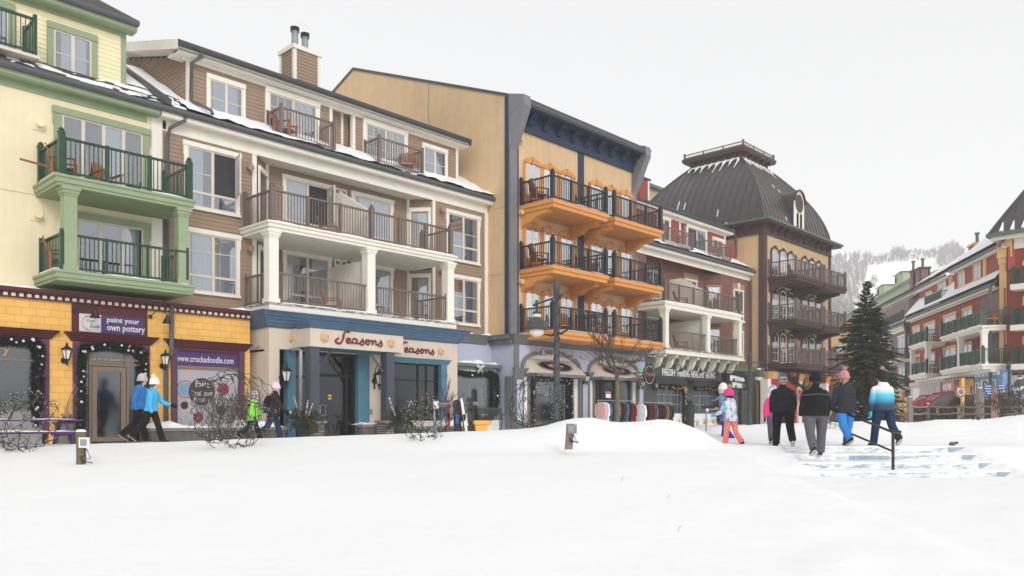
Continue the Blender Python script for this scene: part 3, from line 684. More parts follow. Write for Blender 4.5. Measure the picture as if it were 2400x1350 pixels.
for i, (z0, zt) in enumerate(((7.10, 9.54), (4.45, 6.83))):
    window(B, 15.48, 17.50, z0+0.05, zt-0.02, 0.82, low=0.33, open_col=1 if i == 0 else None, head=0.14, sill=False); window(B, 18.45, 20.45, z0+0.05, zt-0.02, 0.82, low=0.33, head=0.14, sill=False)
    fr_ = Frame(21.26, 0.82, math.atan2(-0.82, 0.69)); L_ = math.hypot(0.82, 0.69)
    window(B, 0.06, L_-0.08, z0, zt-0.18, -0.03, cols=1, tw=0.12, head=0.16, low=0.12, fr=fr_, sill=False, name='door', ears=False, frame='khaki', glass='glass', curtains=(0,))
    fr_ = Frame(13.98, 0.0, math.atan2(0.82, 0.84)); L_ = math.hypot(0.82, 0.84)
    window(B, 0.08, L_-0.10, z0, zt-0.18, -0.03, cols=1, tw=0.12, head=0.16, low=0.12, fr=fr_, sill=False, name='door', ears=False, frame='khaki', curtains=(0,))
    for xx in (17.78, 18.08):
        v = MB(); v.box(xx-0.13, xx+0.13, 0.74, 0.80, zt-0.33, zt-0.05, 'white_trim'); v.box(xx-0.07, xx+0.07, 0.73, 0.741, zt-0.26, zt-0.12, 'old_wood'); v.build('wall_vent', B)
    # privacy screen between the two apartments
    s_ = MB()
    if i == 0: s_.prism([(0.78, z0), (-1.5, z0), (-1.5, z0+1.15), (0.05, z0+2.02), (0.78, z0+2.02)], 'x', 17.45, 17.53, 'white_trim')
    else: s_.prism([(0.78, z0), (-1.45, z0), (-1.45, z0+1.95), (0.78, z0+1.95)], 'x', 17.45, 17.53, 'white_trim')
    for k in range(13): s_.box(17.435, 17.45, -1.42+0.17*k, -1.408+0.17*k, z0, z0+(1.15 if i == 0 else 1.9)+0*k, 'sand')
    s_.build('privacy_screen', B)
wall_vent(B, 13.7, 0, 9.15, 'brown_siding', 'brown_siding'); wall_vent(B, 13.7, 0, 6.42, 'brown_siding', 'brown_siding'); wall_vent(B, 22.32, 0, 9.33, 'brown_siding', 'brown_siding'); wall_vent(B, 22.3, 0, 6.75, 'brown_siding', 'brown_siding')
# porch decks
f = MB(); f.box(13.40, 21.50, -1.86, 0.9, 6.88, 7.06, 'white_trim'); f.box(13.46, 21.44, -1.80, 0.9, 6.78, 6.89, 'white_trim'); f.box(13.35, 21.55, -1.92, 0.0, 7.0, 7.06, 'white_trim')
b_ = f.build('balcony', B); railing(b_, [(13.6, -0.03), (13.6, -1.74), (17.53, -1.74), (21.33, -1.74), (21.33, -0.03)], 7.06, 'brown_rail', 1.06, pw=0.15)
f = MB(); f.box(13.35, 21.55, -1.95, 0.9, 4.38, 4.44, 'weathered'); f.box(13.40, 21.50, -1.90, 0.9, 4.20, 4.385, 'white_trim')
b_ = f.build('balcony', B)
for a_, c_ in (((13.6, -1.74), None),): railing(b_, [(13.6, -0.03), (13.6, -1.74), (17.35, -1.74)], 4.46, 'brown_rail', 1.0, finial=False, pw=0.06)
railing(b_, [(17.6, -1.74), (21.1, -1.74), (21.1, -0.03)], 4.46, 'brown_rail', 1.0, finial=False, pw=0.06)
for x in (13.6, 17.45, 21.25): column(B, x, -1.68, 4.44, 6.79, 0.34, 'white_trim')
f = MB(); snow_strip(f, 13.4, 21.5, -1.9, -1.72, 7.06, 0.05, 5); snow_strip(f, 13.4, 21.5, -1.93, -1.75, 4.44, 0.05, 6); f.build('snow_cover', B)
# chimney
f = MB(); x0, x1, y0, y1 = 17.05, 18.2, 2.6, 3.6
lap(f, (x0, y0), (x1, y0), 13.2, 15.15, 'brown_siding'); lap(f, (x0, y1), (x0, y0), 13.2, 15.15, 'brown_siding'); f.box(x0+.01, x1, y0+.01, y1, 13, 15.15, 'brown_siding')
for x, y in ((x0-0.03, y0-0.03), (x1-0.1, y0-0.03), (x0-0.03, y1-0.1)): f.box(x, x+0.13, y, y+0.13, 13.2, 15.15, 'white_trim')
f.box(x0-0.08, x1+0.08, y0-0.08, y1+0.08, 15.15, 15.32, 'white_trim'); c_ = f.build('chimney', B)
for x, y in ((17.3, 2.95), (17.85, 3.1)):
    g = MB(); g.lathe((x, y, 15.3), [(0.13, 0), (0.13, 0.62), (0.15, 0.63), (0.15, 0.7)], 'galv', 12)
    for k in range(3): g.lathe((x, y, 15.98), [(0.1, 0.07*k), (0.18, 0.07*k+0.01), (0.18, 0.07*k+0.03), (0.1, 0.07*k+0.045)], 'dark_gutter', 12)
    g.build('flue', c_)
# downpipes (one for each pair of roofs)
def downpipe(P, pts, m='gutter', r=0.055): g = MB(); g.tube(pts, r, m, 8); g.build('downpipe', P, smooth=True)
downpipe(B, [(11.35, -0.4, 10.2), (11.35, -0.4, 10.05), (11.0, -0.12, 9.8), (10.92, -0.1, 9.5), (10.92, -0.1, 4.4)])
downpipe(B, [(12.25, 0.32, 12.7), (12.25, 0.32, 12.55), (12.05, 0.66, 12.4), (12.05, 0.70, 11.2), (12.05, 0.6, 11.12), (12.25, -0.3, 10.65), (12.25, -0.4, 10.5)])
# ================================================================ pottery shop front
CUR[0] = MAIN
YS = -0.9
def shopglass(P, x0, x1, z0, z1, y, frame='bronze', vs_=(), hs_=(), glass='shop_glass', fw=0.055, name='shop_window', fr=None, room='unlit_mid', depth=None):
    f = MB(fr)
    f.box(x0, x1, y, y+0.09, z0, z0+fw, frame); f.box(x0, x1, y, y+0.09, z1-fw, z1, frame)
    f.box(x0, x0+fw, y, y+0.09, z0+fw, z1-fw, frame); f.box(x1-fw, x1, y, y+0.09, z0+fw, z1-fw, frame)
    for v in vs_: f.box(v-fw/2, v+fw/2, y+0.002, y+0.088, z0+fw, z1-fw, frame)
    for h in hs_: f.box(x0+fw, x1-fw, y+0.004, y+0.086, h-fw/2, h+fw/2, frame)
    o = f.build(name, P); g = MB(fr); g.box(x0+fw, x1-fw, y+0.04, y+0.052, z0+fw, z1-fw, glass); g.build('pane', o); return o
S1 = thing('pottery_shop', 'golden yellow shingled pottery shop front with maroon cornice and purple window surrounds', 'shop', (8, -0.9, 0))
f = MB()
xL, xD0, xD1, xW0, xW1, xE = 7.33, U(170, YS), U(350, YS), U(400, YS), U(572, YS), 13.28
f.box(2.0, xE, YS, -0.05, 2.85, 3.95, 'yellow_shingle')
for a, b in ((xL, xD0), (xD1, xW0), (xW1, xE)): f.box(a, b, YS, -0.05, 0.0, 2.85, 'yellow_shingle')
f.build('wall', S1)
f = MB(); f.box(2.0, xE+0.1, YS-0.2, -0.1, 4.10, 4.2, 'maroon'); f.box(2.0, xE+0.05, YS-0.15, -0.1, 4.06, 4.10, 'maroon')
f.box(2.0, xE+0.02, YS-0.07, YS, 3.93, 4.04, 'maroon'); f.box(2.0, xE+0.02, YS-0.09, YS-0.07, 3.93, 3.96, 'maroon'); x = 2.1
while x < xE-0.1: f.box(x, x+0.10, YS-0.11, YS-0.07, 3.965, 4.05, 'sand'); x += 0.187
f.build('cornice', S1)
f = MB(); snow_strip(f, 2.0, 7.2, YS-0.2, -0.05, 4.2, 0.10, 2); snow_strip(f, 10.9, 13.4, YS-0.2, -0.05, 4.2, 0.13, 9); snow_strip(f, 12.9, 13.5, YS-0.3, YS, 3.12, 0.13, 7, n=4); f.build('snow_cover', S1)
f = MB(); f.box(1.8, xE, -0.09, -0.06, 0, 2.85, 'unlit_mid'); f.box(1.8, xE, YS+0.1, -0.06, 2.80, 2.84, 'unlit_dark')
f.box(5.2, 6.4, -0.35, -0.1, 0.0, 0.95, 'board_navy'); f.box(8.3, 8.8, -0.3, -0.1, 0.0, 1.8, 'unlit_dark'); f.build('interior', S1)
for a, b, z0 in ((2.0, xL, 0.9), (xD0, xD1, 0), (xW0, xW1, 0.45)):
    f = MB(); cornice(f, a-0.02, b+0.02, YS, 2.88, 3.12, 0.22, 'maroon', 4)
    for p, q in ((a, a+0.19), (b-0.19, b)): f.box(p, q, YS-0.05, YS+0.12, z0 if z0 < 0.6 else 0.3, 2.88, 'purple')
    f.box(a+0.19, b-0.19, YS-0.03, YS+0.12, 2.80, 2.88, 'maroon'); f.build('surround', S1)
shopglass(S1, 2.2, xL-0.19, 0.9, 2.80, YS+0.02, vs_=(5.9,), hs_=(2.28,)); f = MB(); f.box(2.0, xL-0.19, YS-0.08, YS+0.2, 0, 0.9, 'conc'); f.build('plinth', S1)
dx0, dx1 = U(215, YS), U(298, YS)
shopglass(S1, xD0+0.19, dx0, 0.0, 2.80, YS+0.02, hs_=(2.28,)); shopglass(S1, dx1, xD1-0.19, 0.0, 2.80, YS+0.02, hs_=(2.28,)); shopglass(S1, dx0, dx1, 2.22, 2.80, YS+0.02)
d_ = shopglass(S1, dx0+0.02, dx1-0.02, 0.05, 2.20, YS+0.03, fw=0.13, name='door'); f = MB(); f.tube([(dx0+0.17, YS+0.02, 0.9), (dx0+0.17, YS-0.06, 0.92), (dx0+0.17, YS-0.06, 1.28), (dx0+0.17, YS+0.02, 1.3)], 0.018, 'iron', 8); f.build('handle', d_)
f = MB(); f.box(xW0+0.19, xW1-0.19, YS+0.05, YS+0.09, 0.5, 2.25, 'window_film'); w_ = f.build('printed_window', S1)
f = MB(); yy = YS+0.047
def disc(mb, x, z, r, y, m, n=24, r0=0.0, fr=None, sx=1.0):
    if r0: mb.add([(x+sx*q*math.cos(2*PI*j/n), y, z+q*math.sin(2*PI*j/n)) for q in (r0, r) for j in range(n)], [(j, (j+1) % n, n+(j+1) % n, n+j) for j in range(n)], m)
    else: mb.add([(x+sx*r*math.cos(2*PI*j/n), y, z+r*math.sin(2*PI*j/n)) for j in range(n)], [tuple(range(n))], m)
PX_ = lambda px: U(px, YS); PZ_ = lambda px, py: Z(px, py, YS)
disc(f, PX_(443), PZ_(443, 872), 0.085, yy, 'sign_orange'); disc(f, PX_(436), PZ_(436, 912), 0.27, yy, 'film_red', r0=0.245); disc(f, PX_(436), PZ_(436, 912), 0.2, yy-0.001, 'sky_blue')
disc(f, PX_(434), PZ_(434, 950), 0.165, yy-0.002, 'sign_orange', r0=0.145); disc(f, PX_(434), PZ_(434, 950), 0.12, yy-0.001, 'board_navy')
disc(f, PX_(421), PZ_(421, 988), 0.1, yy, 'purple', r0=0.09); disc(f, PX_(438), PZ_(438, 978), 0.05, yy, 'film_red', r0=0.042)
disc(f, PX_(475), PZ_(475, 918), 0.43, yy-0.004, 'film_brown', sx=1.0); disc(f, PX_(525), PZ_(525, 912), 0.2, yy-0.002, 'film_red'); disc(f, PX_(520), PZ_(520, 962), 0.16, yy-0.002, 'board_navy')
disc(f, PX_(466), PZ_(466, 978), 0.17, yy-0.003, 'film_red')
f.text('Paint', PX_(460), PX_(491), PZ_(475, 908), PZ_(475, 892), yy-0.007, 'sign_grey', 0.002); f.text('Your own', PX_(450), PX_(500), PZ_(475, 928), PZ_(475, 914), yy-0.007, 'sign_grey', 0.002)
f.text('Pottery', PX_(456), PX_(494), PZ_(475, 945), PZ_(475, 930), yy-0.007, 'sign_grey', 0.002)
f.build('print', w_)
f = MB(); f.box(xW0+0.14, xW1-0.14, YS+0.0, YS+0.09, 2.25, 2.34, 'bronze'); f.box(xW0+0.19, xW1-0.19, YS+0.03, YS+0.09, 2.34, 2.80, 'sign_violet'); b_ = f.build('sign_board', S1)
f = MB(); f.text('www.crockadoodle.com', PX_(412), PX_(548), 2.46, 2.66, YS+0.028, 'sign_grey', 0.006, bold=0.012); f.build('lettering', b_)
f = MB(); f.box(7.9, 9.98, YS-0.02, YS, 3.12, 3.93, 'maroon'); f.box(8.08, 9.86, YS-0.05, YS-0.02, 3.16, 3.66, 'sign_violet'); f.box(8.08, 8.66, YS-0.053, YS-0.0501, 3.16, 3.66, 'sign_grey'); b_ = f.build('shop_sign', S1)
f = MB(); f.text('paint your', PX_(249), PX_(325), 3.43, 3.62, YS-0.052, 'sign_grey', 0.006, bold=0.022); f.text('own pottery', PX_(249), PX_(338), 3.18, 3.40, YS-0.052, 'sign_grey', 0.006, bold=0.022)
f.text('Crock', 8.28, 8.50, 3.44, 3.52, YS-0.055, 'black_paint', 0.003, shear=0.3); f.text('a', 8.40, 8.43, 3.39, 3.43, YS-0.055, 'black_paint', 0.003); f.text('Doodle', 8.36, 8.62, 3.28, 3.37, YS-0.055, 'black_paint', 0.003, shear=0.3)
pts = [(8.36+0.20*math.cos(t), YS-0.056, 3.41+0.20*math.sin(t)) for t in [0.25+0.18*i for i in range(27)]]
f.tube(pts, [0.006+0.016*abs(math.sin(i*0.22)) for i in range(27)], 'sign_orange', 4); f.build('lettering', b_)
f = MB(); f.text('Come in to paint and play', xD0+0.25, xD1-0.25, 2.36, 2.46, YS+0.052, 'medal', 0.003); f.text('pottery', PX_(-90), PX_(24), PZ_(0, 833), PZ_(0, 811), YS+0.052, 'medal', 0.003)
f.box(xD0+0.26, dx0-0.1, YS+0.07, YS+0.075, 1.0, 1.95, 'sign_violet')
for k in range(12): f.box(xD0+0.29, dx0-0.13-0.05*(k % 3), YS+0.066, YS+0.07, 1.08+0.07*k, 1.092+0.07*k, 'sign_grey')
f.box(xD0+0.28, xD0+0.38, YS+0.06, YS+0.066, 0.82, 0.96, 'sky_blue'); f.box(xD0+0.28, dx0-0.2, YS+0.06, YS+0.066, 0.25, 0.34, 'signal_yellow'); f.build('window_lettering', S1)
downpipe(S1, [(U(404, -1.15), -1.1, 4.12), (U(404, -1.15), -1.1, 2.72), (U(398, -1.1), -0.98, 2.5), (U(393, -1.1), -0.98, 2.4), (U(393, -1.1), -0.98, 0.2)], r=0.07)

# low planting walls with coping along the shops
def planter(x0, x1, y, h, label, seed):
    P = thing('planter_wall', label, 'planter', ((x0+x1)/2, y, 0))
    f = MB(); f.box(x0, x1, y, y+0.22, 0, h-0.09, 'stone_wall'); f.build('wall', P)
    f = MB(); f.box(x0-0.03, x1+0.03, y-0.04, y+0.26, h-0.09, h, 'stone_cap'); f.build('coping', P)
    f = MB(); snow_strip(f, x0, x1, y-0.02, y+0.9, h-0.02, 0.26, seed, gap=0.35); snow_strip(f, x0, x1, y-0.05, y+0.2, h, 0.06, seed+1, gap=0.05); f.build('snow_cover', P)
planter(U(350, -1.9), U(700, -2.3)-0.3, -2.0, 0.44, 'low stone planter wall with snow on it below the crockery window prints', 5)
planter(U(940, -2.2), U(1120, -2.2), -2.2, 0.42, 'low stone planter wall with snow in front of the restaurant window', 8)
planter(U(850, -2.1), U(895, -2.1), -2.1, 0.5, 'short piece of stone planter wall beside the restaurant door', 14)

# ================================================================ restaurant front below the porch
S2 = thing('restaurant', 'beige stucco restaurant front with blue cornice and projecting entrance canopy', 'shop', (17, -1.6, 0))
YR = -1.6; ys_ = -0.9
rx0, rx1 = 13.56, U(1072, YR)
d0, d1, d2, d3, w0_, w1_ = U(683, YR), U(703, YR), U(746, YR), U(836, YR), U(921, YR), U(1033, YR)
f = MB(); f.box(rx0, rx1, YR, -0.1, 2.98, 3.8, 'beige_stucco'); f.box(rx0, rx0+0.3, YR, -0.1, 0, 2.98, 'beige_stucco')
f.box(rx0+0.3, U(655, YR), YR, -0.1, 0, 2.98, 'beige_stucco'); f.box(U(863, YR), U(893, YR), YR, -0.1, 0, 2.98, 'beige_stucco'); f.box(w1_+0.2, rx1, YR, -0.1, 0, 2.98, 'beige_stucco'); f.box(w0_-0.4, w1_+0.2, YR, -0.1, 0, 0.62, 'beige_stucco')
f.build('wall', S2)
f = MB(); f.box(rx0, rx1, -0.25, -0.2, 0, 2.98, 'unlit_dark'); f.box(rx0, rx1, YR+0.3, -0.2, 2.9, 2.97, 'unlit_dark'); f.build('interior', S2)
f = MB(); cornice(f, rx0-0.02, rx1+0.02, YR, 3.66, 4.18, 0.42, 'blue_cornice', 5, y1=-0.1); f.build('cornice', S2)
f = MB(); f.box(U(672, YR), U(690, YR)+0.02, YR-0.06, YR+0.2, 0.0, 2.98, 'teal'); f.box(U(842, YR)-0.1, U(862, YR)+0.04, YR-0.06, YR+0.2, 0, 2.98, 'teal')
f.box(U(893, YR), U(905, YR), YR-0.06, YR+0.2, 0, 2.98, 'teal'); f.box(w1_-0.02, w1_+0.28, YR-0.06, YR+0.2, 0.35, 2.82, 'teal')
for z in (1.0, 2.35): f.box(w1_-0.04, w1_+0.31, YR-0.09, YR-0.06, z, z+0.06, 'teal')
cornice(f, w0_-0.3, w1_+0.32, YR, 2.78, 2.98, 0.14, 'teal', 3); f.build('surround', S2)
shopglass(S2, U(690, YR), d2-0.1, 0.3, 2.95, YR+0.12, 'black_paint', hs_=(2.1,), fw=0.09, glass='dark_glass')
shopglass(S2, w0_-0.4, w1_, 0.62, 2.78, YR+0.12, 'black_paint', vs_=(U(985, YR), U(1005, YR)), hs_=(2.15,), fw=0.05, glass='dark_glass')
shopglass(S2, d2-0.1, d3+0.02, 0.02, 2.95, YR+0.12, 'black_paint', vs_=(U(817, YR),), hs_=(2.2,), fw=0.1, glass='dark_glass', name='door')
f = MB(); xx = U(752, YR)+0.1; f.tube([(xx-0.1, YR+0.05, 0.82), (xx+0.13, YR+0.05, 0.82), (xx+0.13, YR+0.05, 1.16), (xx-0.1, YR+0.05, 1.16), (xx-0.1, YR+0.05, 0.82)], 0.018, 'steel', 6); disc(f, U(779, YR), 1.45, 0.09, YR+0.155, 'signal_yellow'); f.box(U(772, YR), U(787, YR), YR+0.14, YR+0.15, 1.43, 1.47, 'black_paint'); f.build('handle', S2)
f = MB(); xk = U(676, YR); disc(f, xk+0.03, Z(676, 968, YR), 0.07, YR-0.07, 'light_grey'); f.box(U(865, YR), U(873, YR), YR-0.02, YR, 0.85, 1.05, 'galv'); f.build('wall_plate', S2)
# canopy
cx0, cx1, cy = 14.36, U(945, -2.75), -2.75
f = MB(); f.box(cx0, cx1, cy, YR-0.003, 3.03, 3.66, 'beige_stucco'); f.box(cx0+0.1, cx1-0.1, cy+0.1, YR-0.01, 3.01, 3.03, 'teal'); c_ = f.build('canopy', S2)
g = MB(); cornice(g, cx0, cx1, cy, 3.62, 3.84, 0.16, 'blue_cornice', 3, y1=YR-0.43); g.build('cornice', c_)
g = MB(); snow_strip(g, cx0, cx1, cy-0.1, YR-0.3, 3.84, 0.05, 4); g.build('snow_cover', c_)
px0_, px1_ = cx0+0.02, U(905, -2.6)
for xa in (cx0+0.03, U(905, -2.7)):
    g = MB(); g.box(xa, xa+0.34, cy+0.02, cy+0.36, 0.62, 3.01, 'slate_post'); g.box(xa+0.05, xa+0.29, cy+0.008, cy+0.02, 0.75, 2.85, 'slate_post'); g.build('column', S2)
    g = MB(); g.box(xa-0.1, xa+0.44, cy-0.1, cy+0.46, 0, 0.56, 'stack_stone'); g.box(xa-0.16, xa+0.5, cy-0.16, cy+0.52, 0.56, 0.64, 'stone_cap'); g.build('pier', S2)
g = MB(); g.tube([(cx0+0.4, cy+0.2, 2.35), (cx0+0.95, cy+0.2, 2.98)], 0.05, 'slate_post', 4); g.build('brace', S2)
g = MB(); g.tube([(U(905, -2.7)-0.03, cy+0.2, 2.35), (U(905, -2.7)-0.6, cy+0.2, 2.98)], 0.05, 'slate_post', 4); g.build('brace', S2)
g = MB(); g.tube([(cx0+0.2, cy+0.42, 2.35), (cx0+0.2, cy+0.95, 2.98)], 0.05, 'slate_post', 4); g.build('brace', S2)
downpipe(S2, [(cx0-0.1, -1.72, 2.95), (cx0-0.1, -2.3, 2.98), (cx0-0.1, -2.36, 2.9), (cx0-0.1, -2.36, 0.6)], 'galv', 0.06)
# cursive lettering drawn as strokes, and maple leaf medallions
def seasons(mb, x0, x1, z0, z1, y, m, wd=1.0):
    G = {'S': [(0.95,1.0),(0.75,1.05),(0.6,0.9),(0.55,0.6),(0.5,0.3),(0.38,0.05),(0.2,-0.02),(0.08,0.1),(0.1,0.28),(0.25,0.42)],
         'e': [(0.0,0.2),(0.2,0.3),(0.26,0.42),(0.16,0.5),(0.04,0.4),(0.03,0.2),(0.14,0.06),(0.32,0.14)],
         'a': [(0.3,0.46),(0.14,0.5),(0.02,0.34),(0.05,0.14),(0.18,0.1),(0.3,0.26),(0.34,0.46),(0.31,0.2),(0.38,0.08),(0.48,0.18)],
         's': [(0.0,0.14),(0.13,0.34),(0.22,0.54),(0.2,0.4),(0.27,0.22),(0.22,0.04),(0.08,0.02),(0.02,0.1)],
         'o': [(0.12,0.18),(0.04,0.32),(0.12,0.48),(0.26,0.44),(0.3,0.26),(0.22,0.1),(0.1,0.12),(0.06,0.26),(0.2,0.46),(0.42,0.42)],
         'n': [(0.0,0.4),(0.06,0.46),(0.07,0.3),(0.06,0.1),(0.12,0.32),(0.24,0.46),(0.31,0.38),(0.3,0.16),(0.42,0.16)]}
    adv = {'S': 0.72, 'e': 0.36, 'a': 0.5, 's': 0.34, 'o': 0.42, 'n': 0.45}; tot = sum(adv[c] for c in 'Seasons')
    x = 0
    for c in 'Seasons':
        P_ = G[c]; pts = []
        for i in range(len(P_)-1):
            for t in (0, 0.33, 0.66):
                p0, p1, p2, p3 = P_[max(i-1, 0)], P_[i], P_[i+1], P_[min(i+2, len(P_)-1)]
                q = [0.5*(2*p1[k]+(p2[k]-p0[k])*t+(2*p0[k]-5*p1[k]+4*p2[k]-p3[k])*t*t+(-p0[k]+3*p1[k]-3*p2[k]+p3[k])*t**3) for k in (0, 1)]
                pts.append(q)
        pts.append(P_[-1]); w_ = 0.028 if c != 'S' else 0.034
        mb.tube([(x0+(x+p[0])/tot*(x1-x0), y, z0+(p[1]+0.16)/1.2*(z1-z0)) for p in pts], [w_*wd*(0.7+0.5*abs(math.sin(i*0.5))) for i in range(len(pts))], m, 5)
        x += adv[c]
def medallion(x, y, z, r, rot, label):
    # round plaque with a raised leaf of small white points
    g = MB(Frame(x, y, rot)); n = 28
    g.rings([[(q*math.cos(2*PI*j/n), yy, z+q*math.sin(2*PI*j/n)) for j in range(n)] for q, yy in ((r, 0), (r, -0.05), (r*0.92, -0.06), (0.01, -0.062))], 'medal')
    rr = random.Random(5)
    for k in range(60):
        a = rr.uniform(0, 2*PI); q = r*0.75*math.sqrt(rr.random())*(0.6+0.4*abs(math.cos(2.5*a+0.3)))
        X, Zz = q*math.cos(a), z+q*math.sin(a); s_ = 0.011; g.box(X-s_, X+s_, -0.072, -0.06, Zz-s_, Zz+s_, 'white_paint')
    tag(g.build('medallion'), label, 'medallion', 'round orange medallions around the restaurant name')
T = thing('restaurant_name', 'dark red cursive Seasons lettering on the front of the entrance canopy', 'sign', (U(840, cy), cy, 3.15))
g = MB(); seasons(g, U(783, cy), U(897, cy), 3.13, 3.60, cy-0.03, 'cherry'); g.build('lettering', T, smooth=True)
T = thing('restaurant_name', 'dark red cursive Seasons lettering on the wall right of the canopy, its first letter hidden', 'sign', (U(980, YR), YR, 3.15))
g = MB(); seasons(g, U(925, YR), U(1018, YR), 3.10, 3.55, YR-0.03, 'cherry'); g.build('lettering', T, smooth=True)
medallion(U(760, cy), cy, 3.35, 0.15, 0, 'orange round medallion left of the name on the canopy front')
medallion(U(916, cy), cy, 3.33, 0.14, 0, 'orange round medallion right of the name on the canopy front')
medallion(U(1033, YR), YR, 3.30, 0.13, 0, 'orange round medallion on the wall beside the half hidden name')
p_ = at(684, 790, x=cx0); medallion(cx0, p_.y, p_.z, 0.14, -PI/2, 'orange round medallion on the left side of the entrance canopy')

# ================================================================ building C: tan stucco with orange balconies
C_ = thing('tan_hotel', 'tall tan stucco hotel with navy cornice and orange stepped balconies with black railings', 'hotel', (30, 0, 0))
XC, YC, XR = 25.1, -1.4, 34.35
f = MB(); side = [(YC, 3.9), (12.2, 3.9), (12.2, 18.35), (10.0, 19.08), (YC, 14.6)]
f.prism(side, 'x', XC, XR-2 if False else XC+0.3, 'tan_stucco'); f.box(XC+0.3, XR, YC, 12.2, 3.9, 14.0, 'tan_stucco')
for z in (6.98, 9.86): f.box(XC-0.02, XC, YC+0.1, 4, z-0.02, z+0.02, 'tan_stucco'); f.box(XC+0.3, XR, YC-0.02, YC, z-0.02, z+0.02, 'tan_stucco')
f.build('wall', C_)
f = MB(); f.box(XC-0.012, XC, 3.95, 3.97, 11.5, 16.7, 'old_wood'); f.build('joint', C_)
f = MB()
f.add([(XC-0.05, YC-0.8, 14.28), (XR+0.25, YC-0.8, 14.28), (XR+0.25, 10.0, 19.12), (XC-0.05, 10.0, 19.12), (XC-0.05, YC-0.8, 14.16), (XR+0.25, YC-0.8, 14.16), (XR+0.25, 10.0, 18.98), (XC-0.05, 10.0, 18.98)], [(0,1,2,3),(4,7,6,5),(0,3,7,4),(0,4,5,1),(1,5,6,2)], 'dark_gutter')
f.add([(XC-0.05, 10, 19.12), (XR+0.25, 10, 19.12), (XR+0.25, 12.4, 18.2), (XC-0.05, 12.4, 18.2), (XC-0.05, 10, 18.98), (XC-0.05, 12.4, 18.06)], [(0, 1, 2, 3), (0, 3, 5, 4)], 'dark_gutter'); f.build('roof', C_)
f = MB(); f.box(XC-0.06, XC+0.02, YC+0.06, YC+0.30, 4.1, 14.55, 'navy'); f.box(XC-0.05, XC+0.36, YC-0.06, YC+0.06, 4.1, 13.0, 'grey_trim'); f.box(XC+0.36, XC+0.46, YC-0.05, YC, 4.1, 13.4, 'navy')
f.box(XR-0.35, XR+0.03, YC-0.06, YC+0.02, 4.1, 13.4, 'grey_trim'); f.box(U(1354, YC), U(1367, YC), YC-0.05, YC, 4.1, 13.5, 'navy'); f.build('pilaster', C_)
f = MB()
for xa in (XC-0.06, XR-0.30): f.prism([(YC+0.06, 14.62), (YC-0.82, 14.36), (YC-0.86, 13.9), (YC-0.3, 12.7), (YC-0.06, 12.2), (YC+0.05, 12.2)], 'x', xa, xa+0.42, 'grey_trim')
f.build('eave_bracket', C_)
f = MB(); f.box(XC+0.36, XR-0.3, YC-0.78, YC-0.66, 14.0, 14.16, 'gutter'); f.box(XC+0.36, XR-0.3, YC-0.82, YC-0.78, 14.06, 14.14, 'gutter'); f.build('gutter', C_)
f = MB(); f.box(XC+0.36, XR-0.3, YC-0.10, YC, 13.18, 14.05, 'navy'); f.box(XC+0.36, XR-0.3, YC-0.66, YC-0.10, 13.95, 14.05, 'navy'); f.box(XC+0.36, XR-0.3, YC-0.13, YC-0.10, 13.18, 13.25, 'navy')
for k in range(9):
    x = XC+0.95+k*0.98; f.prism([(YC-0.10, 13.95), (YC-0.52, 13.95), (YC-0.50, 13.82), (YC-0.3, 13.72), (YC-0.22, 13.5), (YC-0.10, 13.45)], 'x', x, x+0.09, 'navy'); f.prism([(YC-0.10, 13.95), (YC-0.52, 13.95), (YC-0.50, 13.82), (YC-0.3, 13.72), (YC-0.22, 13.5), (YC-0.10, 13.45)], 'x', x+0.15, x+0.24, 'navy')
f.build('bracket_cornice', C_)
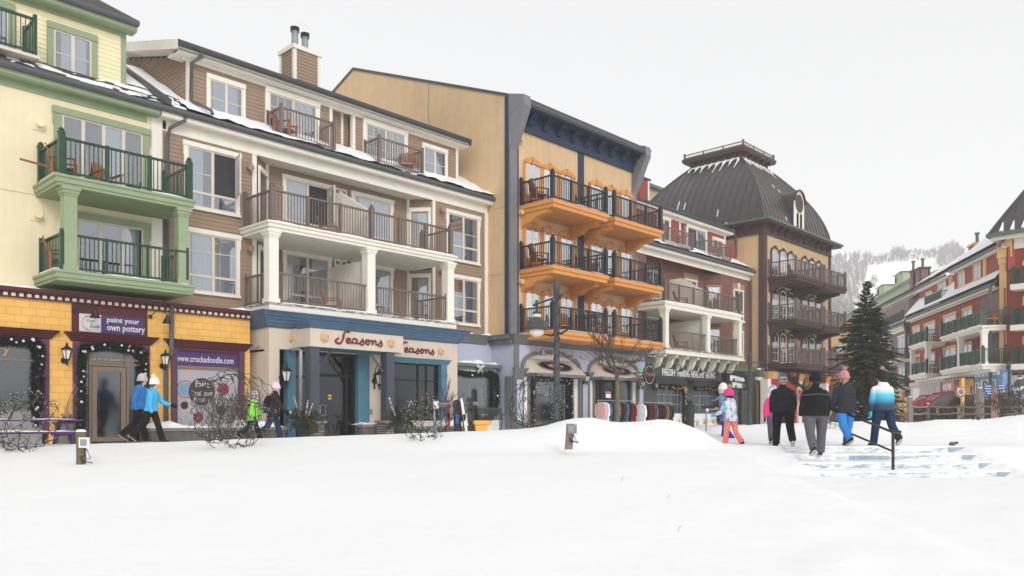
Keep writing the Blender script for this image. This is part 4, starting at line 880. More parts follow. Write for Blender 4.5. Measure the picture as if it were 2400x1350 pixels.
def arched_trio(P, x0, x1, zb, zt, y, m, frame, glass='glass', kind='seg', door_mid=True, fr=None, zdoor=None, seed=0):
    """three narrow openings under one moulded surround with three arched heads and keystones"""
    n = 3; w_ = (x1-x0)/n; f = MB(fr); out = y-0.10
    rise = 0.11 if kind == 'seg' else 0.34; tk = 0.22 if kind == 'seg' else 0.14
    g = MB(fr); pn = MB(fr); cu = MB(fr)
    for i in range(n):
        a, b = x0+w_*i, x0+w_*(i+1); jw = 0.13 if kind == 'seg' else 0.09; cxm = (a+b)/2; hw = w_/2
        zsp = zt-rise-tk
        def arc(r0x, r0z, zc): return [(cxm-r0x*math.cos(t), zc+r0z*math.sin(t)) for t in [PI*j/10 for j in range(11)]]
        o = arc(hw, rise+tk*0.6, zsp+tk*0.4); q = arc(hw-jw, rise if kind == 'seg' else min(rise, hw-jw), zsp)
        V = [(p[0], out, p[1]) for p in o]+[(p[0], out, p[1]) for p in q]+[(p[0], y, p[1]) for p in o]+[(p[0], y, p[1]) for p in q]
        F = []
        for j in range(10): F += [(j, 11+j, 12+j, j+1), (j, j+1, 23+j, 22+j), (11+j, 33+j, 34+j, 12+j)]
        f.add(V, F, m); f.box(a, a+jw, out, y, zb, zsp+tk*0.4, m); f.box(b-jw, b, out, y, zb, zsp+tk*0.4, m)
        f.prism([(cxm-0.045, zt-tk*1.15), (cxm+0.045, zt-tk*1.15), (cxm+0.07, zt+0.05), (cxm-0.07, zt+0.05)], 'y', out-0.04, y, m)
        if i < n-1 and kind == 'seg': f.box(b-jw, b+jw, out+0.01, y-0.002, zsp, zsp+tk*0.5, m)
        zz = zb+0.02 if (i == 1 and door_mid) or zdoor is None else zdoor
        if not ((i == 1 and door_mid)) : zz = zb+ (0.55 if kind == 'seg' else 0.15)
        aa, bb = a+jw, b-jw; zh = zsp+(0.08 if kind == 'seg' else 0.0); fw = 0.055 if not (i == 1 and door_mid) else 0.11
        f.box(aa, bb, y-0.02, y-0.004, zb, zsp+rise*0.8, m)
        if zz > zb+0.1: f.box(aa, bb, y-0.06, y-0.02, zb, zz, m)
        g.box(aa, bb, y-0.07, y-0.03, zz, zz+fw, frame); g.box(aa, aa+fw, y-0.07, y-0.03, zz+fw, zh, frame); g.box(bb-fw, bb, y-0.07, y-0.03, zz+fw, zh, frame)
        g.box((aa+bb)/2-0.012, (aa+bb)/2+0.012, y-0.065, y-0.035, zz+fw, zh, frame)
        nb = 3 if i != 1 else 4
        for k in range(1, nb): z_ = zz+fw+(zh-zz-fw)*k/nb; g.box(aa+fw, bb-fw, y-0.064, y-0.036, z_-0.012, z_+0.012, frame)
        ar = arc((bb-aa)/2, min(rise, (bb-aa)/2) if kind != 'seg' else rise*0.75, zh); ar2 = arc((bb-aa)/2-fw*0.8, (min(rise, (bb-aa)/2) if kind != 'seg' else rise*0.75)-fw*0.8, zh)
        V = [(p[0], y-0.07, p[1]) for p in ar]+[(p[0], y-0.07, p[1]) for p in ar2]; g.add(V, [(j, 11+j, 12+j, j+1) for j in range(10)], frame)
        pn.add([(p[0], y-0.05, p[1]) for p in ar]+[(bb, y-0.05, zz+fw), (aa, y-0.05, zz+fw)], [tuple(range(13))], glass)
        cu.box(aa+fw*0.5, bb-fw*0.5, y-0.03, y-0.022, zz, zh, 'unlit_dark'); r_ = random.Random(seed+i)  # near-black backing painted as the room's shade, kept with the curtains
        if r_.random() < 0.75: cu.box(aa+fw, aa+fw+(bb-aa-2*fw)*r_.uniform(0.4, 1), y-0.04, y-0.034, zz+fw, zh, 'curtain')
    o_ = f.build('window', P); g.build('frame', o_); pn.build('pane', o_); cu.build('curtain', o_)
YB = -3.35
for k, (z, ztop) in enumerate(((9.90, 12.12), (7.13, 9.30), (4.42, 6.45))):
    for j, (a, b) in enumerate(((25.62, 29.5), (29.95, 33.95))):
        f = MB(); f.box(a, b, YB, YC-0.002, z-0.17, z-0.01, 'orange_paint'); f.box(a+0.06, b-0.06, YB+0.06, YC-0.003, z-0.34, z-0.17, 'orange_paint'); f.box(a+0.01, b-0.01, YB+0.01, YC-0.004, z-0.01, z+0.02, 'dark_gutter')
        if k < 2:
            for xb in (a+0.12, b-0.52): f.prism([(YC, z-0.34), (YB+0.45, z-0.34), (YB+0.42, z-0.46), (YB+0.62, z-0.52), (YC-0.9, z-0.56), (YC-0.62, z-0.75), (YC-0.3, z-0.80), (YC, z-0.95)], 'x', xb, xb+0.36, 'orange_paint')
        b_ = f.build('balcony', C_)
        y0_ = YC-0.05 if j == 0 else YC-0.05
        railing(b_, [(a+0.1, YC-0.03), (a+0.1, YB+0.12), (b-0.1, YB+0.12), (b-0.1, YC-0.03)], z+0.02, 'black_rail', 1.0, pw=0.16, thick=0.026)
        f = MB(); snow_strip(f, a+0.05, b-0.05, YB, YB+0.16, z+0.02, 0.035, k*3+j); f.build('snow_cover', C_)
        x0, x1 = (U(1225, YC), U(1345, YC)) if j == 0 else (U(1378, YC), U(1482, YC))
        arched_trio(C_, x0, x1, z+0.03, ztop, YC-0.003, 'orange_paint', 'white_trim', seed=k*2+j)
wall_vent(C_, U(1216, YC), YC, 12.75, 'tan_stucco', 'tan_stucco'); wall_vent(C_, U(1216, YC), YC, 9.6, 'tan_stucco', 'tan_stucco'); wall_vent(C_, U(1216, YC), YC, 6.6, 'tan_stucco', 'tan_stucco')
# shop storey of C
S3 = thing('boutique', 'lavender and grey boutique front with arched bays and beige awnings', 'shop', (29, -1.5, 0))
YF = -1.6
f = MB(); f.box(22.1, XC, -0.25, 0.5, 2.85, 4.0, 'lavender'); f.box(XC, 34.9, YF, -0.2, 3.75, 4.0, 'lavender'); f.box(XC, XC+0.3, YF, -0.2, 0, 3.75, 'lavender')
AR = [(U(1225, YF), U(1356, YF)), (U(1380, YF), U(1492, YF))]
def spandrel(mb, x0, x1, z0, z1, y, y1, m, xa, xb):
    """wall above an elliptical arch from xa to xb, filling x0..x1"""
    n = 16; c = (x0+x1)/2; rx = (x1-x0)/2; V = []; F = []
    for i in range(n+1):
        t = PI*i/n; X = c-rx*math.cos(t); s_ = abs(math.sin(t))**0.65; V += [(X, y, z0+(z1-z0-0.18)*s_), (X, y, z1), (X, y1, z0+(z1-z0-0.18)*s_)]
    for i in range(n): a = 3*i; F += [(a, a+3, a+4, a+1), (a, a+2, a+5, a+3)]
    mb.add(V, F, m)
for a, b in AR: spandrel(f, a, b, 2.75, 3.75, YF, YF+0.25, 'lavender', a, b)
f.box(XC+0.3, AR[0][0], YF, -0.2, 2.75, 3.75, 'lavender'); f.box(AR[0][1], AR[1][0], YF, -0.2, 2.75, 3.75, 'lavender'); f.box(AR[1][1], 34.9, YF, -0.2, 2.75, 3.75, 'lavender')
f.build('wall', S3)
f = MB(); cornice(f, XC-0.0, 34.9, YF, 3.88, 4.28, 0.38, 'shop_grey', 5, y1=0.3); cornice(f, 22.0, XC-0.35, -0.25, 3.88, 4.28, 0.3, 'shop_grey', 5, ret=False, y1=0.3); f.box(XC-0.36, XC, YF+0.0, -0.25, 4.1, 4.275, 'shop_grey'); f.box(XC-0.2, XC, YF+0.0, -0.25, 3.9, 4.1, 'shop_grey'); f.build('cornice', S3)
f = MB(); snow_strip(f, 23.2, 25.0, -0.5, 0.0, 4.28, 0.22, 3); snow_strip(f, 25.0, 26.3, YF-0.36, YC, 4.28, 0.12, 4); snow_strip(f, 22.2, 24.95, -0.95, -0.3, 3.0, 0.25, 11, gap=0.4); f.build('snow_cover', S3)
f = MB()
for a, b in AR:
    n = 18; c = (a+b)/2; rx = (b-a)/2; V = []
    for i in range(n+1):
        t = PI*i/n; s_ = abs(math.sin(t))**0.65
        for q, w_ in ((1.0, 0), (1.0, 0.16)):
            V.append((c-(rx+w_*1.0)*math.cos(t), YF-0.07, 2.75+(0.82+w_)*s_))
    f.add(V, [(2*i, 2*i+2, 2*i+3, 2*i+1) for i in range(n)], 'shop_grey')
    V2 = [(v[0], YF-0.07, v[2]) for v in V[0::2]]+[(v[0], YF, v[2]) for v in V[0::2]]; f.add(V2, [(i, i+1, n+2+i, n+1+i) for i in range(n)], 'shop_grey')
    V2 = [(v[0], YF-0.07, v[2]) for v in V[1::2]]+[(v[0], YF, v[2]) for v in V[1::2]]; f.add(V2, [(i, n+1+i, n+2+i, i+1) for i in range(n)], 'shop_grey')
    n = 16; V = [(c, YF+0.12, 2.7)]+[(c-rx*math.cos(PI*i/n), YF+0.12, 2.75+0.82*abs(math.sin(PI*i/n))**0.65) for i in range(n+1)]; f.add(V, [(0, i+2, i+1) for i in range(n)], 'white_trim')
    f.box(a, a+0.35, YF+0.05, YF+0.15, 0.1, 2.75, 'white_trim'); f.box(b-0.35, b, YF+0.05, YF+0.15, 0.1, 2.75, 'white_trim')
    f.box(a+0.35, a+0.5, YF+0.0, YF+0.15, 0.1, 2.75, 'shop_grey'); f.box(b-0.5, b-0.35, YF+0.0, YF+0.15, 0.1, 2.75, 'shop_grey')
f.build('arch_surround', S3)
f = MB()
for xa, xb in ((XC-0.05, AR[0][0]), (AR[0][1], AR[1][0]), (AR[1][1], AR[1][1]+0.55)):
    f.box(xa, xb, YF-0.08, YF+0.1, 0, 2.55, 'shop_grey'); cornice(f, xa, xb, YF-0.08, 2.55, 2.86, 0.16, 'shop_grey', 3)
    m_ = (xa+xb)/2; q = min(0.18, (xb-xa)*0.3); f.box(m_-q-0.03, m_+q+0.03, YF-0.095, YF-0.08, 0.55, 2.4, 'navy'); f.box(m_-q, m_+q, YF-0.10, YF-0.095, 0.58, 2.37, 'lavender')
f.box(XC-0.06, XC, YF+0.1, YF+0.5, 0, 2.5, 'shop_grey'); f.box(XC-0.02, XC+0.3, YF-0.03, YF, 2.86, 3.88, 'shop_grey')
f.build('pilaster', S3)
f = MB(); f.box(22.0, 34.9, -0.15, -0.1, 0, 2.8, 'unlit_mid'); f.box(25.4, 34.9, YF+0.2, -0.15, 2.72, 2.78, 'unlit_dark'); f.box(25.4, 34.9, YF+0.1, -0.1, 0, 0.12, 'conc'); f.build('interior', S3)
(a, b), (c, d) = AR
shopglass(S3, a+0.5, b-0.5, 0.3, 2.7, YF+0.06, 'shop_grey', vs_=(U(1326, YF),)); f = MB(); f.box(a+0.35, b-0.35, YF-0.02, YF+0.2, 0, 0.3, 'conc'); f.build('plinth', S3)
shopglass(S3, c+0.5, c+1.1, 0.1, 2.7, YF+0.06, 'charcoal_dark', hs_=()); shopglass(S3, c+1.1, c+2.15, 0.1, 2.7, YF+0.08, 'charcoal_dark', fw=0.09, name='door'); shopglass(S3, c+2.15, d-0.5, 0.1, 2.7, YF+0.06, 'charcoal_dark', vs_=())
# bay window on the recessed part
wx0, wx1, wy = 22.2, 24.9, -0.9
f = MB(); f.box(wx0, wx1, wy, -0.25, 0, 0.82, 'white_trim'); f.box(wx1-0.16, wx1, wy, wy+0.12, 0.82, 2.8, 'shop_grey'); f.box(wx0, wx1, wy, -0.25, 2.72, 2.86, 'shop_grey'); f.box(wx0-0.05, wx1+0.1, wy-0.1, -0.25, 2.86, 2.98, 'shop_grey'); f.box(wx0, wx1, wy-0.06, wy, 0.76, 0.84, 'white_trim'); f.build('bay', S3)
shopglass(S3, wx0, wx1-0.16, 0.84, 2.72, wy+0.02, 'white_trim')
# mannequins and goods in the windows
def mannequin(x, y, z, h, m, m2, label):
    g = MB(); s_ = h/1.7
    g.lathe((x, y, z), [(0.14*s_, 0), (0.14*s_, 0.02), (0.02, 0.03), (0.02, 0.75*s_)], 'steel', 10)
    g.lathe((x, y, z), [(0.22*s_, 0.55*s_), (0.19*s_, 0.9*s_), (0.13*s_, 1.05*s_), (0.18*s_, 1.25*s_), (0.17*s_, 1.35*s_), (0.06*s_, 1.42*s_), (0.05*s_, 1.5*s_)], m, 12)
    g.ball((x, y, z+1.6*s_), 0.1*s_, m2, 10, (0.85, 1, 1.2))
    tag(g.build('mannequin', smooth=True), label, 'mannequin')
mannequin(U(1128, -0.6), -0.55, 0.84, 1.35, 'curtain', 'green_siding', 'shop dummy with pale green head in the bay window behind the garland')
mannequin(U(1262, -1.1), -1.1, 0.3, 1.7, 'red_bulb', 'sand', 'shop dummy in a red top at the left of the boutique window')
mannequin(U(1300, -0.9), -0.9, 0.3, 1.75, 'curtain', 'white_paint', 'shop dummy in white at the middle of the boutique window')
mannequin(U(1282, -0.7), -0.7, 0.3, 1.6, 'teal', 'white_paint', 'shop dummy in teal behind the white one in the boutique window')
# ================================================================ building D: red brick with a white porch
D_ = thing('brick_house', 'red brick house with ochre window heads, white two storey porch and red clapboard dormers', 'house', (42, 2, 0))
DX0, DX1 = 34.35, 49.28
f = MB()
f.box(DX0, 37.4, 0, 8, 3.6, 9.72, 'red_brick'); f.box(45.7, DX1, 0, 8, 3.6, 9.72, 'red_brick'); f.box(37.4, 45.7, 0.8, 8, 3.6, 9.72, 'red_brick'); f.box(DX0, DX1, 0.9, 8, 9.7, 12.2, 'red_siding')
for z0, z1 in ((6.9, 9.72), (4.4, 6.7)): f.prism([(45.0, 0.8), (45.0, 0.79), (45.7, 0.0), (45.7, 0.8)], 'z', z0, z1, 'red_brick')
f.build('wall', D_)
eave(D_, DX0, 50.1, -0.5, 10.30, 0, frieze=0.30)
roof_slope(D_, DX0, 49.25, -0.42, 10.34, 0.95, 11.14, 'shingle'); patch_snow(D_, DX0, 49.25, -0.42, 10.36, 0.95, 11.14, 31, holes=-0.12, h=0.09)
roof_slope(D_, 47.6, 49.25, 0.9, 11.12, 2.4, 12.0, 'shingle'); patch_snow(D_, 47.6, 49.25, 0.9, 11.12, 2.4, 12.0, 33, holes=0.0)
f = MB(); lap(f, (DX0, 0.8), (42.1, 0.8), 10.85, 12.62, 'red_siding'); lap(f, (42.9, 0.8), (47.55, 0.8), 10.85, 12.62, 'red_siding'); lap(f, (42.1, 1.2), (42.9, 1.2), 10.85, 12.62, 'red_siding'); f.build('dormer_wall', D_)
f = MB()
for x in (42.05, 42.85, 47.45): f.box(x-0.03, x+0.12, 0.76, 0.95, 10.85, 12.6, 'white_trim')
f.build('corner_board', D_)
eave(D_, DX0, 48.0, 0.28, 12.86, 0.8, frieze=0.12, gut='dark_gutter')
f = MB(); f.add([(DX0, 0.3, 12.88), (48.0, 0.3, 12.88), (48.0, 6.5, 14.7), (DX0, 6.5, 14.7)], [(0, 1, 2, 3)], 'shingle'); f.build('roof', D_)
window(D_, 39.6, 41.0, 10.6, 12.45, 0.8, ears=False, cols=2, sill=False, name='patio_door', door=True); window(D_, U(1607, 0.8), U(1655, 0.8), 10.55, 12.47, 0.8, ears=False, tw=0.15, cols=2, curtains=(1,), sill=False, name='patio_door', door=True)
window(D_, U(1668, 0.8), U(1694, 0.8), 10.9, 12.2, 0.8, ears=False)
for x0, x1 in ((38.8, 41.9), (43.85, 46.4)):
    f = MB(); f.box(x0-0.05, x1+0.08, -0.28, 0.8, 10.42, 10.50, 'brown_rail'); b_ = f.build('balcony', D_)
    railing(b_, [(x0, 0.72), (x0, -0.2), (x1, -0.2), (x1, 0.72)], 10.5, 'brown_rail', 1.02, finial=False, post_gap=3)
def brick_window(P, x0, x1, z0, z1, y, key=True, **k):
    h = MB(); h.box(x0-0.12, x1+0.12, y-0.05, y, z1-0.02, z1+0.36, 'khaki'); h.box(x0-0.12, x0, y-0.03, y, z0, z1, 'khaki'); h.box(x1, x1+0.12, y-0.03, y, z0, z1, 'khaki'); h.box(x0-0.15, x1+0.15, y-0.09, y, z0-0.12, z0, 'white_trim')
    if key: c = (x0+x1)/2; h.prism([(c-0.07, z1+0.02), (c+0.07, z1+0.02), (c+0.12, z1+0.42), (c-0.12, z1+0.42)], 'y', y-0.09, y, 'white_trim')
    h.build('window_head', P); return window(P, x0, x1, z0, z1, y, tw=0.07, head=0.08, ears=False, sill=False, **k)
for z0, z1 in ((7.0, 8.95), (4.5, 6.3)):
    brick_window(D_, U(1718, 0), U(1741, 0), z0, z1, 0, low=0.28); brick_window(D_, 35.2, 36.4, z0+0.5, z1+0.05, 0, key=False)
    brick_window(D_, 38.3, 40.0, z0-0.05, z1+0.2, 0.8, key=False, low=0.3); brick_window(D_, 42.6, 44.0, z0-0.05, z1+0.2, 0.8, key=False, low=0.3)
    fr_ = Frame(45.0, 0.79, math.atan2(-0.79, 0.7)); L_ = math.hypot(0.79, 0.7)
    window(D_, 0.04, L_-0.04, z0-0.1, z1+0.05, -0.01, cols=1, tw=0.06, head=0.08, low=0.12, fr=fr_, sill=False, name='door', ears=False, frame='khaki', trim='khaki', curtains=(0,))
f = MB(); f.box(36.48, 44.95, -1.80, 0.8, 6.76, 6.92, 'white_trim'); f.box(36.55, 44.88, -1.74, 0.8, 6.55, 6.76, 'white_trim'); b_ = f.build('balcony', D_)
railing(b_, [(36.65, -0.03), (36.65, -1.66), (41.0, -1.66), (44.8, -1.66), (44.8, -0.03)], 6.92, 'brown_rail', 1.02, pw=0.15)
f = MB(); f.box(36.40, 45.05, -1.92, 0.8, 4.36, 4.42, 'weathered'); f.box(36.45, 45.0, -1.86, 0.8, 4.12, 4.36, 'white_trim'); b_ = f.build('balcony', D_)
railing(b_, [(36.65, -0.03), (36.65, -1.66), (40.9, -1.66)], 4.44, 'brown_rail', 1.0, finial=False, pw=0.06); railing(b_, [(41.1, -1.66), (44.7, -1.66), (44.7, -0.03)], 4.44, 'brown_rail', 1.0, finial=False, pw=0.06)
for x in (36.7, 41.0, 44.72): column(D_, x, -1.62, 4.42, 6.56, 0.34, 'white_trim')
s_ = MB(); s_.prism([(0.78, 6.92), (-1.4, 6.92), (-1.4, 8.05), (0.0, 8.85), (0.78, 8.85)], 'x', 40.96, 41.04, 'white_trim'); s_.build('privacy_screen', D_)
s_ = MB(); s_.prism([(0.78, 4.42), (-1.4, 4.42), (-1.4, 6.3), (0.78, 6.3)], 'x', 40.96, 41.04, 'white_trim'); s_.build('privacy_screen', D_)
f = MB(); snow_strip(f, 36.5, 44.9, -1.82, -1.68, 6.92, 0.05, 51); snow_strip(f, 34.6, 36.4, -1.5, -0.9, 3.95, 0.1, 5); f.build('snow_cover', D_)
wall_vent(D_, U(1657, 0.8)+0.1, 0.8, 9.0, 'red_brick', 'crimson')
downpipe(D_, [(DX1+0.5, -0.42, 10.15), (DX1+0.3, -0.35, 9.95), (DX1-0.03, -0.15, 9.7), (DX1-0.03, -0.15, 0.3)], 'gutter', 0.07)
# food shop under D
S4 = thing('food_shop', 'charcoal grey food shop front with white bracketed deck above and garage style windows', 'shop', (41, -1.2, 0))
YP = -1.0
f = MB(); f.box(34.9, 47.2, YP, -0.1, 2.75, 3.62, 'charcoal'); f.box(34.9, U(1540, YP), YP, -0.1, 0, 2.75, 'charcoal'); f.box(U(1607, YP), U(1624, YP), YP, -0.1, 0, 2.75, 'charcoal'); f.box(46.4, 47.2, YP, -0.1, 0, 2.75, 'charcoal'); f.build('wall', S4)
f = MB(); f.box(34.8, 49.2, YP-0.1, 0, 3.62, 3.92, 'olive'); f.box(34.8, 49.2, YP-0.16, 0, 3.85, 3.93, 'olive'); f.box(47.2, 49.2, YP+0.02, 0, 2.9, 3.6, 'charcoal'); f.build('cornice', S4)
f = MB()
for k in range(8):
    x = 36.6+k*1.13; f.prism([(YP, 4.1), (YP-0.72, 4.1), (YP-0.7, 3.98), (YP-0.5, 3.9), (YP-0.4, 3.65), (YP-0.28, 3.45), (YP-0.05, 3.36), (YP, 3.36)], 'x', x, x+0.16, 'white_trim')
for k, o_ in enumerate([None]): f.build('deck_bracket', S4)
f = MB(); f.box(34.9, 49.2, -0.2, -0.12, 0, 2.8, 'unlit_mid'); f.box(36, 37, -0.5, -0.2, 0.1, 1.3, 'galv'); f.box(42.5, 44.0, -0.5, -0.2, 0.1, 1.2, 'galv'); f.build('interior', S4)
def gg(x0, x1):
    n = 4; vs_ = [x0+(x1-x0)*k/n for k in range(1, n)]
    shopglass(S4, x0, x1, 0.95, 2.5, YP+0.05, 'galv', vs_=vs_, hs_=(1.47, 1.99), fw=0.045)
    f = MB(); f.box(x0, x1, YP+0.02, YP+0.1, 0.12, 0.95, 'white_paint'); r_ = random.Random(int(x0))
    for k in range(3):
        c = x0+(x1-x0)*(0.15+0.3*k); 
        for q in range(26): a, rr = r_.uniform(0, 2*PI), r_.uniform(0.02, 0.26); f.ball((c+rr*math.cos(a)*1.2, YP+0.005, 0.45+rr*math.sin(a)*0.9), r_.uniform(0.03, 0.06), r_.choice(['khaki', 'medal', 'ski_orange', 'sage', 'sand']), 6, (1, 0.2, 1))
    f.build('food_picture_panel', S4)
g0, g1, g2, g3 = U(1540, YP), U(1607, YP), U(1624, YP), U(1686, YP)
gg(g0+0.05, g1-0.05); gg(g2+0.05, g3)
f = MB()
for a, b in ((U(1533, -1.6), U(1612, -1.6)), (U(1623, -1.6), U(1692, -1.6))): f.prism([(YP, 2.95), (YP-0.62, 2.82), (YP-0.62, 2.52), (YP, 2.62)], 'x', a+0.15, b-0.05, 'charcoal_dark')
f.build('awning', S4)
shopglass(S4, 46.4-1.5, 46.4, 0.1, 2.7, YP+0.08, 'charcoal_dark', hs_=(0.9, 1.6, 2.2)); f = MB(); f.box(47.2, 49.2, YP+0.02, -0.1, 0, 2.9, 'charcoal'); f.box(48.3, 48.55, YP-0.03, YP+0.02, 0, 2.9, 'khaki'); f.build('pier', S4)
T = thing('slogan_lettering', 'white FRESH THINKING HEALTHY EATING lettering on the charcoal band', 'sign', (41, YP, 3.0))
f = MB(); a, b = U(1552, YP), U(1675, YP); w_ = (b-a)
f.text('FRESH', a, a+w_*0.225, 3.02, 3.40, YP, 'white_paint', 0.02, bold=0.02); f.text('THINKING', a+w_*0.25, a+w_*0.50, 3.02, 3.40, YP, 'white_paint', 0.02, bold=0.008); f.text('HEALTHY', a+w_*0.53, a+w_*0.79, 3.02, 3.40, YP, 'white_paint', 0.02, bold=0.02); f.text('EATING', a+w_*0.82, b, 3.02, 3.40, YP, 'white_paint', 0.02, bold=0.008); f.build('lettering', T)

f = MB(); p0 = at(1499, 430, y=5.0); p1 = at(1520, 424, y=5.0); lap(f, (p0.x, 5.0), (p1.x, 5.0), 13.5, p1.z, 'red_siding', 0.16); f.box(p0.x, p1.x, 5.02, 7, 13.5, p1.z, 'red_siding'); f.box(p1.x-0.12, p1.x+0.06, 4.96, 5.1, 13.5, p1.z, 'white_trim'); f.box(p0.x-0.1, p1.x+0.15, 4.9, 7.1, p1.z, p1.z+0.12, 'dark_gutter'); f.build('chimney', D_)
p0 = at(1521, 440, y=14.0); p1 = at(1552, 462, y=14.0); T_ = thing('tan_back_house', 'tan clapboard house end peeking between the red chimney and the bell roof', 'house', (p0.x+4, 16, 0)); f = MB(); lap(f, (p0.x-2, 14), (p1.x+4, 14), 14, p0.z, 'tan_siding', 0.2); f.box(p0.x-2, p1.x+4, 14.02, 20, 10, p0.z, 'tan_siding'); f.build('wall', T_); f = MB(); f.box(p0.x-2.3, p1.x+4.3, 13.6, 20.3, p0.z, p0.z+0.25, 'cap_green'); f.build('roof', T_)
# ================================================================ building E: tan tower with a metal bell roof
E_ = thing('mansard_tower', 'tan and brown hotel tower with a huge curved standing seam metal roof and brown balconies', 'hotel', (54, 3, 0))
EX0, EX1, EY0, EY1 = 49.3, 60.0, -1.0, 9.7
f = MB(); f.box(EX0, EX1, EY0, EY1, 3.6, 13.3, 'tower_tan')
for z in (7.0, 9.85): f.box(EX0-0.02, EX0, EY0, 4, z-0.02, z+0.02, 'tower_tan')
f.build('wall', E_)
f = MB(); f.box(EX0-0.07, EX0+0.40, EY0-0.07, EY0+0.30, 3.6, 13.3, 'tower_brown'); f.box(EX1-0.35, EX1+0.05, EY0-0.07, EY0+0.2, 3.6, 13.3, 'tower_brown'); f.build('pilaster', E_)
f = MB(); f.box(EX0-0.08, EX1+0.08, EY0-0.08, EY1, 12.72, 13.32, 'tower_brown'); f.box(EX0-0.12, EX1+0.12, EY0-0.12, EY1, 12.68, 12.76, 'tower_brown')
for k in range(10):
    x = EX0+0.9+k*0.98; pr = [(EY0-0.08, 13.3), (EY0-0.5, 13.3), (EY0-0.5, 13.18), (EY0-0.26, 13.0), (EY0-0.08, 12.82)]
    f.prism(pr, 'x', x, x+0.1, 'tower_brown'); f.prism(pr, 'x', x+0.18, x+0.28, 'tower_brown')
for k in range(8):
    y = EY0+0.9+k*1.0; pr = [(EX0-0.08, 13.3), (EX0-0.5, 13.3), (EX0-0.5, 13.18), (EX0-0.26, 13.0), (EX0-0.08, 12.82)]
    f.prism(pr, 'y', y, y+0.1, 'tower_brown'); f.prism(pr, 'y', y+0.18, y+0.28, 'tower_brown')
f.build('bracket_cornice', E_)
f = MB(); f.box(EX0-0.62, EX1+0.62, EY0-0.62, EY1+0.6, 13.32, 13.44, 'tower_brown'); f.box(EX0-0.72, EX1+0.72, EY0-0.72, EY1+0.7, 13.44, 13.58, 'cap_green'); f.build('gutter', E_)
f = MB(); snow_strip(f, EX0+1.2, EX0+5.0, EY0-0.55, EY0-0.05, 13.58, 0.14, 3); snow_strip(f, EX0+6.6, EX1-0.5, EY0-0.55, EY0-0.05, 13.58, 0.12, 4)
f2 = Frame(EX0-0.3, EY1, -PI/2); g = MB(f2); snow_strip(g, 2.0, 8.5, -0.3, 0.3, 13.58, 0.2, 6); f.V += g.V; f.F += [tuple(i+len(f.V)-len(g.V) for i in q) for q in g.F]; f.M += [f.mi('snow')]*len(g.F); f.build('snow_cover', E_)
DZ0, DZ1, INS = 13.58, 19.2, 3.4
def dome(t):                        # inset and height at t in 0..1, bell-shaped
    return INS*t**1.75, DZ0+(DZ1-DZ0)*t
f = MB(); N_ = 22
for i in range(N_):
    (i0, z0), (i1, z1) = dome(i/N_), dome((i+1)/N_)
    c0 = [(EX0+i0, EY0+i0), (EX1-i0, EY0+i0), (EX1-i0, EY1-i0), (EX0+i0, EY1-i0)]; c1 = [(EX0+i1, EY0+i1), (EX1-i1, EY0+i1), (EX1-i1, EY1-i1), (EX0+i1, EY1-i1)]
    f.add([(*p, z0) for p in c0]+[(*p, z1) for p in c1], [(k, (k+1) % 4, 4+(k+1) % 4, 4+k) for k in range(4)], 'metal_roof')
r_o = f.build('roof', E_)
f = MB(); g = MB(); rr = random.Random(8)
for face in range(4):
    W_ = EX1-EX0; n = 19
    for k in range(1, n):
        u = W_*k/n; tm = 1.0
        pts = []
        for i in range(N_*1+1):
            ins, z = dome(i/N_)
            if ins > min(u, W_-u): break
            x, y = {0: (EX0+u, EY0+ins), 1: (EX0+ins, EY0+u), 2: (EX1-ins, EY0+u), 3: (EX0+u, EY1-ins)}[face]
            pts.append((x, y, z))
        if len(pts) > 1: f.tube(pts, 0.042, 'tower_brown', 4, cap=False)
        if len(pts) >= N_ and face in (0, 1):          # snow caught along the top of the seams, in scallops between them
            ws = W_/n; ix, iy = (1, 0) if face == 0 else (0, 1); ox, oy = (0, -1) if face == 0 else (-1, 0); dep = rr.uniform(0.5, 1.5)*(0.5 if face == 0 else 1)
            def sp(a, dt):
                ins, z = dome(1-dt); b_ = {0: (EX0+u+a, EY0+ins), 1: (EX0+ins, EY0+u+a)}[face]; return (b_[0]+ox*0.05, b_[1]+oy*0.05, z+0.02)
            row = [(a*ws, (0.03+0.09*dep*abs(2*a-1)**2.5)) for a in (0, 0.1, 0.25, 0.5, 0.75, 0.9, 1)]
            if u+ws < W_-INS+0.3: g.add([sp(a, 0.0) for a, _ in row]+[sp(a, d_) for a, d_ in row], [(i, i+1, 8+i, 7+i) for i in range(6)], 'snow')
            nx, ny = (0, -1) if face == 0 else (-1, 0)
            for rep in range(1):
                s0 = rr.randint(N_-4, N_-2); q = [(p[0]+nx*0.05, p[1]+ny*0.05, p[2]) for p in pts[s0:]]
                if len(q) > 1: g.tube(q, [0.015+0.06*((j+1)/len(q))**1.5 for j in range(len(q))], 'snow', 5)
            if rr.random() < 0.4:
                s0 = rr.randint(2, 12); q = [(p[0]+nx*0.04, p[1]+ny*0.04, p[2]+0.01) for p in pts[s0:s0+rr.randint(2, 4)]]; g.tube(q, 0.035, 'snow', 4)
for a, b in ((EX0, EY0), (EX1, EY0), (EX0, EY1), (EX1, EY1)):
    pts = []
    for i in range(N_+1):
        ins, z = dome(i/N_); pts.append((a+(ins if a == EX0 else -ins), b+(ins if b == EY0 else -ins), z))
    f.tube(pts, 0.08, 'metal_roof', 6, cap=False)
f.build('seam', r_o)
snow_strip(g, EX0+INS, EX1-INS, EY0+INS-0.3, EY0+INS+0.1, DZ1-0.35, 0.2, 9, m='snow')
g.build('snow_cover', r_o)
f = MB(); a0, a1, b0, b1 = EX0+INS, EX1-INS, EY0+INS, EY1-INS
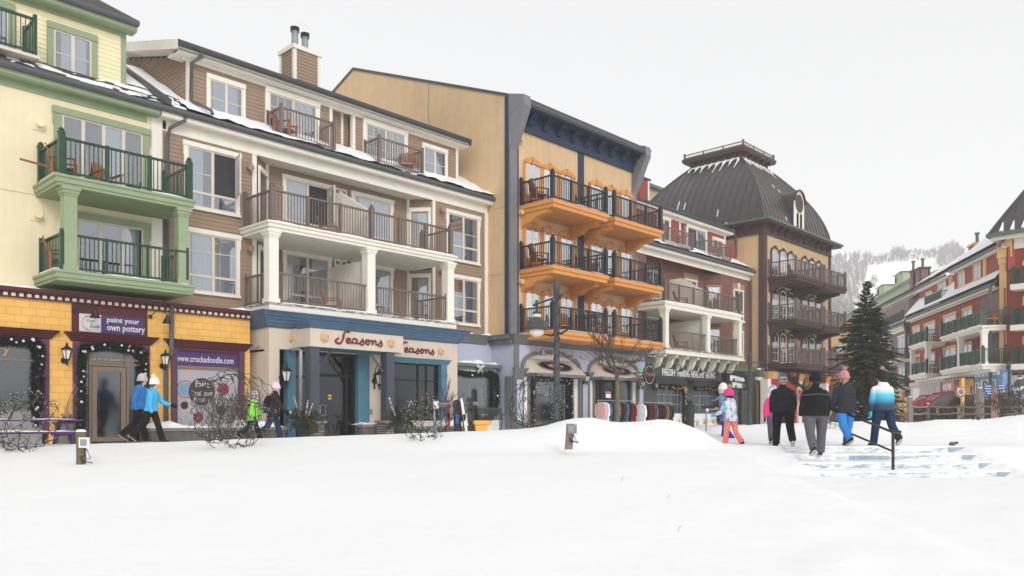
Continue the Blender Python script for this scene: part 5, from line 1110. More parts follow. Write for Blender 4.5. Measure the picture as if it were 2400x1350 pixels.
f.box(a0-0.1, a1+0.1, b0-0.1, b1+0.1, DZ1-0.12, DZ1+0.3, 'tower_brown'); f.box(a0-0.55, a1+0.55, b0-0.55, b1+0.55, DZ1+0.42, DZ1+0.60, 'tower_brown'); f.box(a0-0.5, a1+0.5, b0-0.5, b1+0.5, DZ1+0.3, DZ1+0.42, 'tower_brown')
for k in range(5):
    x = a0+0.2+k*(a1-a0-0.5)/4; f.prism([(b0-0.1, DZ1+0.3), (b0-0.5, DZ1+0.3), (b0-0.1, DZ1)], 'x', x, x+0.14, 'tower_brown'); f.prism([(a0-0.1, DZ1+0.3), (a0-0.5, DZ1+0.3), (a0-0.1, DZ1)], 'y', b0+0.2+k*(b1-b0-0.5)/4, b0+0.34+k*(b1-b0-0.5)/4, 'tower_brown')
pl = f.build('roof_platform', E_)
railing(pl, [(a0-0.4, b1+0.4), (a0-0.4, b0-0.4), (a1+0.4, b0-0.4), (a1+0.4, b1+0.4)], DZ1+0.6, 'tower_rail', 0.34, gap=0.16, finial=False, post_gap=1.5, pw=0.12, name='cresting')
# round headed dormer
f = MB(); dx, dw, yf = 54.4, 0.85, EY0-0.12; zb, zc = 13.6, 15.6
f.box(dx-dw, dx+dw, yf+0.04, EY0+3.0, zb, zc, 'metal_roof')
n = 14; arc_ = [(dx-dw*math.cos(PI*i/n), zc+dw*math.sin(PI*i/n)) for i in range(n+1)]
V = [(p[0], yf+0.04, p[1]) for p in arc_]+[(p[0], EY0+3.2, p[1]) for p in arc_]; f.add(V, [(i, i+1, n+2+i, n+1+i) for i in range(n)], 'metal_roof')
d_ = f.build('round_dormer', E_)
g = MB(); g.box(dx-dw+0.05, dx+dw-0.05, yf, yf+0.06, zb, zc, 'white_trim'); V = [(dx, yf, zc)]+[(dx-(dw-0.05)*math.cos(PI*i/n), yf, zc+(dw-0.05)*math.sin(PI*i/n)) for i in range(n+1)]; g.add(V, [(0, i+2, i+1) for i in range(n)], 'white_trim')
V = [(dx-q*math.cos(PI*i/n), y_, zc+q*math.sin(PI*i/n)) for y_, q in ((yf-0.12, dw+0.05), (yf-0.12, dw-0.07), (yf+0.05, dw+0.05)) for i in range(n+1)]; g.add(V, [(i, n+1+i, n+2+i, i+1) for i in range(n)]+[(i, i+1, 2*n+3+i, 2*n+2+i) for i in range(n)], 'tower_brown')
disc(g, dx, zc-0.05, 0.60, yf-0.02, 'tower_brown'); disc(g, dx, zc-0.05, 0.64, yf-0.012, 'cap_green', r0=0.58)
for s_ in (-0.27, 0.27): g.box(dx+s_-0.15, dx+s_+0.15, yf-0.02, yf-0.005, zb+0.15, zb+1.15, 'unlit_dark'); disc(g, dx+s_, zb+1.15, 0.15, yf-0.02, 'unlit_dark')
g.build('dormer_front', d_)
g = MB(); snow_strip(g, dx-0.3, dx+0.3, yf+0.3, EY0+2.5, zc+dw-0.08, 0.12, 2, n=6); g.build('snow_cover', d_)
# balconies
YE = -3.0
for k, (z, zt) in enumerate(((9.88, 12.0), (7.05, 9.35), (4.25, 6.5))):
    for j, (a, b) in enumerate(((49.85, 54.05), (54.25, 58.1))):
        f = MB(); f.box(a, b, YE, EY0-0.002, z-0.16, z-0.0, 'tower_brown'); f.box(a+0.06, b-0.06, YE+0.06, EY0-0.003, z-0.34, z-0.16, 'tower_brown')
        if k < 2:
            for xb in (a+0.15, b-0.5): f.prism([(EY0, z-0.34), (YE+0.45, z-0.34), (YE+0.45, z-0.46), (EY0-0.7, z-0.62), (EY0-0.3, z-0.82), (EY0, z-0.92)], 'x', xb, xb+0.36, 'tower_brown')
        b_ = f.build('balcony', E_); railing(b_, [(a+0.12, EY0-0.02), (a+0.12, YE+0.12), (b-0.1, YE+0.12), (b-0.1, EY0-0.02)], z, 'tower_rail', 1.0, pw=0.16)
        g = MB(); snow_strip(g, a+0.05, a+1.2, YE, YE+0.16, z, 0.04, k+7); g.build('snow_cover', b_)
        x0, x1 = (U(1805, EY0), U(1861, EY0)) if j == 0 else (U(1876, EY0), U(1925, EY0))
        arched_trio(E_, x0, x1, z+0.06, zt+0.05, EY0-0.003, 'tower_brown', 'white_trim', kind='round', seed=k+j*5)
downpipe(E_, [(EX0-0.45, 0.9, 13.4), (EX0-0.45, 0.9, 13.2), (EX0-0.1, 0.9, 12.7), (EX0-0.1, 0.9, 11.4)], 'gutter', 0.07)
S5 = thing('red_shop', 'shop front with red panels, amber scroll brackets and pale posts below the tower', 'shop', (54, -1.6, 0))
f = MB(); f.box(EX0-0.1, EX0+1.5, -1.6, -0.9, 0, 3.7, 'tan_siding'); lap(f, (EX0-0.1, -1.6), (EX0+1.3, -1.6), 0.2, 3.4, 'tan_siding', 0.3); f.box(EX0+1.3, EX1, -1.6, -0.9, 0, 3.0, 'tower_brown'); f.box(EX0, EX1, -1.55, -0.9, 3.0, 3.85, 'tower_brown'); f.box(EX0-0.1, EX0+0.02, -0.9, 2.5, 0, 3.6, 'khaki'); f.build('wall', S5)
f = MB(); f.box(U(1807, -1.9), U(1868, -1.9), -1.95, -1.6, 0.1, 3.2, 'crimson'); f.box(U(1812, -1.96), U(1862, -1.96), -1.965, -1.951, 0.3, 2.0, 'dark_glass' if False else 'unlit_dark'); f.build('door_panel', S5)
f = MB()
for px in (1800, 1873, 1936): x = U(px, -2.0); f.box(x-0.22, x+0.22, -2.1, -1.6, 0.1, 3.15, 'white_trim'); f.build('post', S5); f = MB(); cornice(f, x-0.26, x+0.26, -2.1, 3.15, 3.62, 0.16, 'amber', 3); f.build('capital', S5); f = MB()
for k in range(9):
    x = EX0+2.1+k*0.92
    if 5 <= k <= 5: continue
    f.prism([(-1.6, 3.7), (-2.15, 3.7), (-2.2, 3.5), (-1.9, 3.35), (-1.8, 3.0), (-1.6, 2.9)], 'x', x, x+0.14, 'amber')
f.build('scroll_bracket', S5)

# ================================================================ the row across the square
_ang = math.atan2(FY, FX)-math.atan(360/FPX)
_o = at(2340, 978, d=57); GF = Frame(_o.x, _o.y, _ang+PI); CUR[0] = GF
def gthing(name, label, cat, u, v=0): p = GF.w((u, v, 0)); return thing(name, label, cat, p)
G_ = gthing('red_house', 'long red stucco house with snow laden roofs, green railed porches and white columns', 'house', -10, 2)
gu0, gu1 = -21.3, 1.0
f = MB(); f.box(gu0, gu1, 0, 9, 3.4, 9.7, 'red_stucco'); f.build('wall', G_)
f = MB(); uA, uB = U(2296, 0), 0.4
for z0, z1 in ((7.15, 9.4), (4.5, 6.8)):
    f.box(uA, uB, -0.02, 0.001, z0, z1, 'unlit_dark') if False else None
eave(G_, gu0, 0.3, -0.5, 10.17, 0, frieze=0.1, trim='white_trim', gut='cap_green')
roof_slope(G_, gu0, 0.6, -0.42, 10.2, 1.0, 12.0, 'shingle'); patch_snow(G_, gu0, 0.6, -0.48, 10.24, 1.0, 12.04, 41, holes=-0.5, h=0.2)
f = MB(); a, b = U(2166, 0.8), U(2226, 0.8); lap(f, (a-1.5, 0.8), (b, 0.8), 10.9, 12.9, 'red_siding', 0.16); f.box(a-1.5, b, 0.82, 5, 10.9, 12.9, 'red_siding'); f.box(b-0.1, b+0.12, 0.74, 1.0, 10.9, 12.9, 'ochre_trim')
c, e = U(2237, 0.1), 1.3; lap(f, (c, 0.1), (e, 0.1), 10.9, 12.5, 'red_siding', 0.16); f.box(c, e, 0.12, 5, 10.9, 12.5, 'red_siding'); f.box(U(2306, 0.1), U(2313, 0.1), 0.02, 0.12, 10.9, 12.5, 'ochre_trim'); f.build('dormer_wall', G_)
eave(G_, a-1.8, b+0.3, 0.3, 12.95, 0.8, frieze=0, gut='gutter'); eave(G_, c-0.3, e, -0.35, 12.75, 0.1, frieze=0.0, gut='gutter')
roof_slope(G_, a-1.8, b+0.6, 0.3, 13.08, 6.0, 16.8, 'shingle', name='upper_roof'); patch_snow(G_, a-1.8, b+0.6, 0.28, 13.1, 6.0, 16.85, 43, holes=-0.5, h=0.2)
roof_slope(G_, c-0.4, e, -0.35, 12.77, 6.0, 17.9, 'shingle', name='upper_roof'); patch_snow(G_, c-0.4, e, -0.36, 12.79, 6.0, 17.95, 47, holes=-0.5, h=0.2)
window(G_, U(2199, 0.8), U(2220, 0.8), 10.9, 12.8, 0.8, trim='ochre_trim', ears=False, tw=0.2, head=0.25); window(G_, U(2171, 0.8), U(2186, 0.8), 10.9, 12.3, 0.8, trim='ochre_trim', ears=False, tw=0.16)
window(G_, U(2247, 0.1), U(2264, 0.1), 11.0, 12.35, 0.1, trim='ochre_trim', ears=False, tw=0.12, curtains=(0, 1)); window(G_, U(2283, 0.1), U(2301, 0.1), 11.1, 12.4, 0.1, trim='ochre_trim', ears=False, tw=0.12, curtains=(0, 1))
f = MB(); x0, x1 = U(2168, -0.2), U(2205, -0.2); f.box(x0, x1, -0.25, 0.8, 10.42, 10.5, 'white_trim'); b_ = f.build('balcony', G_); railing(b_, [(x0, 0.7), (x0, -0.2), (x1, -0.2), (x1, 0.7)], 10.5, 'green_rail', 1.0, finial=False, thick=0.035)
dl0, dl1, dm0, dm1 = U(2131, -1.5), U(2171, -1.5), U(2204, -1.5), U(2303, -1.5)
for k, z in enumerate((7.12, 4.45)):
    zt = 9.4 if k == 0 else 6.7
    for a, b in ((U(2141, 0), U(2158, 0)), (U(2213, 0), U(2243, 0)), (U(2258, 0), U(2281, 0))): window(G_, a, b, z+0.35, zt-0.1, 0, trim='ochre_trim', tw=0.14, head=0.2, ears=True, low=0.3, curtains=(0, 1))
    window(G_, U(2168, 0), U(2194, 0), z, zt-0.2, 0, trim='ochre_trim', frame='sand', cols=1, ears=False, tw=0.2, name='door', low=0.12, sill=False)
    f = MB(); f.box(U(2297, 0), 0.6, -0.012, -0.002, z, zt+0.2, 'maroon'); f.build('recess_shade', G_)  # flat darker red sheet; the recess's shade is put into its colour
    for (a, b) in ((dl0, dl1), (dm0, dm1)):
        f = MB(); f.box(a, b, -1.56, 0, z-0.16, z, 'white_trim'); f.box(a+0.1, b-0.1, -1.46, 0, z-0.36, z-0.16, 'white_trim'); b_ = f.build('balcony', G_)
        railing(b_, [(a+0.12, 0), (a+0.12, -1.44), (b-0.12, -1.44), (b-0.12, 0)], z, 'green_rail', 1.05, thick=0.035, pw=0.2, gap=0.13)
        g = MB(); snow_strip(g, a+0.1, b-0.1, -1.56, -1.36, z, 0.12, k+21); g.build('snow_cover', b_)
for u in (dl0+0.3, dl1-0.25, U(2248, -1.4), dm1-0.3): column(G_, u, -1.3, 4.45, 6.78, 0.36, 'white_trim')
f = MB(); f.box(dl0-0.4, 1.2, -0.9, 0, 3.9, 4.1, 'white_trim'); f.build('fascia', G_)
def scr(u, v, z):                     # where a point of this frame shows in the photo (measuring only)
    p = CUR[0].w((u, v, z)); l, d = cam_ld(p[0], p[1]); return HX+FPX*l/d
def side_chimney(P, pl, pc, pr, v0, zb, zt, wall, trim):
    u1 = U(pc, v0); u0 = max(u1-1.6, U(pl, v0)); v1 = v0
    while scr(u1, v1, 0) < pr and v1 < v0+4: v1 += 0.05
    f = MB(); lap(f, (u0, v0), (u1, v0), zb, zt, wall, 0.16); lap(f, (u1, v0), (u1, v1), zb, zt, wall, 0.16); f.box(u0, u1-0.01, v0+0.01, v1, zb, zt, wall)
    for a, b in ((u0, v0), (u1-0.12, v0), (u1-0.12, v1-0.14)): f.box(a-0.03, a+0.16, b-0.03, b+0.17, zb, zt, trim)
    f.box(u0-0.12, u1+0.12, v0-0.12, v1+0.12, zt, zt+0.18, trim); c_ = f.build('chimney', P); g = MB(); x, y = (u0+u1)/2, (v0+v1)/2; g.lathe((x, y, zt+0.18), [(0.13, 0), (0.13, 0.8), (0.2, 0.82), (0.2, 0.95)], 'cap_green', 10); g.build('flue', c_)
side_chimney(G_, 2270, 2285, 2310, 2.6, 13.8, Z(2288, 571, 2.6), 'red_siding', 'ochre_trim')
downpipe(G_, [(0.2, -0.55, 10.0), (0.6, -0.75, 9.8), (0.75, -0.8, 9.6), (0.75, -0.8, 2)], 'gutter', 0.1)
downpipe(G_, [(gu0+0.1, -0.5, 10.0), (gu0+0.1, -0.3, 9.0), (gu0+0.1, -0.3, 1)], 'gutter', 0.12)
f = MB(); f.prism([(-0.55, 10.0), (-0.55, 9.6), (0, 8.2), (0, 10.0)], 'x', gu0-0.15, gu0+0.25, 'dark_gutter'); f.build('eave_bracket', G_)
# its shops
S6 = gthing('square_shops', 'row of small shop fronts in grey, brown, yellow and blue below the red house', 'shop', -9, -0.6)
V0 = -0.55
f = MB(); f.box(U(2133, V0), U(2204, V0), V0, 0, 2.0, 3.95, 'light_grey'); f.box(U(2204, V0), U(2284, V0), V0, 0, 2.0, 3.95, 'poutine_orange' if False else 'tower_brown'); f.box(U(2284, V0), U(2343, V0)+0.5, V0, 0, 2.0, 3.95, 'sky_blue')
f.box(U(2133, V0), U(2343, V0)+0.5, V0+0.1, 0, 0, 2.0, 'unlit_dark')  # near-black band: shade below the awnings painted as colour
for px in (2133, 2194, 2284, 2330): f.box(U(px, V0), U(px, V0)+0.7, V0-0.05, V0+0.1, 0, 2.0, 'white_paint')
f.build('wall', S6)
f = MB(); k = 0; a, b = U(2133, V0), U(2343, V0); x = a
while x < b: f.box(x, x+0.32, V0-0.08, V0, 3.68, 3.92, 'white_paint'); x += 0.68
f.box(U(2140, V0), U(2156, V0), V0-0.03, V0, 2.3, 3.4, 'white_paint'); f.box(U(2163, V0), U(2192, V0), V0-0.03, V0, 2.3, 3.4, 'light_grey'); f.box(U(2250, V0), U(2283, V0), V0-0.06, V0, 2.45, 3.6, 'poster_yellow'); f.box(U(2277, V0), U(2281, V0), V0-0.07, V0-0.06, 2.5, 3.1, 'board_navy')
f.box(U(2300, V0), U(2325, V0), V0-0.05, V0, 2.5, 3.45, 'sand'); f.box(U(2287, V0), U(2296, V0), V0-0.04, V0, 2.5, 3.3, 'white_paint'); f.box(U(2289, V0), U(2294, V0), V0-0.05, V0-0.04, 2.6, 3.2, 'sky_blue')
f.box(U(2327, V0), U(2334, V0), V0-0.04, V0, 2.5, 3.4, 'white_paint'); f.box(U(2328, V0), U(2333, V0), V0-0.05, V0-0.04, 2.6, 3.3, 'sky_blue'); f.build('panel', S6)
f = MB(); f.text('D', U(2306, V0), U(2318, V0), 2.62, 3.35, V0-0.05, 'board_navy', 0.02, bold=0.02); f.build('lettering', S6)
def slope_awning(P, a, b, v0, v1, z1, z0, m, txt=None, tm='white_paint'):
    f = MB(); f.add([(a, v0, z1), (b, v0, z1), (b, v1, z0), (a, v1, z0), (a, v0, z1-0.06), (b, v0, z1-0.06), (b, v1, z0-0.3), (a, v1, z0-0.3)], [(0,3,2,1),(4,5,6,7),(3,7,6,2),(0,4,7,3),(1,2,6,5)], m)
    if txt:
        fn = lambda x, y, z: (x, v0+(v1-v0)*(z1-z)/(z1-z0)-0.03+(y-v0)*0, z+0.03)
        f.text(txt, a+(b-a)*0.15, b-(b-a)*0.15, z0+(z1-z0)*0.3, z0+(z1-z0)*0.75, v0, tm, 0.01, fn=fn, bold=0.02, shear=0.2)
    return f.build('awning', P)
slope_awning(S6, U(2136, -1.3), U(2163, -1.3), V0, -1.6, 2.75, 1.85, 'awning_red', 'P'); slope_awning(S6, U(2163, -1.3)+0.25, U(2194, -1.3), V0, -1.6, 2.85, 1.9, 'awning_red', 'GRILL & BAR'); slope_awning(S6, U(2194, -1.3)+0.2, U(2232, -1.3), V0, -1.8, 2.85, 1.8, 'awning_grey')
T = gthing('hanging_sign', 'orange POUTINE box sign hanging from a bracket over the grey awning', 'sign', U(2222, -1.4), -1.4)
f = MB(); a, b = U(2214, -1.6), U(2241, -1.6); f.box(a, b, -1.75, -1.45, 2.75, 3.5, 'ski_orange'); o_ = f.build('sign_box', T)
f = MB(); f.text('POUTINE', a+0.15, b-0.5, 2.85, 3.3, -1.75, 'white_paint', 0.02, bold=0.02); f.build('lettering', o_); f = MB(); f.wire((a, -1.6, 3.7), (b+0.6, -1.6, 3.7), 0.05, 'iron'); f.wire((a+0.2, -1.6, 3.5), (a+0.2, -1.6, 3.7), 0.04, 'iron'); f.wire((b-0.2, -1.6, 3.5), (b-0.2, -1.6, 3.7), 0.04, 'iron'); f.wire((b+0.6, V0, 3.7), (b+0.6, -1.6, 3.7), 0.05, 'iron'); f.build('bracket', T)
# grey clapboard house further along
I_ = gthing('grey_house', 'grey clapboard house half hidden by the spruce, with cream decks and snowy eaves', 'house', -30, 2)
iu0 = -46.0
f = MB(); lap(f, (iu0, 0), (gu0-0.1, 0), 3.4, 9.4, 'grey_siding', 0.18); f.box(iu0, gu0-0.1, 0.02, 8, 3.4, 12.2, 'grey_siding'); lap(f, (iu0, 0.8), (gu0-0.1, 0.8), 10.4, 12.4, 'grey_siding', 0.18); f.build('wall', I_)
eave(I_, iu0, gu0-0.1, -0.5, 9.85, 0, frieze=0.3); roof_slope(I_, iu0, gu0-0.1, -0.42, 9.88, 0.95, 11.1, 'shingle'); patch_snow(I_, iu0, gu0-0.1, -0.44, 9.9, 0.95, 11.15, 61, holes=-0.5, h=0.15)
eave(I_, iu0, gu0-0.1, 0.3, 12.97, 0.8, frieze=0.1); roof_slope(I_, iu0, gu0-0.1, 0.3, 13.0, 3.6, 13.7, 'shingle', name='upper_roof'); patch_snow(I_, iu0, gu0-0.1, 0.3, 13.02, 3.6, 13.75, 63, holes=-0.5, h=0.2)
for z0, z1 in ((6.6, 8.9), (3.9, 6.0)):
    window(I_, U(2106, 0), U(2126, 0), z0, z1, 0, ears=False, low=0.3); window(I_, U(2052, 0), U(2068, 0), z0, z1, 0, ears=False, low=0.3); window(I_, U(2075, 0), U(2088, 0), z0, z1, 0, ears=False, low=0.3)
    f = MB(); a, b = U(2040, -1.5), U(2093, -1.5); f.box(a, b, -1.6, 0, z0-0.55, z0-0.2, 'white_trim'); b_ = f.build('balcony', I_); railing(b_, [(a+.1, 0), (a+.1, -1.5), (b-.1, -1.5), (b-.1, 0)], z0-0.2, 'black_rail', 1.0, thick=0.04, gap=0.15)
window(I_, U(2098, 0.8), U(2108, 0.8), 10.5, 12.2, 0.8, ears=False); window(I_, U(2112, 0.8), U(2122, 0.8), 10.5, 12.2, 0.8, ears=False); window(I_, U(2076, 0.8), U(2086, 0.8), 10.5, 12.2, 0.8, ears=False)
f = MB(); a, b = U(2060, -0.3), U(2113, -0.3); f.box(a, b, -0.35, 0.8, 10.1, 10.2, 'black_rail'); b_ = f.build('balcony', I_); railing(b_, [(a, 0.7), (a, -0.3), (b, -0.3), (b, 0.7)], 10.2, 'black_rail', 1.0, finial=False, thick=0.04, gap=0.15)
f = MB(); f.box(iu0, gu0-0.1, -0.6, 0, 0, 3.2, 'yellow_siding'); x = iu0
while x < gu0-0.5: f.box(x, x+0.35, -0.68, -0.6, 2.9, 3.15, 'white_paint'); x += 0.8
disc(f, U(2124, -0.6), 1.9, 0.8, -0.63, 'ochre_trim'); f.box(iu0, gu0-0.1, -0.9, 0, 3.2, 3.4, 'white_trim'); f.build('shop_storey', I_)
side_chimney(I_, 2146, 2155, 2179, 1.6, 12.8, Z(2155, 630, 1.6), 'grey_siding', 'maroon'); side_chimney(I_, 2134, 2140, 2147, 1.6, 12.8, Z(2140, 636, 1.6), 'grey_siding', 'maroon')
# green and yellow house at the far end
J_ = gthing('green_yellow_house', 'yellow house with a green eave band and small green dormers far behind the spruce', 'house', -60, 4)
jz = 15.75
f = MB(); f.box(-95, -30.5, 3.4, 12, 0, jz-0.9, 'yellow_siding'); f.box(-95, -30.4, 3.3, 12, jz-0.9, jz-0.05, 'green_siding'); f.box(-95, -46.5, 0.4, 3.4, 0, 10.5, 'yellow_siding'); f.build('wall', J_)
f = MB(); f.add([(-95, 2.9, jz), (-30.3, 2.9, jz), (-30.3, 7.5, jz+1.6), (-95, 7.5, jz+1.6), (-95, 2.9, jz-0.2), (-30.3, 2.9, jz-0.2), (-30.3, 7.5, jz+1.4)], [(0,1,2,3),(0,4,5,1),(1,5,6,2)], 'snow'); f.box(-95, -30.3, 2.86, 2.95, jz-0.16, jz+0.02, 'dark_gutter'); f.build('roof', J_)
for a, b, pt in ((2097, 2137, 648), (2056, 2088, 677)):
    f = MB(); x0, x1 = U(a, 4.2), U(b, 4.2); x1 = min(x1, x0+3.5); zt = Z(a, pt, 4.2); f.box(x0, x1, 4.2, 7, jz, zt, 'green_siding'); f.add([(x0-0.3, 3.9, zt), (x1+0.3, 3.9, zt), (x1, 5.6, zt+0.8), (x0+0.4, 5.6, zt+0.8), (x0-0.3, 7.2, zt), (x1+0.3, 7.2, zt)], [(0,1,2,3),(0,3,4),(1,5,2),(3,2,5,4)], 'snow'); f.box(x0+0.3, x0+0.8, 4.15, 4.2, zt-0.9, zt-0.2, 'unlit_dark'); f.build('dormer', J_)
for k in range(6):
    for z in (9.3, 6.4, 3.6): window(J_, -92+k*7.3, -89.6+k*7.3, z, z+1.8, 0.4, trim='green_siding', ears=False, low=0.3)
f = MB(); 
for z in (8.6, 5.8): f.box(-75, -47, -1.6, 0.4, z, z+0.35, 'green_siding')
b_ = f.build('balcony', J_); railing(b_, [(-75, -1.5), (-47, -1.5)], 8.95, 'black_rail', 1.0, posts=False, gap=0.25, thick=0.05); railing(b_, [(-75, -1.5), (-47, -1.5)], 6.15, 'black_rail', 1.0, posts=False, gap=0.25, thick=0.05)
# corner tower at the right edge
_h = at(2346, 978, d=56.3); HF = Frame(_h[0], _h[1], math.atan2(FY, FX)+math.atan(1550/FPX)+PI); CUR[0] = HF
H_ = thing('red_corner_tower', 'red stucco corner tower with ochre trim and a dark standing seam pyramid roof', 'hotel', HF.w((4, 3, 0)))
hz1 = 13.0
f = MB(); f.box(0, 9, 0, 9, 3.6, hz1, 'red_stucco'); f.build('wall', H_)
f = MB(); f.box(-0.08, 0.36, -0.08, 0.36, 3.6, hz1-1.5, 'ochre_trim'); f.box(-0.14, 0.5, -0.14, 0.5, hz1-1.6, hz1-1.2, 'ochre_trim'); f.box(-0.2, 0.75, -0.2, 0.5, hz1-1.2, hz1+0.02, 'ochre_trim'); f.build('pilaster', H_)
f = MB(); f.box(0.85, 9, -0.12, 0, hz1-0.7, hz1, 'white_trim'); f.box(-0.45, 9.5, -0.55, 9.5, hz1, hz1+0.25, 'white_trim'); f.box(-0.7, 9.7, -0.75, 9.7, hz1+0.25, hz1+0.5, 'cap_green'); f.build('gutter', H_)
f = MB(); n = 12; A0, A1, Z0, Z1 = -0.55, 9.6, hz1+0.5, hz1+8.4; mid = (A0+A1)/2
def pyr(t): return 4.6*t, Z0+(Z1-Z0)*(t**0.96)
for i in range(n):
    (i0, z0), (i1, z1) = pyr(i/n), pyr((i+1)/n)
    c0 = [(A0+i0, A0+i0), (A1-i0, A0+i0), (A1-i0, A1-i0), (A0+i0, A1-i0)]; c1 = [(A0+i1, A0+i1), (A1-i1, A0+i1), (A1-i1, A1-i1), (A0+i1, A1-i1)]
    f.add([(*p, z0) for p in c0]+[(*p, z1) for p in c1], [(k, (k+1) % 4, 4+(k+1) % 4, 4+k) for k in range(4)], 'metal_roof')
r_o = f.build('roof', H_); f = MB(); g = MB()
for k in range(0, 15):
    u = A0+(A1-A0)*k/15+0.02; pts = []
    for i in range(n+1):
        ins, z = pyr(i/n)
        if ins > min(u-A0, A1-u)+0.02: break
        pts.append((u, A0+ins, z))
    if len(pts) > 1: f.tube(pts, 0.06, 'metal_roof', 4); g.tube([(p[0]+0.06, p[1]-0.04, p[2]+0.02) for p in pts[:2]], [0.16, 0.03], 'snow', 5)
for i in range(1): f.tube([(A0+pyr(t/n)[0], A0+pyr(t/n)[0], pyr(t/n)[1]) for t in range(n+1)], 0.12, 'metal_roof', 6)
f.build('seam', r_o); snow_strip(g, A0+1, A1-1, A0-0.1, A0+0.3, Z0, 0.2, 3); g.build('snow_cover', r_o)
for z, zt in ((9.75, 11.7), (7.0, 9.3), (4.35, 6.6)):
    f = MB(); f.box(0.95, 6, -1.1, 0, z-0.38, z, 'white_trim'); b_ = f.build('balcony', H_); railing(b_, [(1.1, 0), (1.1, -0.98), (5.9, -0.98)], z, 'green_rail', 1.0, thick=0.045, gap=0.14, pw=0.2)
    h = MB(); hd = [(1.35, z+1.35), (1.35, zt-0.35), (1.75, zt+0.05), (2.2, zt+0.2), (2.7, zt+0.2), (3.15, zt+0.05), (3.5, zt-0.35), (3.5, z+1.35), (3.3, z+1.35), (3.3, zt-0.45), (1.55, zt-0.45), (1.55, z+1.35)]
    h.add([(p[0], -0.09, p[1]) for p in hd], [(0, 1, 10, 11), (1, 2, 3, 4, 5, 6, 9, 10), (6, 7, 8, 9)], 'ochre_trim'); h.box(1.55, 3.3, -0.088, -0.0, zt-0.47, zt-0.45, 'ochre_trim'); h.build('window_head', H_)
    window(H_, 1.55, 3.3, z, zt-0.3, 0, trim='white_trim', ears=False, tw=0.1, head=0.12, cols=2, curtains=(0, 1), low=0.1, sill=False, bars=(0.5,))
f = MB(); f.box(-0.1, 9, -0.2, 0, 0, 3.2, 'white_paint'); f.box(0.9, 9, -0.3, -0.2, 2.35, 2.95, 'sky_blue'); f.box(1.3, 1.9, -0.3, -0.2, 2.95, 3.4, 'sky_blue'); disc(f, 2.0, 1.75, 0.45, -0.22, 'sky_blue'); f.box(-0.1, 9, -0.3, 0, 3.2, 3.62, 'white_trim'); f.box(2.6, 6, -0.25, -0.2, 0.1, 1.3, 'unlit_dark'); f.build('shop_storey', H_)
CUR[0] = MAIN
# ================================================================ fixtures and street objects
def P3(px, py, d): return at(px, py, d=d)
def gp(px, d, dz=0.0):
    p = at(px, 978, d=d); return (p.x, p.y, gz(p.x, p.y, False)+dz)
# wall lanterns -------------------------------------------------
def lantern(label, x, y, z, style=0, group='black wall lanterns on the shop fronts', s=1.0):
    T = thing('wall_lantern', label, 'lantern', (x, y, z), group)
    f = MB(); f.lathe((x, y-0.02, z-0.12), [(0.075*s, 0), (0.075*s, 0.05)], 'iron', 10) if False else None
    f.tube([(x, y, z-0.06*s), (x, y-0.03, z-0.06*s)], 0.09*s, 'iron', 10)
    c = y-0.24*s
    if style == 0: f.tube([(x, y-0.02, z-0.06*s), (x, y-0.1*s, z-0.13*s), (x, c, z-0.08*s)], 0.018*s, 'iron', 6)
    else: f.tube([(x, y-0.02, z-0.05*s), (x, y-0.06*s, z+0.25*s), (x, y-0.14*s, z+0.38*s), (x, c, z+0.34*s), (x, c, z+0.26*s)], 0.016*s, 'iron', 6); f.box(x-0.03, x+0.03, y-0.03, y, z-0.3*s, z+0.15*s, 'iron')
    z0 = z if style == 0 else z-0.12*s
    f.lathe((x, c, z0), [(0.07*s, -0.03*s), (0.02*s, -0.14*s), (0.035*s, -0.17*s), (0.01*s, -0.2*s)], 'iron', 6)
    f.lathe((x, c, z0+0.22*s), [(0.17*s, 0), (0.15*s, 0.03*s), (0.05*s, 0.1*s), (0.03*s, 0.13*s), (0.035*s, 0.16*s), (0.01*s, 0.21*s)], 'iron', 6)
    for k in range(6):
        a = 2*PI*k/6; f.tube([(x+0.075*s*math.cos(a), c+0.075*s*math.sin(a), z0-0.03*s), (x+0.135*s*math.cos(a), c+0.135*s*math.sin(a), z0+0.22*s)], 0.011*s, 'iron', 4)
    f.build('lantern_frame', T); g = MB(); g.lathe((x, c, z0), [(0.06*s, -0.02*s), (0.118*s, 0.215*s)], 'lamp_glass', 6); g.build('lantern_glass', T)
for lb, px, py, y, st, s in (('black coach lantern on the yellow shingles left of the pottery shop door', 150, 840, -0.9, 0, 1.0), ('black coach lantern between the pottery shop door and the purple web address board', 380, 853, -0.9, 0, 1.0),
        ('black hook armed lantern left of the restaurant canopy posts', 660, 880, -1.6, 1, 1.25), ('black hook armed lantern between the restaurant door and its right canopy post', 877, 888, -1.6, 1, 1.25),
        ('black lantern on the lavender pier between the two awnings', 1366, 893, -1.7, 0, 1.0), ('black lantern at the right end of the lavender boutique front', 1497, 905, -1.7, 0, 1.0), ('black lantern at the left end of the charcoal food shop', 1530, 908, -1.0, 0, 1.0)):
    p = at(px, py, y=y); lantern(lb, p.x, p.y, p.z, st, s=s)
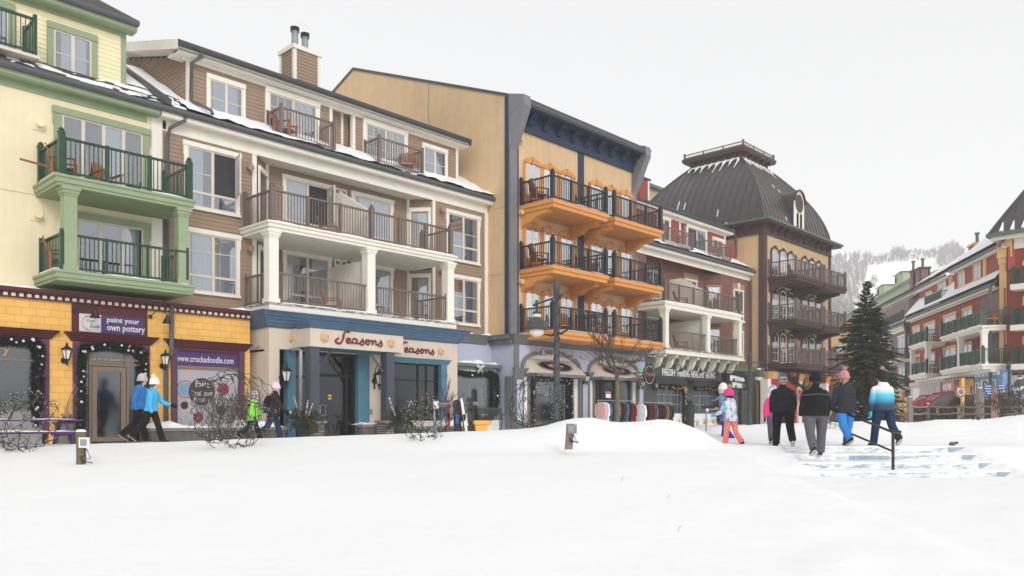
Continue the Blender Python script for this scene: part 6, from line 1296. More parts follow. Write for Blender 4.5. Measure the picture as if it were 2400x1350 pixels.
# gooseneck sign lights -----------------------------------------
def goose(label, x, y, z, out=0.5, m='iron', group='black gooseneck lights over the shop signs', dx=0.0, s=1.0):
    T = thing('gooseneck_light', label, 'sign light', (x, y, z), group); f = MB()
    f.tube([(x, y, z), (x, y-0.03, z)], 0.06*s, m, 10)
    f.tube([(x, y-0.02, z), (x+dx*0.3, y-out*0.35, z+0.16*s), (x+dx*0.7, y-out*0.7, z+0.17*s), (x+dx, y-out, z+0.02)], 0.014*s, m, 6)
    f.build('arm', T); g = MB(); g.rings([[(x+dx+r*math.cos(a), y-out+r*math.sin(a)+q*0.35, z+zz) for a in [2*PI*k/12 for k in range(12)]] for r, zz, q in ((0.025*s, 0.04, 0), (0.05*s, -0.02, 0.02), (0.06*s, -0.05, 0.04), (0.14*s, -0.2*s, 0.12), (0.15*s, -0.21*s, 0.12))], m); g.build('shade', T, smooth=True)
for lb, px, py, y, dx in (('black gooseneck light at the left of the paint your own pottery sign', 177, 728, -0.95, 0.35), ('black gooseneck light at the right of the paint your own pottery sign', 352, 742, -0.95, 0.3),
        ('black gooseneck light over the word FRESH', 1572, 862, -1.0, 0.3), ('black gooseneck light over the word HEALTHY', 1618, 866, -1.0, 0.3), ('black gooseneck light over the word EATING', 1660, 872, -1.0, 0.3)):
    p = at(px, py, y=y); goose(lb, p.x, p.y, p.z, 0.5, dx=dx)
for i, (lb, px) in enumerate((('silver bell light at the left above the left beige awning', 1262), ('silver bell light nearest the lamp post above the left beige awning', 1298), ('silver bell light at the right above the left beige awning', 1330),
        ('silver bell light at the left above the right beige awning', 1417), ('silver bell light in the middle above the right beige awning', 1447), ('silver bell light at the right above the right beige awning', 1473))):
    p = at(px, 822+0.11*(px-1262), y=-2.0); goose(lb, p.x, -1.95, p.z, 0.35, 'steel', 'silver bell lights above the boutique awnings', s=1.1)
for z_ in (0,):
    for k, (a, b) in enumerate(AR):
        f = MB(); f.tube([(a+0.3, -2.0, 3.80), (b-0.3, -2.0, 3.80)], 0.02, 'steel', 6); f.build('light_rail', S3)
# awnings with oval badges --------------------------------------
for k, (a, b) in enumerate(AR):
    T = thing('awning', ['beige awning with an oval black badge over the boutique display window', 'beige awning with an oval black badge over the boutique entrance, behind the bare tree'][k], 'awning', ((a+b)/2, -1.9, 2.6), 'beige awnings with oval badges')
    x0, x1, yo, zt, zb = a+0.12, b-0.3, -2.3, 3.34, 2.66
    f = MB(); f.add([(x0+0.1, YF+0.1, zt), (x1-0.1, YF+0.1, zt), (x1, yo, zb), (x0, yo, zb)], [(0, 3, 2, 1)], 'awning_tan'); f.add([(x0+0.1, YF+0.1, zt), (x0, yo, zb), (x0, YF+0.1, zb)], [(0, 1, 2)], 'awning_white'); f.add([(x1-0.1, YF+0.1, zt), (x1, yo, zb), (x1, YF+0.1, zb)], [(0, 2, 1)], 'awning_white')
    f.box(x0, x1, yo-0.012, yo+0.012, zb-0.14, zb, 'shop_grey'); f.box(x0-0.01, x0+0.01, yo, YF+0.1, zb-0.14, zb, 'shop_grey'); f.box(x1-0.01, x1+0.01, yo, YF+0.1, zb-0.14, zb, 'shop_grey'); f.build('canvas', T)
    g = MB(); cx = (x0+x1)/2; L_ = Vector((0, yo-YF-0.1, zb-zt)); n = 28
    def on(u, t, off=0.012): return (u, YF+0.1+L_.y*t-off, zt+L_.z*t+off)
    for r, rz, o_, m in ((1.18, 0.36, 0.010, 'black_paint'), (1.12, 0.335, 0.013, 'white_paint'), (1.09, 0.32, 0.016, 'black_paint')): g.add([on(cx+r*math.cos(2*PI*j/n), 0.5+rz*math.sin(2*PI*j/n), o_) for j in range(n)], [tuple(range(n))], m)
    fn = lambda x, y, z: on(x, 0.5-(z-0)*1.0, 0.02)
    g.text('Mialyssa', cx-0.5, cx+0.55, -0.10, 0.13, 0, 'white_paint', 0.0, fn=fn, bold=0.03, shear=0.25)
    g.tube([on(cx-0.55+0.02*t*3, 0.3+0.33*math.sin(t*0.35), 0.02) for t in range(12)], 0.02, 'pink', 4); g.tube([on(cx-0.15+0.05*t, 0.22+0.06*t, 0.02) for t in range(9)], 0.018, 'pink', 4); g.tube([on(cx+0.2-0.02*t, 0.22+0.06*t, 0.02) for t in range(9)], 0.018, 'pink', 4)
    g.build('badge', T)
# round hanging sign --------------------------------------------
p = at(1520, 879, y=-2.9); T = thing('hanging_sign', 'round black hanging sign edged with white bulbs, left of the slogan', 'sign', tuple(p)); f = MB(); n = 32; r = 0.44
f.rings([[(p.x+q*math.cos(2*PI*j/n), p.y+yy, p.z+q*math.sin(2*PI*j/n)) for j in range(n)] for q, yy in ((r, 0.05), (r, -0.05))], 'black_paint')
for j in range(34): a = 2*PI*j/34; f.ball((p.x+(r-0.02)*math.cos(a), p.y-0.055, p.z+(r-0.02)*math.sin(a)), 0.02, 'lamp_glass', 6)
f.text('Mialyssa', p.x-0.34, p.x+0.34, p.z-0.07, p.z+0.13, p.y-0.05, 'pink', 0.015, shear=0.3, bold=0.01); f.build('disc', T)
f = MB(); f.tube([(p.x-1.3, p.y+0.0, p.z+0.62), (p.x+0.6, p.y, p.z+0.72)], 0.025, 'iron', 6); f.tube([(p.x-1.3, p.y, p.z+0.62), (p.x-1.3, -1.6, p.z+0.62)], 0.025, 'iron', 6); f.tube([(p.x-0.1, p.y, p.z+0.68), (p.x-0.1, p.y, p.z+r)], 0.02, 'iron', 6)
f.tube([(p.x-0.5+0.25*math.cos(t), p.y, p.z+0.95+0.25*math.sin(t)) for t in [0.2+0.4*i for i in range(10)]], 0.02, 'iron', 5); f.build('bracket', T)
p = at(1504, 868, y=-2.4); f = MB(); f.box(p.x-0.14, p.x+0.14, p.y-0.02, p.y+0.03, p.z-0.1, p.z+0.1, 'exit_green'); f.box(p.x-0.16, p.x+0.16, p.y-0.01, p.y+0.5, p.z-0.12, p.z-0.1, 'iron'); tag(f.build('window_light'), 'small glowing green sign light left of the round hanging sign', 'sign light')
# Pita Pit sign -------------------------------------------------
y = -2.3; x0, x1 = U(1703, y), U(1752, y); za, zb = Z(1728, 914, y), Z(1728, 876, y)
T = thing('hanging_sign', 'black Pita Pit box sign with white letters and a green oval', 'sign', ((x0+x1)/2, y, za)); f = MB(); f.box(x0, x1, y, y+0.3, za, zb, 'black_paint'); b_ = f.build('sign_box', T)
f = MB(); zm = (za+zb)/2; cx = (x0+x1)/2; n = 24; f.add([(cx+(x1-x0)*0.40*math.cos(2*PI*j/n), y-0.012, zm-0.20+0.21*math.sin(2*PI*j/n)) for j in range(n)], [tuple(range(n))], 'pit_green')
f.text('Pita', cx-(x1-x0)*0.34, cx+(x1-x0)*0.34, zm+0.04, zm+0.36, y, 'white_paint', 0.03, bold=0.05); f.text('Pit', cx-(x1-x0)*0.24, cx+(x1-x0)*0.22, zm-0.34, zm-0.04, y-0.01, 'white_paint', 0.03, bold=0.05); f.build('lettering', b_)
f = MB(); f.tube([(x0+0.1, y+0.15, zb+0.12), (x1+0.2, y+0.15, zb+0.12), (x1+0.2, -1.0, zb+0.12)], 0.025, 'iron', 6); f.wire((x0+0.25, y+0.15, zb), (x0+0.25, y+0.15, zb+0.12), 0.03, 'iron'); f.wire((x1-0.25, y+0.15, zb), (x1-0.25, y+0.15, zb+0.12), 0.03, 'iron'); f.build('bracket', T)
# street lamps ---------------------------------------------------
def street_lamp(label, px, d, ztop, dl, dd, ornate=True, s=1.0):
    b = at(px, 978, d=d); g0 = gz(b.x, b.y, False); T = thing('street_lamp', label, 'street lamp', (b.x, b.y, g0), 'dark grey pendant street lamps')
    f = MB(); x, y = b.x, b.y; H = ztop-g0
    f.lathe((x, y, g0), [(0.16, -0.2), (0.16, 0.25), (0.115, 0.35), (0.10, 1.0), (0.085, H*0.55), (0.075, H-0.6), (0.09, H-0.58), (0.09, H-0.35), (0.105, H-0.33), (0.105, H-0.2), (0.09, H-0.18), (0.085, H-0.06), (0.03, H)], 'lamp_iron', 14); 
    rr = random.Random(2)
    f.tube([(x+0.1*math.cos(t*0.7), y+0.1*math.sin(t*0.7), g0+0.3+t*(H-0.8)/90) for t in range(90)], 0.012, 'vine_green', 4)
    f.build('pole', T, smooth=True)
    L, D = cam_ld(x, y); ex, ey = ld_w(L+dl, D+dd); v = Vector((ex-x, ey-y, 0)); za = ztop-0.55
    f = MB(); a = Vector((x, y, za)); e = a+v; k = a-v.normalized()*0.4; f.tube([tuple(k), tuple(e+v.normalized()*0.2)], 0.032, 'lamp_iron', 8); f.ball(tuple(k), 0.05, 'lamp_iron'); f.ball(tuple(e+v.normalized()*0.22), 0.05, 'lamp_iron')
    if ornate:
        for sg in (1, -1): f.tube([tuple(a+Vector((0, 0, -1.05))), tuple(a+v.normalized()*sg*0.35+Vector((0, 0, -1.12))), tuple(a+v.normalized()*sg*0.95+Vector((0, 0, -1.02)))], [0.03, 0.035, 0.02], 'vine_green', 6)
    f.build('arm', T)
    f = MB(); c = (e.x, e.y, e.z)
    f.lathe(c, [(0.05, 0.12), (0.05, -0.22), (0.13*s, -0.26), (0.15*s, -0.32)], 'lamp_iron', 16); f.lathe(c, [(0.14*s, -0.31), (0.14*s, -0.43)], 'lamp_glass', 16)
    f.lathe(c, [(0.15*s, -0.43), (0.24*s, -0.5), (0.32*s, -0.62), (0.36*s, -0.74), (0.42*s, -0.78), (0.36*s, -0.81), (0.2*s, -0.8)], 'lamp_iron', 20); f.build('lamp_head', T, smooth=True)
    f = MB(); f.lathe(c, [(0.22*s, -0.79), (0.24*s, -0.86), (0.2*s, -0.96), (0.1*s, -1.02), (0.02, -1.03)], 'lamp_glass', 16); f.build('globe', T, smooth=True); return T
street_lamp('tall dark grey street lamp wrapped in light strings before the orange balconies', 1305, 24, 4.87, -0.55, 1.5)
street_lamp('dark street lamp beside the Pita Pit sign and the tower corner', 1757, 46, 4.45, 0.7, 0.6, False, 0.95)
street_lamp('dark street lamp at the right edge beside the navy banner boards', 2365, 46, 3.9, 0.8, 0.3, False, 0.9)
# wooden balcony chairs -------------------------------------------
def make_chair(label):
    T = thing('wooden_chair', label, 'chair', (0, 0, 0), 'wooden chairs on the balconies'); m = 'cedar'
    f = MB(); 
    for k in range(6): f.box(-0.26, 0.26, -0.25+k*0.085, -0.18+k*0.085, 0.36-0.012*k, 0.385-0.012*k, m)
    f.build('seat', T); f = MB()
    for k in range(6): x = -0.24+k*0.085; h = 0.98+0.05*math.sin(PI*(k+0.5)/6); f.add([(x, 0.24, 0.3), (x+0.07, 0.24, 0.3), (x+0.07, 0.46, h), (x, 0.46, h), (x, 0.265, 0.3), (x+0.07, 0.265, 0.3), (x+0.07, 0.485, h), (x, 0.485, h)], [(0,1,2,3),(7,6,5,4),(0,3,7,4),(1,5,6,2),(3,2,6,7),(0,4,5,1)], m)
    f.box(-0.26, 0.26, 0.36, 0.39, 0.62, 0.68, m); f.build('backrest', T)
    for s_ in (-1, 1):
        f = MB(); f.box(s_*0.29-0.05, s_*0.29+0.05, -0.28, 0.36, 0.6, 0.625, m); f.build('armrest', T)
        f = MB(); f.box(s_*0.28-0.02, s_*0.28+0.02, -0.28, -0.20, 0, 0.6, m); f.build('leg', T); f = MB(); f.box(s_*0.28-0.02, s_*0.28+0.02, 0.26, 0.34, 0, 0.62, m); f.build('leg', T)
    f = MB(); f.box(-0.22, 0.22, -0.22, 0.2, 0.39, 0.415, 'snow'); f.build('snow_cover', T)
    return T
ch0 = make_chair('x'); first = True
CH = [(15.25, 0.15, 10.5, 0.6, 'cedar chair on the left attic balcony of the brown house'), (20.7, 0.2, 10.5, -0.7, 'cedar chair on the right attic balcony of the brown house'),
      (16.9, -0.1, 7.06, 0.9, 'cedar chair left of the privacy screen on the upper porch'), (17.0, -0.1, 4.46, 0.9, 'cedar chair left of the privacy screen on the lower porch'),
      (5.6, 0.3, 10.8, 0.3, 'cedar chair on the cream house attic balcony at the top left corner'), (7.75, -0.9, 7.23, 1.2, 'dark wooden chair at the left of the upper green railed balcony'), (7.7, -0.8, 4.70, 1.3, 'wooden chair at the left of the lower green railed balcony'), (9.0, -0.5, 7.23, 0.1, 'low orange wooden chair in the middle of the upper green railed balcony'),
      (26.1, -2.2, 9.93, 1.2, 'wooden chair at the left of the top orange balcony'), (26.1, -2.2, 7.16, 1.2, 'wooden rocking chair at the left of the middle orange balcony'), (28.0, -2.0, 4.45, -0.6, 'wooden chair on the lowest left orange balcony'), (31.2, -2.0, 7.16, 0.5, 'wooden chair on the middle right orange balcony'),
      (40.2, -0.5, 6.93, 0.8, 'chair left of the white screen on the upper porch of the brick house'), (40.2, -0.5, 4.44, 0.8, 'chair left of the white screen on the lower porch of the brick house'), (45.4, 0.2, 10.5, -0.6, 'chair on the attic balcony of the brick house'),
      (52.2, -1.8, 9.9, 0.9, 'orange chair on the top left balcony of the tower'), (56.0, -1.8, 9.9, 0.2, 'chair on the top right balcony of the tower'), (56.0, -1.8, 7.06, 0.2, 'chair on the middle right balcony of the tower')]
for x, y, z, rz, lb in CH:
    if first: ch0.location = (x, y, z); ch0.rotation_euler = (0, 0, rz); ch0['label'] = lb; first = False
    else: dup(ch0, (x, y, z), rz, lb)
for px, z, lb in ((2325, 7.13, 'snow dusted chair on the upper right porch of the long red house'), (2192, 7.13, 'snow dusted chair on the upper left porch of the long red house'), (2192, 4.46, 'snow dusted chair on the lower left porch of the long red house')):
    q = GF.w((GF.px(px, 978, -0.9)[0], -0.9, z)); dup(ch0, q, GF.a+0.7, lb, s=1.1)
# two timber poles sticking out of the upper green balcony
f = MB(); f.tube([(6.6, -1.0, 7.62), (7.9, -1.0, 7.52)], 0.03, 'cedar', 6); f.build('timber_pole') and None
o_ = bpy.context.scene.objects['timber_pole']; tag(o_, 'reddish timber pole sticking out at the left of the upper green balcony', 'pole')
# handrail and steps ----------------------------------------------
def LD(l, d, z): x, y = ld_w(l, d); return (x, y, z)
f = MB()
for d_, z in ((18.85, 0.065), (18.25, -0.085), (17.6, -0.235), (16.95, -0.385)):
    A_, B_, C2, D2 = LD(5.4, d_, 0), LD(10.53, d_, 0), LD(10.53, d_+0.72, 0), LD(5.4, d_+0.72, 0)
    for (za, zb, m, e) in ((z-0.26, z-0.02, 'step_front', 0.0), (z-0.02, z+0.012, 'snow', 0.0)):
        f.add([(A_[0], A_[1], za), (B_[0], B_[1], za), (C2[0], C2[1], za), (D2[0], D2[1], za), (A_[0], A_[1], zb), (B_[0], B_[1], zb), (C2[0], C2[1], zb), (D2[0], D2[1], zb)], [(0,3,2,1),(4,5,6,7),(0,1,5,4),(1,2,6,5),(2,3,7,6),(3,0,4,7)], m)
    rr = random.Random(int(d_*100))
    for k in range(2 if d_ == 18.25 else 1):      # bare blue-grey stretches of the riser
        l0 = 7.6 if k else 10.15; l1 = min(10.535, l0+0.9); a, b = LD(l0, d_-0.012, 0), LD(l1, d_-0.012, 0); c, e = LD(l1, d_+0.02, 0), LD(l0, d_+0.02, 0)
        f.add([(a[0], a[1], z-0.12), (b[0], b[1], z-0.12), (c[0], c[1], z-0.12), (e[0], e[1], z-0.12), (a[0], a[1], z-0.012-0.02*k), (b[0], b[1], z-0.012-0.02*k), (c[0], c[1], z-0.012-0.02*k), (e[0], e[1], z-0.012-0.02*k)], [(0,3,2,1),(4,5,6,7),(0,1,5,4),(1,2,6,5),(2,3,7,6),(3,0,4,7)], 'tread_blue')
tag(f.build('steps'), kind='structure')
T = thing('handrail', 'black steel handrail descending beside the snowy steps', 'handrail', LD(8.3, 17.5, -0.4)); 
t0, b0_ = P3(1980, 968, 19.4), P3(2093, 1013, 17.3)
f = MB(); f.tube([tuple(P3(1966, 966, 19.7)), tuple(t0), tuple(b0_), tuple(P3(2110, 1012, 16.8))], 0.03, 'iron', 8); f.build('top_rail', T)
f = MB(); f.tube([tuple(P3(1980, 1010, 19.4)), tuple(P3(2093, 1058, 17.3))], 0.025, 'iron', 8); f.build('lower_rail', T)
for a, pyb, pxx, d_ in ((t0, 1052, 1980, 19.4), (b0_, 1108, 2093, 17.3)): f = MB(); q = P3(pxx, pyb, d_); f.tube([tuple(a), (a.x, a.y, q.z)], 0.032, 'iron', 8); f.build('post', T)
# outlet posts -----------------------------------------------------
def outlet_post(label, px, pyt, pyb, d, white, lean=0.0):
    t, b = P3(px, pyt, d), P3(px, pyb, d); T = thing('outlet_post', label, 'post', tuple(b), 'short wooden posts with outlet boxes')
    f = MB(); f.rings([[(b.x+lean*k+0.085*math.cos(a)*(1+0.1*math.sin(3*a+k*5)), b.y+0.085*math.sin(a), b.z-0.15+(t.z-b.z+0.15)*k) for a in [2*PI*j/10 for j in range(10)]] for k in (0, 0.35, 0.7, 1)], 'bark_green' if white else 'old_wood'); f.build('stump', T)
    fr = Frame(b.x+lean*0.7, b.y, math.atan2(FY, FX)-PI/2+(0.2 if white else -0.4)); f = MB(fr); zc = b.z+(t.z-b.z)*(0.68 if white else 0.75); m = 'white_paint' if white else 'galv'
    f.box(0.0, 0.17, -0.14, -0.06, zc-0.11, zc+0.08, m); f.box(0.03, 0.14, -0.165, -0.14, zc-0.07, zc+0.05, 'galv' if white else 'steel'); f.build('outlet_box', T)
    f = MB(fr); f.tube([(0.08, -0.1, zc-0.13), (0.1, -0.12, zc-0.25), (0.02, -0.1, b.z+0.1), (0.09, -0.14, b.z-0.02)], 0.014, 'iron', 6); f.tube([(0.12, -0.1, zc-0.13), (0.2, -0.12, zc-0.3), (0.05, -0.16, b.z+0.04), (0.24, -0.15, b.z)], 0.010, 'iron', 6); f.build('cable', T)
    f = MB(fr); f.rings([[(r_*math.cos(a), r_*math.sin(a), t.z+zz) for a in [2*PI*j/10 for j in range(10)]] for r_, zz in ((0.09, 0), (0.085, 0.03), (0.04, 0.045))], 'snow'); f.build('snow_cap', T) if white else None
outlet_post('mossy wooden post with a white outlet box in the snow at the left', 190, 1012, 1084, 15.2, True); outlet_post('leaning wooden post with a grey outlet box and loose cables near the middle', 1333, 993, 1036, 16.5, False, 0.05)
# ski rack, boards, bin, bench ------------------------------------
dR = 28.3
def rackpt(px, py, dd=0.0): return P3(px, py, dR+dd)
T = thing('ski_rack', 'grey metal ski rack with a long top rail in front of the restaurant', 'ski rack', tuple(rackpt(1018, 1013)))
f = MB(); f.tube([tuple(rackpt(1012, 947)), tuple(rackpt(1121, 944))], 0.035, 'galv', 6); f.tube([tuple(rackpt(1012, 952, 0.25)), tuple(rackpt(1121, 949, 0.25))], 0.03, 'galv', 6); f.build('rail', T)
f = MB(); f.tube([tuple(rackpt(1018, 947)), tuple(rackpt(1018, 1018))], 0.05, 'galv', 6); f.tube([tuple(rackpt(1046, 978)), tuple(rackpt(1003, 1015))], 0.03, 'galv', 6); f.tube([tuple(rackpt(1018, 1000)), tuple(rackpt(1028, 1018))], 0.03, 'galv', 6); f.build('leg', T); f = MB(); f.box(*[v for p_ in (0,) for v in (rackpt(1018, 0).x-0.1, rackpt(1018, 0).x+0.12, rackpt(1018, 0).y-0.1, rackpt(1018, 0).y-0.06)], 1.05, 1.32, 'white_paint'); f.build('notice', T)
def board(label, pxt, pyt, pxb, pyb, w_, m, dd, mark=None, round_=0.14, name='snowboard', cat='snowboard', tilt=0.15, group=None):
    a, b = P3(pxt, pyt, dR+dd+tilt), P3(pxb, pyb, dR+dd); ax = (a-b).normalized(); sd = Vector((FY, -FX, 0)); nn = ax.cross(sd).normalized(); L = (a-b).length
    prof = []
    for k in range(9): t = PI*k/8; prof.append((-w_/2*math.cos(t), L-round_+round_*math.sin(t)))
    for k in range(9): t = PI*k/8; prof.append((w_/2*math.cos(t)*0.98, round_-round_*math.sin(t)))
    T = thing(name, label, cat, tuple(b), group); f = MB()
    def pt(u, v, o): q = b+sd*u*(1-0.12*math.sin(PI*v/L))+ax*v+nn*(o+0.05*((2*v/L-1)**4)); return tuple(q)
    n = len(prof); f.add([pt(u, v, 0.0) for u, v in prof]+[pt(u, v, 0.014) for u, v in prof], [tuple(range(n)), tuple(range(2*n-1, n-1, -1))]+[(i, n+i, n+(i+1) % n, (i+1) % n) for i in range(n)], m); f.build('deck', T)
    if mark:
        g = MB()
        for s_ in (-1, 1):
            o_ = 0.03 if (Vector(pt(0, L/2, 0.03))-cam.location).length < (Vector(pt(0, L/2, -0.03))-cam.location).length else -0.02
            g.tube([pt(s_*(0.05*math.cos(t)*(1 if t < 3 else 0.6)), L*0.42+s_*(0.09+0.07*math.sin(t)), o_) for t in [0.3+0.45*i for i in range(11)]], 0.022, mark, 5)
        g.tube([pt(-0.05+0.1*t, L*0.34+L*0.16*t, o_) for t in (0, 0.5, 1)], 0.022, mark, 5); g.build('emblem', T)
    else:
        g = MB(); 
        for v in (0.32, 0.68):
            if w_ > 0.15: q = b+ax*L*v-sd*0; c = pt(0, L*v, 0.05); g.ball(c, 0.08, 'iron', 8, (1, 1, 0.6))
        if w_ <= 0.15: c = pt(0, L*0.45, 0.05); g.box(c[0]-0.04, c[0]+0.04, c[1]-0.04, c[1]+0.04, c[2]-0.12, c[2]+0.1, 'iron')
        g.build('binding', T)
    return T
board('black snowboard with a bright blue curled emblem leaning on the ski rack', 1070, 936, 1073, 1017, 0.29, 'black_paint', -0.25, 'board_blue'); board('black snowboard with scattered pale print leaning right of the skis', 1098, 931, 1108, 1017, 0.27, 'iron', -0.2); board('narrow black snowboard standing tallest behind the ski rack', 1111, 910, 1113, 1012, 0.22, 'black_paint', 0.35)
board('dark red ski standing left of the blue marked snowboard', 1051, 936, 1052, 1005, 0.1, 'red_bulb', -0.1, name='ski', cat='ski', group='skis leaning on the rack'); board('orange and dark ski leaning on the rack', 1078, 935, 1090, 1015, 0.09, 'ski_orange', -0.15, name='ski', cat='ski', group='skis leaning on the rack'); board('white topped ski leaning on the rack', 1081, 932, 1094, 1015, 0.09, 'white_paint', -0.3, name='ski', cat='ski', group='skis leaning on the rack')
b = P3(1127, 1016, 28.0); T = thing('salt_bin', 'yellow plastic salt bin with a flared lid beside the bench', 'bin', (b.x, b.y, b.z)); fr = Frame(b.x, b.y, math.atan2(FY, FX)-PI/2+0.2); f = MB(fr)
f.rings([[(sx*w_, sy*w_*0.7, b.z+zz) for sx, sy in ((-1, -1), (1, -1), (1, 1), (-1, 1))] for w_, zz in ((0.17, 0), (0.22, 0.3), (0.24, 0.31))], 'bin_yellow'); f.build('tub', T); f = MB(fr); f.rings([[(sx*w_+ox, sy*w_*0.75, b.z+zz) for sx, sy in ((-1, -1), (1, -1), (1, 1), (-1, 1))] for w_, zz, ox in ((0.25, 0.3, 0.02), (0.29, 0.34, 0.03), (0.29, 0.42, 0.03), (0.26, 0.45, 0.02))], 'bin_yellow'); f.build('lid', T)
b = P3(1152, 1012, 29.0); zb_ = 0.22; fr = Frame(b.x, b.y, 0.0); T = thing('park_bench', 'dark metal slatted bench below the boutique bay window', 'bench', (b.x, b.y, zb_)); f = MB(fr)
for k in range(6): f.box(-0.8, 0.8, -0.2+k*0.075, -0.145+k*0.075, zb_+0.43, zb_+0.45, 'lamp_iron')
f.build('seat', T); f = MB(fr)
for k in range(26): f.box(-0.78+k*0.062, -0.755+k*0.062, 0.24+0.02, 0.265+0.02, zb_+0.45, zb_+0.86, 'lamp_iron')
f.box(-0.8, 0.8, 0.25, 0.29, zb_+0.84, zb_+0.88, 'lamp_iron'); f.build('backrest', T)
for s_ in (-0.78, 0.78):
    f = MB(fr); f.tube([(s_, -0.25, zb_), (s_, -0.2, zb_+0.4), (s_, -0.24, zb_+0.62), (s_, 0.05, zb_+0.66), (s_, 0.26, zb_+0.6)], 0.022, 'lamp_iron', 6); f.tube([(s_, 0.3, zb_), (s_, 0.2, zb_+0.42), (s_, 0.3, zb_+0.88)], 0.022, 'lamp_iron', 6); f.build('leg', T)
# litter bollard, barrier sign --------------------------------------
b = P3(1617, 1004, 31); T = thing('litter_bin', 'dark tapered litter post with a flat cap in front of the food shop', 'bin', tuple(b)); f = MB(); f.lathe(tuple(b), [(0.17, -0.2), (0.165, 0.3), (0.18, 0.86)], 'charcoal_dark', 16); f.build('body', T); f = MB(); f.lathe(tuple(b), [(0.24, 0.86), (0.25, 0.9), (0.1, 0.92), (0.1, 1.0), (0.13, 1.01), (0.13, 1.05)], 'charcoal_dark', 16); f.build('cap', T)
b = P3(1660, 1002, 27); T = thing('barrier_rail', 'pale metal barrier rail with a small notice left of the child in floral jacket', 'barrier', tuple(b)); f = MB(); e = P3(1718, 959, 27.2); c = P3(1655, 957, 27); f.tube([tuple(c), tuple(e)], 0.04, 'galv', 6); f.build('rail', T)
for q in (c, e): f = MB(); f.tube([(q.x, q.y, q.z), (q.x, q.y, 0.05)], 0.028, 'galv', 6); f.build('leg', T)
f = MB(); f.box(c.x-0.06, c.x+0.06, c.y-0.06, c.y-0.04, c.z-0.1, c.z+0.1, 'white_paint'); f.build('notice', T)
# clothes racks: every garment its own thing --------------------------
GM = []
for n_, ca, cb in (('cloth_pink', 'D89C96', 'E2B0A8'), ('cloth_white', 'DCDCE2', 'EFEFF2'), ('cloth_dark', '2A2D3C', '1B1C26'), ('cloth_blue', '2F4A7C', '1D2C55'), ('cloth_blueprint', '6F86B4', '1F2A55'), ('cloth_black', '1B1A1D', '2A282B'), ('cloth_tan', 'A98462', '6E4E3A'), ('cloth_brown', '5A3B2E', '2E2422'), ('cloth_red', '8C1B2C', '6A1020'), ('cloth_grey', '77787E', '3A3B42'), ('cloth_olive', '4A4535', '26241D')):
    mixmat(n_, ca, cb, 14, 0.42, 0.58, (1, 1, 0.6), 0.9, 0.2); GM.append(n_)
def garment(label, x, y, z, L, m, seed, group):
    r = random.Random(seed); f = MB(); w_ = 0.24; th = r.uniform(0.035, 0.06)
    prof = [(-0.05, 0), (-w_, -0.09), (-w_-0.05, -0.35), (-w_-0.03, -0.62), (-w_+0.03, -0.6), (-w_+0.04, -0.3), (-w_+0.02, -L), (0, -L-0.02), (w_-0.02, -L), (w_-0.04, -0.3), (w_-0.03, -0.6), (w_+0.03, -0.62), (w_+0.05, -0.35), (w_, -0.09), (0.05, 0)]
    n = len(prof); cxy = [(x, y+u, z+v) for u, v in prof]
    f.add([(x-th*(1+0.5*(-v)/L), y+u, z+v) for u, v in prof]+[(x+th*(1+0.5*(-v)/L), y+u, z+v) for u, v in prof], [(0, 1, 13, 14), (1, 2, 5, 9, 12, 13), (2, 3, 4, 5), (9, 10, 11, 12), (5, 6, 7, 8, 9)]+[tuple(n+k for k in q[::-1]) for q in [(0, 1, 13, 14), (1, 2, 5, 9, 12, 13), (2, 3, 4, 5), (9, 10, 11, 12), (5, 6, 7, 8, 9)]]+[(i, n+i, n+(i+1) % n, (i+1) % n) for i in range(n)], m)
    T = tag(f.build('garment', origin=(x, y, z)), label, 'garment', group)
    h = MB(); h.tube([(x, y, z-0.01), (x, y, z+0.04), (x, y+0.025, z+0.07), (x, y, z+0.09)], 0.006, 'steel', 4); h.build('hanger', T)
def rack(label, x0, x1, y, z, order, group, words):
    T = thing('clothes_rack', label, 'clothes rack', ((x0+x1)/2, y, 0.1), 'clothes racks outside the boutique'); f = MB(); f.tube([(x0-0.15, y, z+0.08), (x1+0.15, y, z+0.08)], 0.018, 'steel', 6); f.build('rail', T)
    for x in (x0-0.12, x1+0.12): f = MB(); f.tube([(x, y, z+0.08), (x, y, 0.15)], 0.018, 'steel', 6); f.tube([(x, y-0.28, 0.17), (x, y+0.28, 0.17)], 0.018, 'steel', 6); f.build('upright', T)
    n = len(order); nm = {'cloth_pink': 'pink', 'cloth_white': 'white', 'cloth_dark': 'dark navy', 'cloth_blue': 'blue', 'cloth_blueprint': 'blue patterned', 'cloth_black': 'black', 'cloth_tan': 'tan', 'cloth_brown': 'brown', 'cloth_red': 'dark red', 'cloth_grey': 'grey', 'cloth_olive': 'olive'}
    for i, m in enumerate(order):
        x = x0+(x1-x0)*(i+0.5)/n; k = order.index(m)
        side = words[0] if i < n/3 else (words[1] if i < 2*n/3 else words[2]); same = [j for j in range(n) if order[j] == m]; 
        lb = f'{nm[m]} garment {side}{["", ", left of its two", ", right of its two"][0 if len(same) == 1 else (1 if same.index(i) == 0 else 2)]}'
        garment(lb, x, y+random.Random(i).uniform(-0.03, 0.03), z, 0.8+0.2*random.Random(i*7).random(), m, i, group)
rack('steel rail rack of colourful garments in front of the boutique entrance', 28.6, 31.1, -3.5, 1.42, ['cloth_pink', 'cloth_white', 'cloth_grey', 'cloth_blue', 'cloth_blueprint', 'cloth_tan', 'cloth_dark', 'cloth_brown', 'cloth_blueprint', 'cloth_black', 'cloth_red', 'cloth_red'], 'garments on the left rack', ('near the left end of the left rack', 'midway along the left rack', 'near the right end of the left rack'))
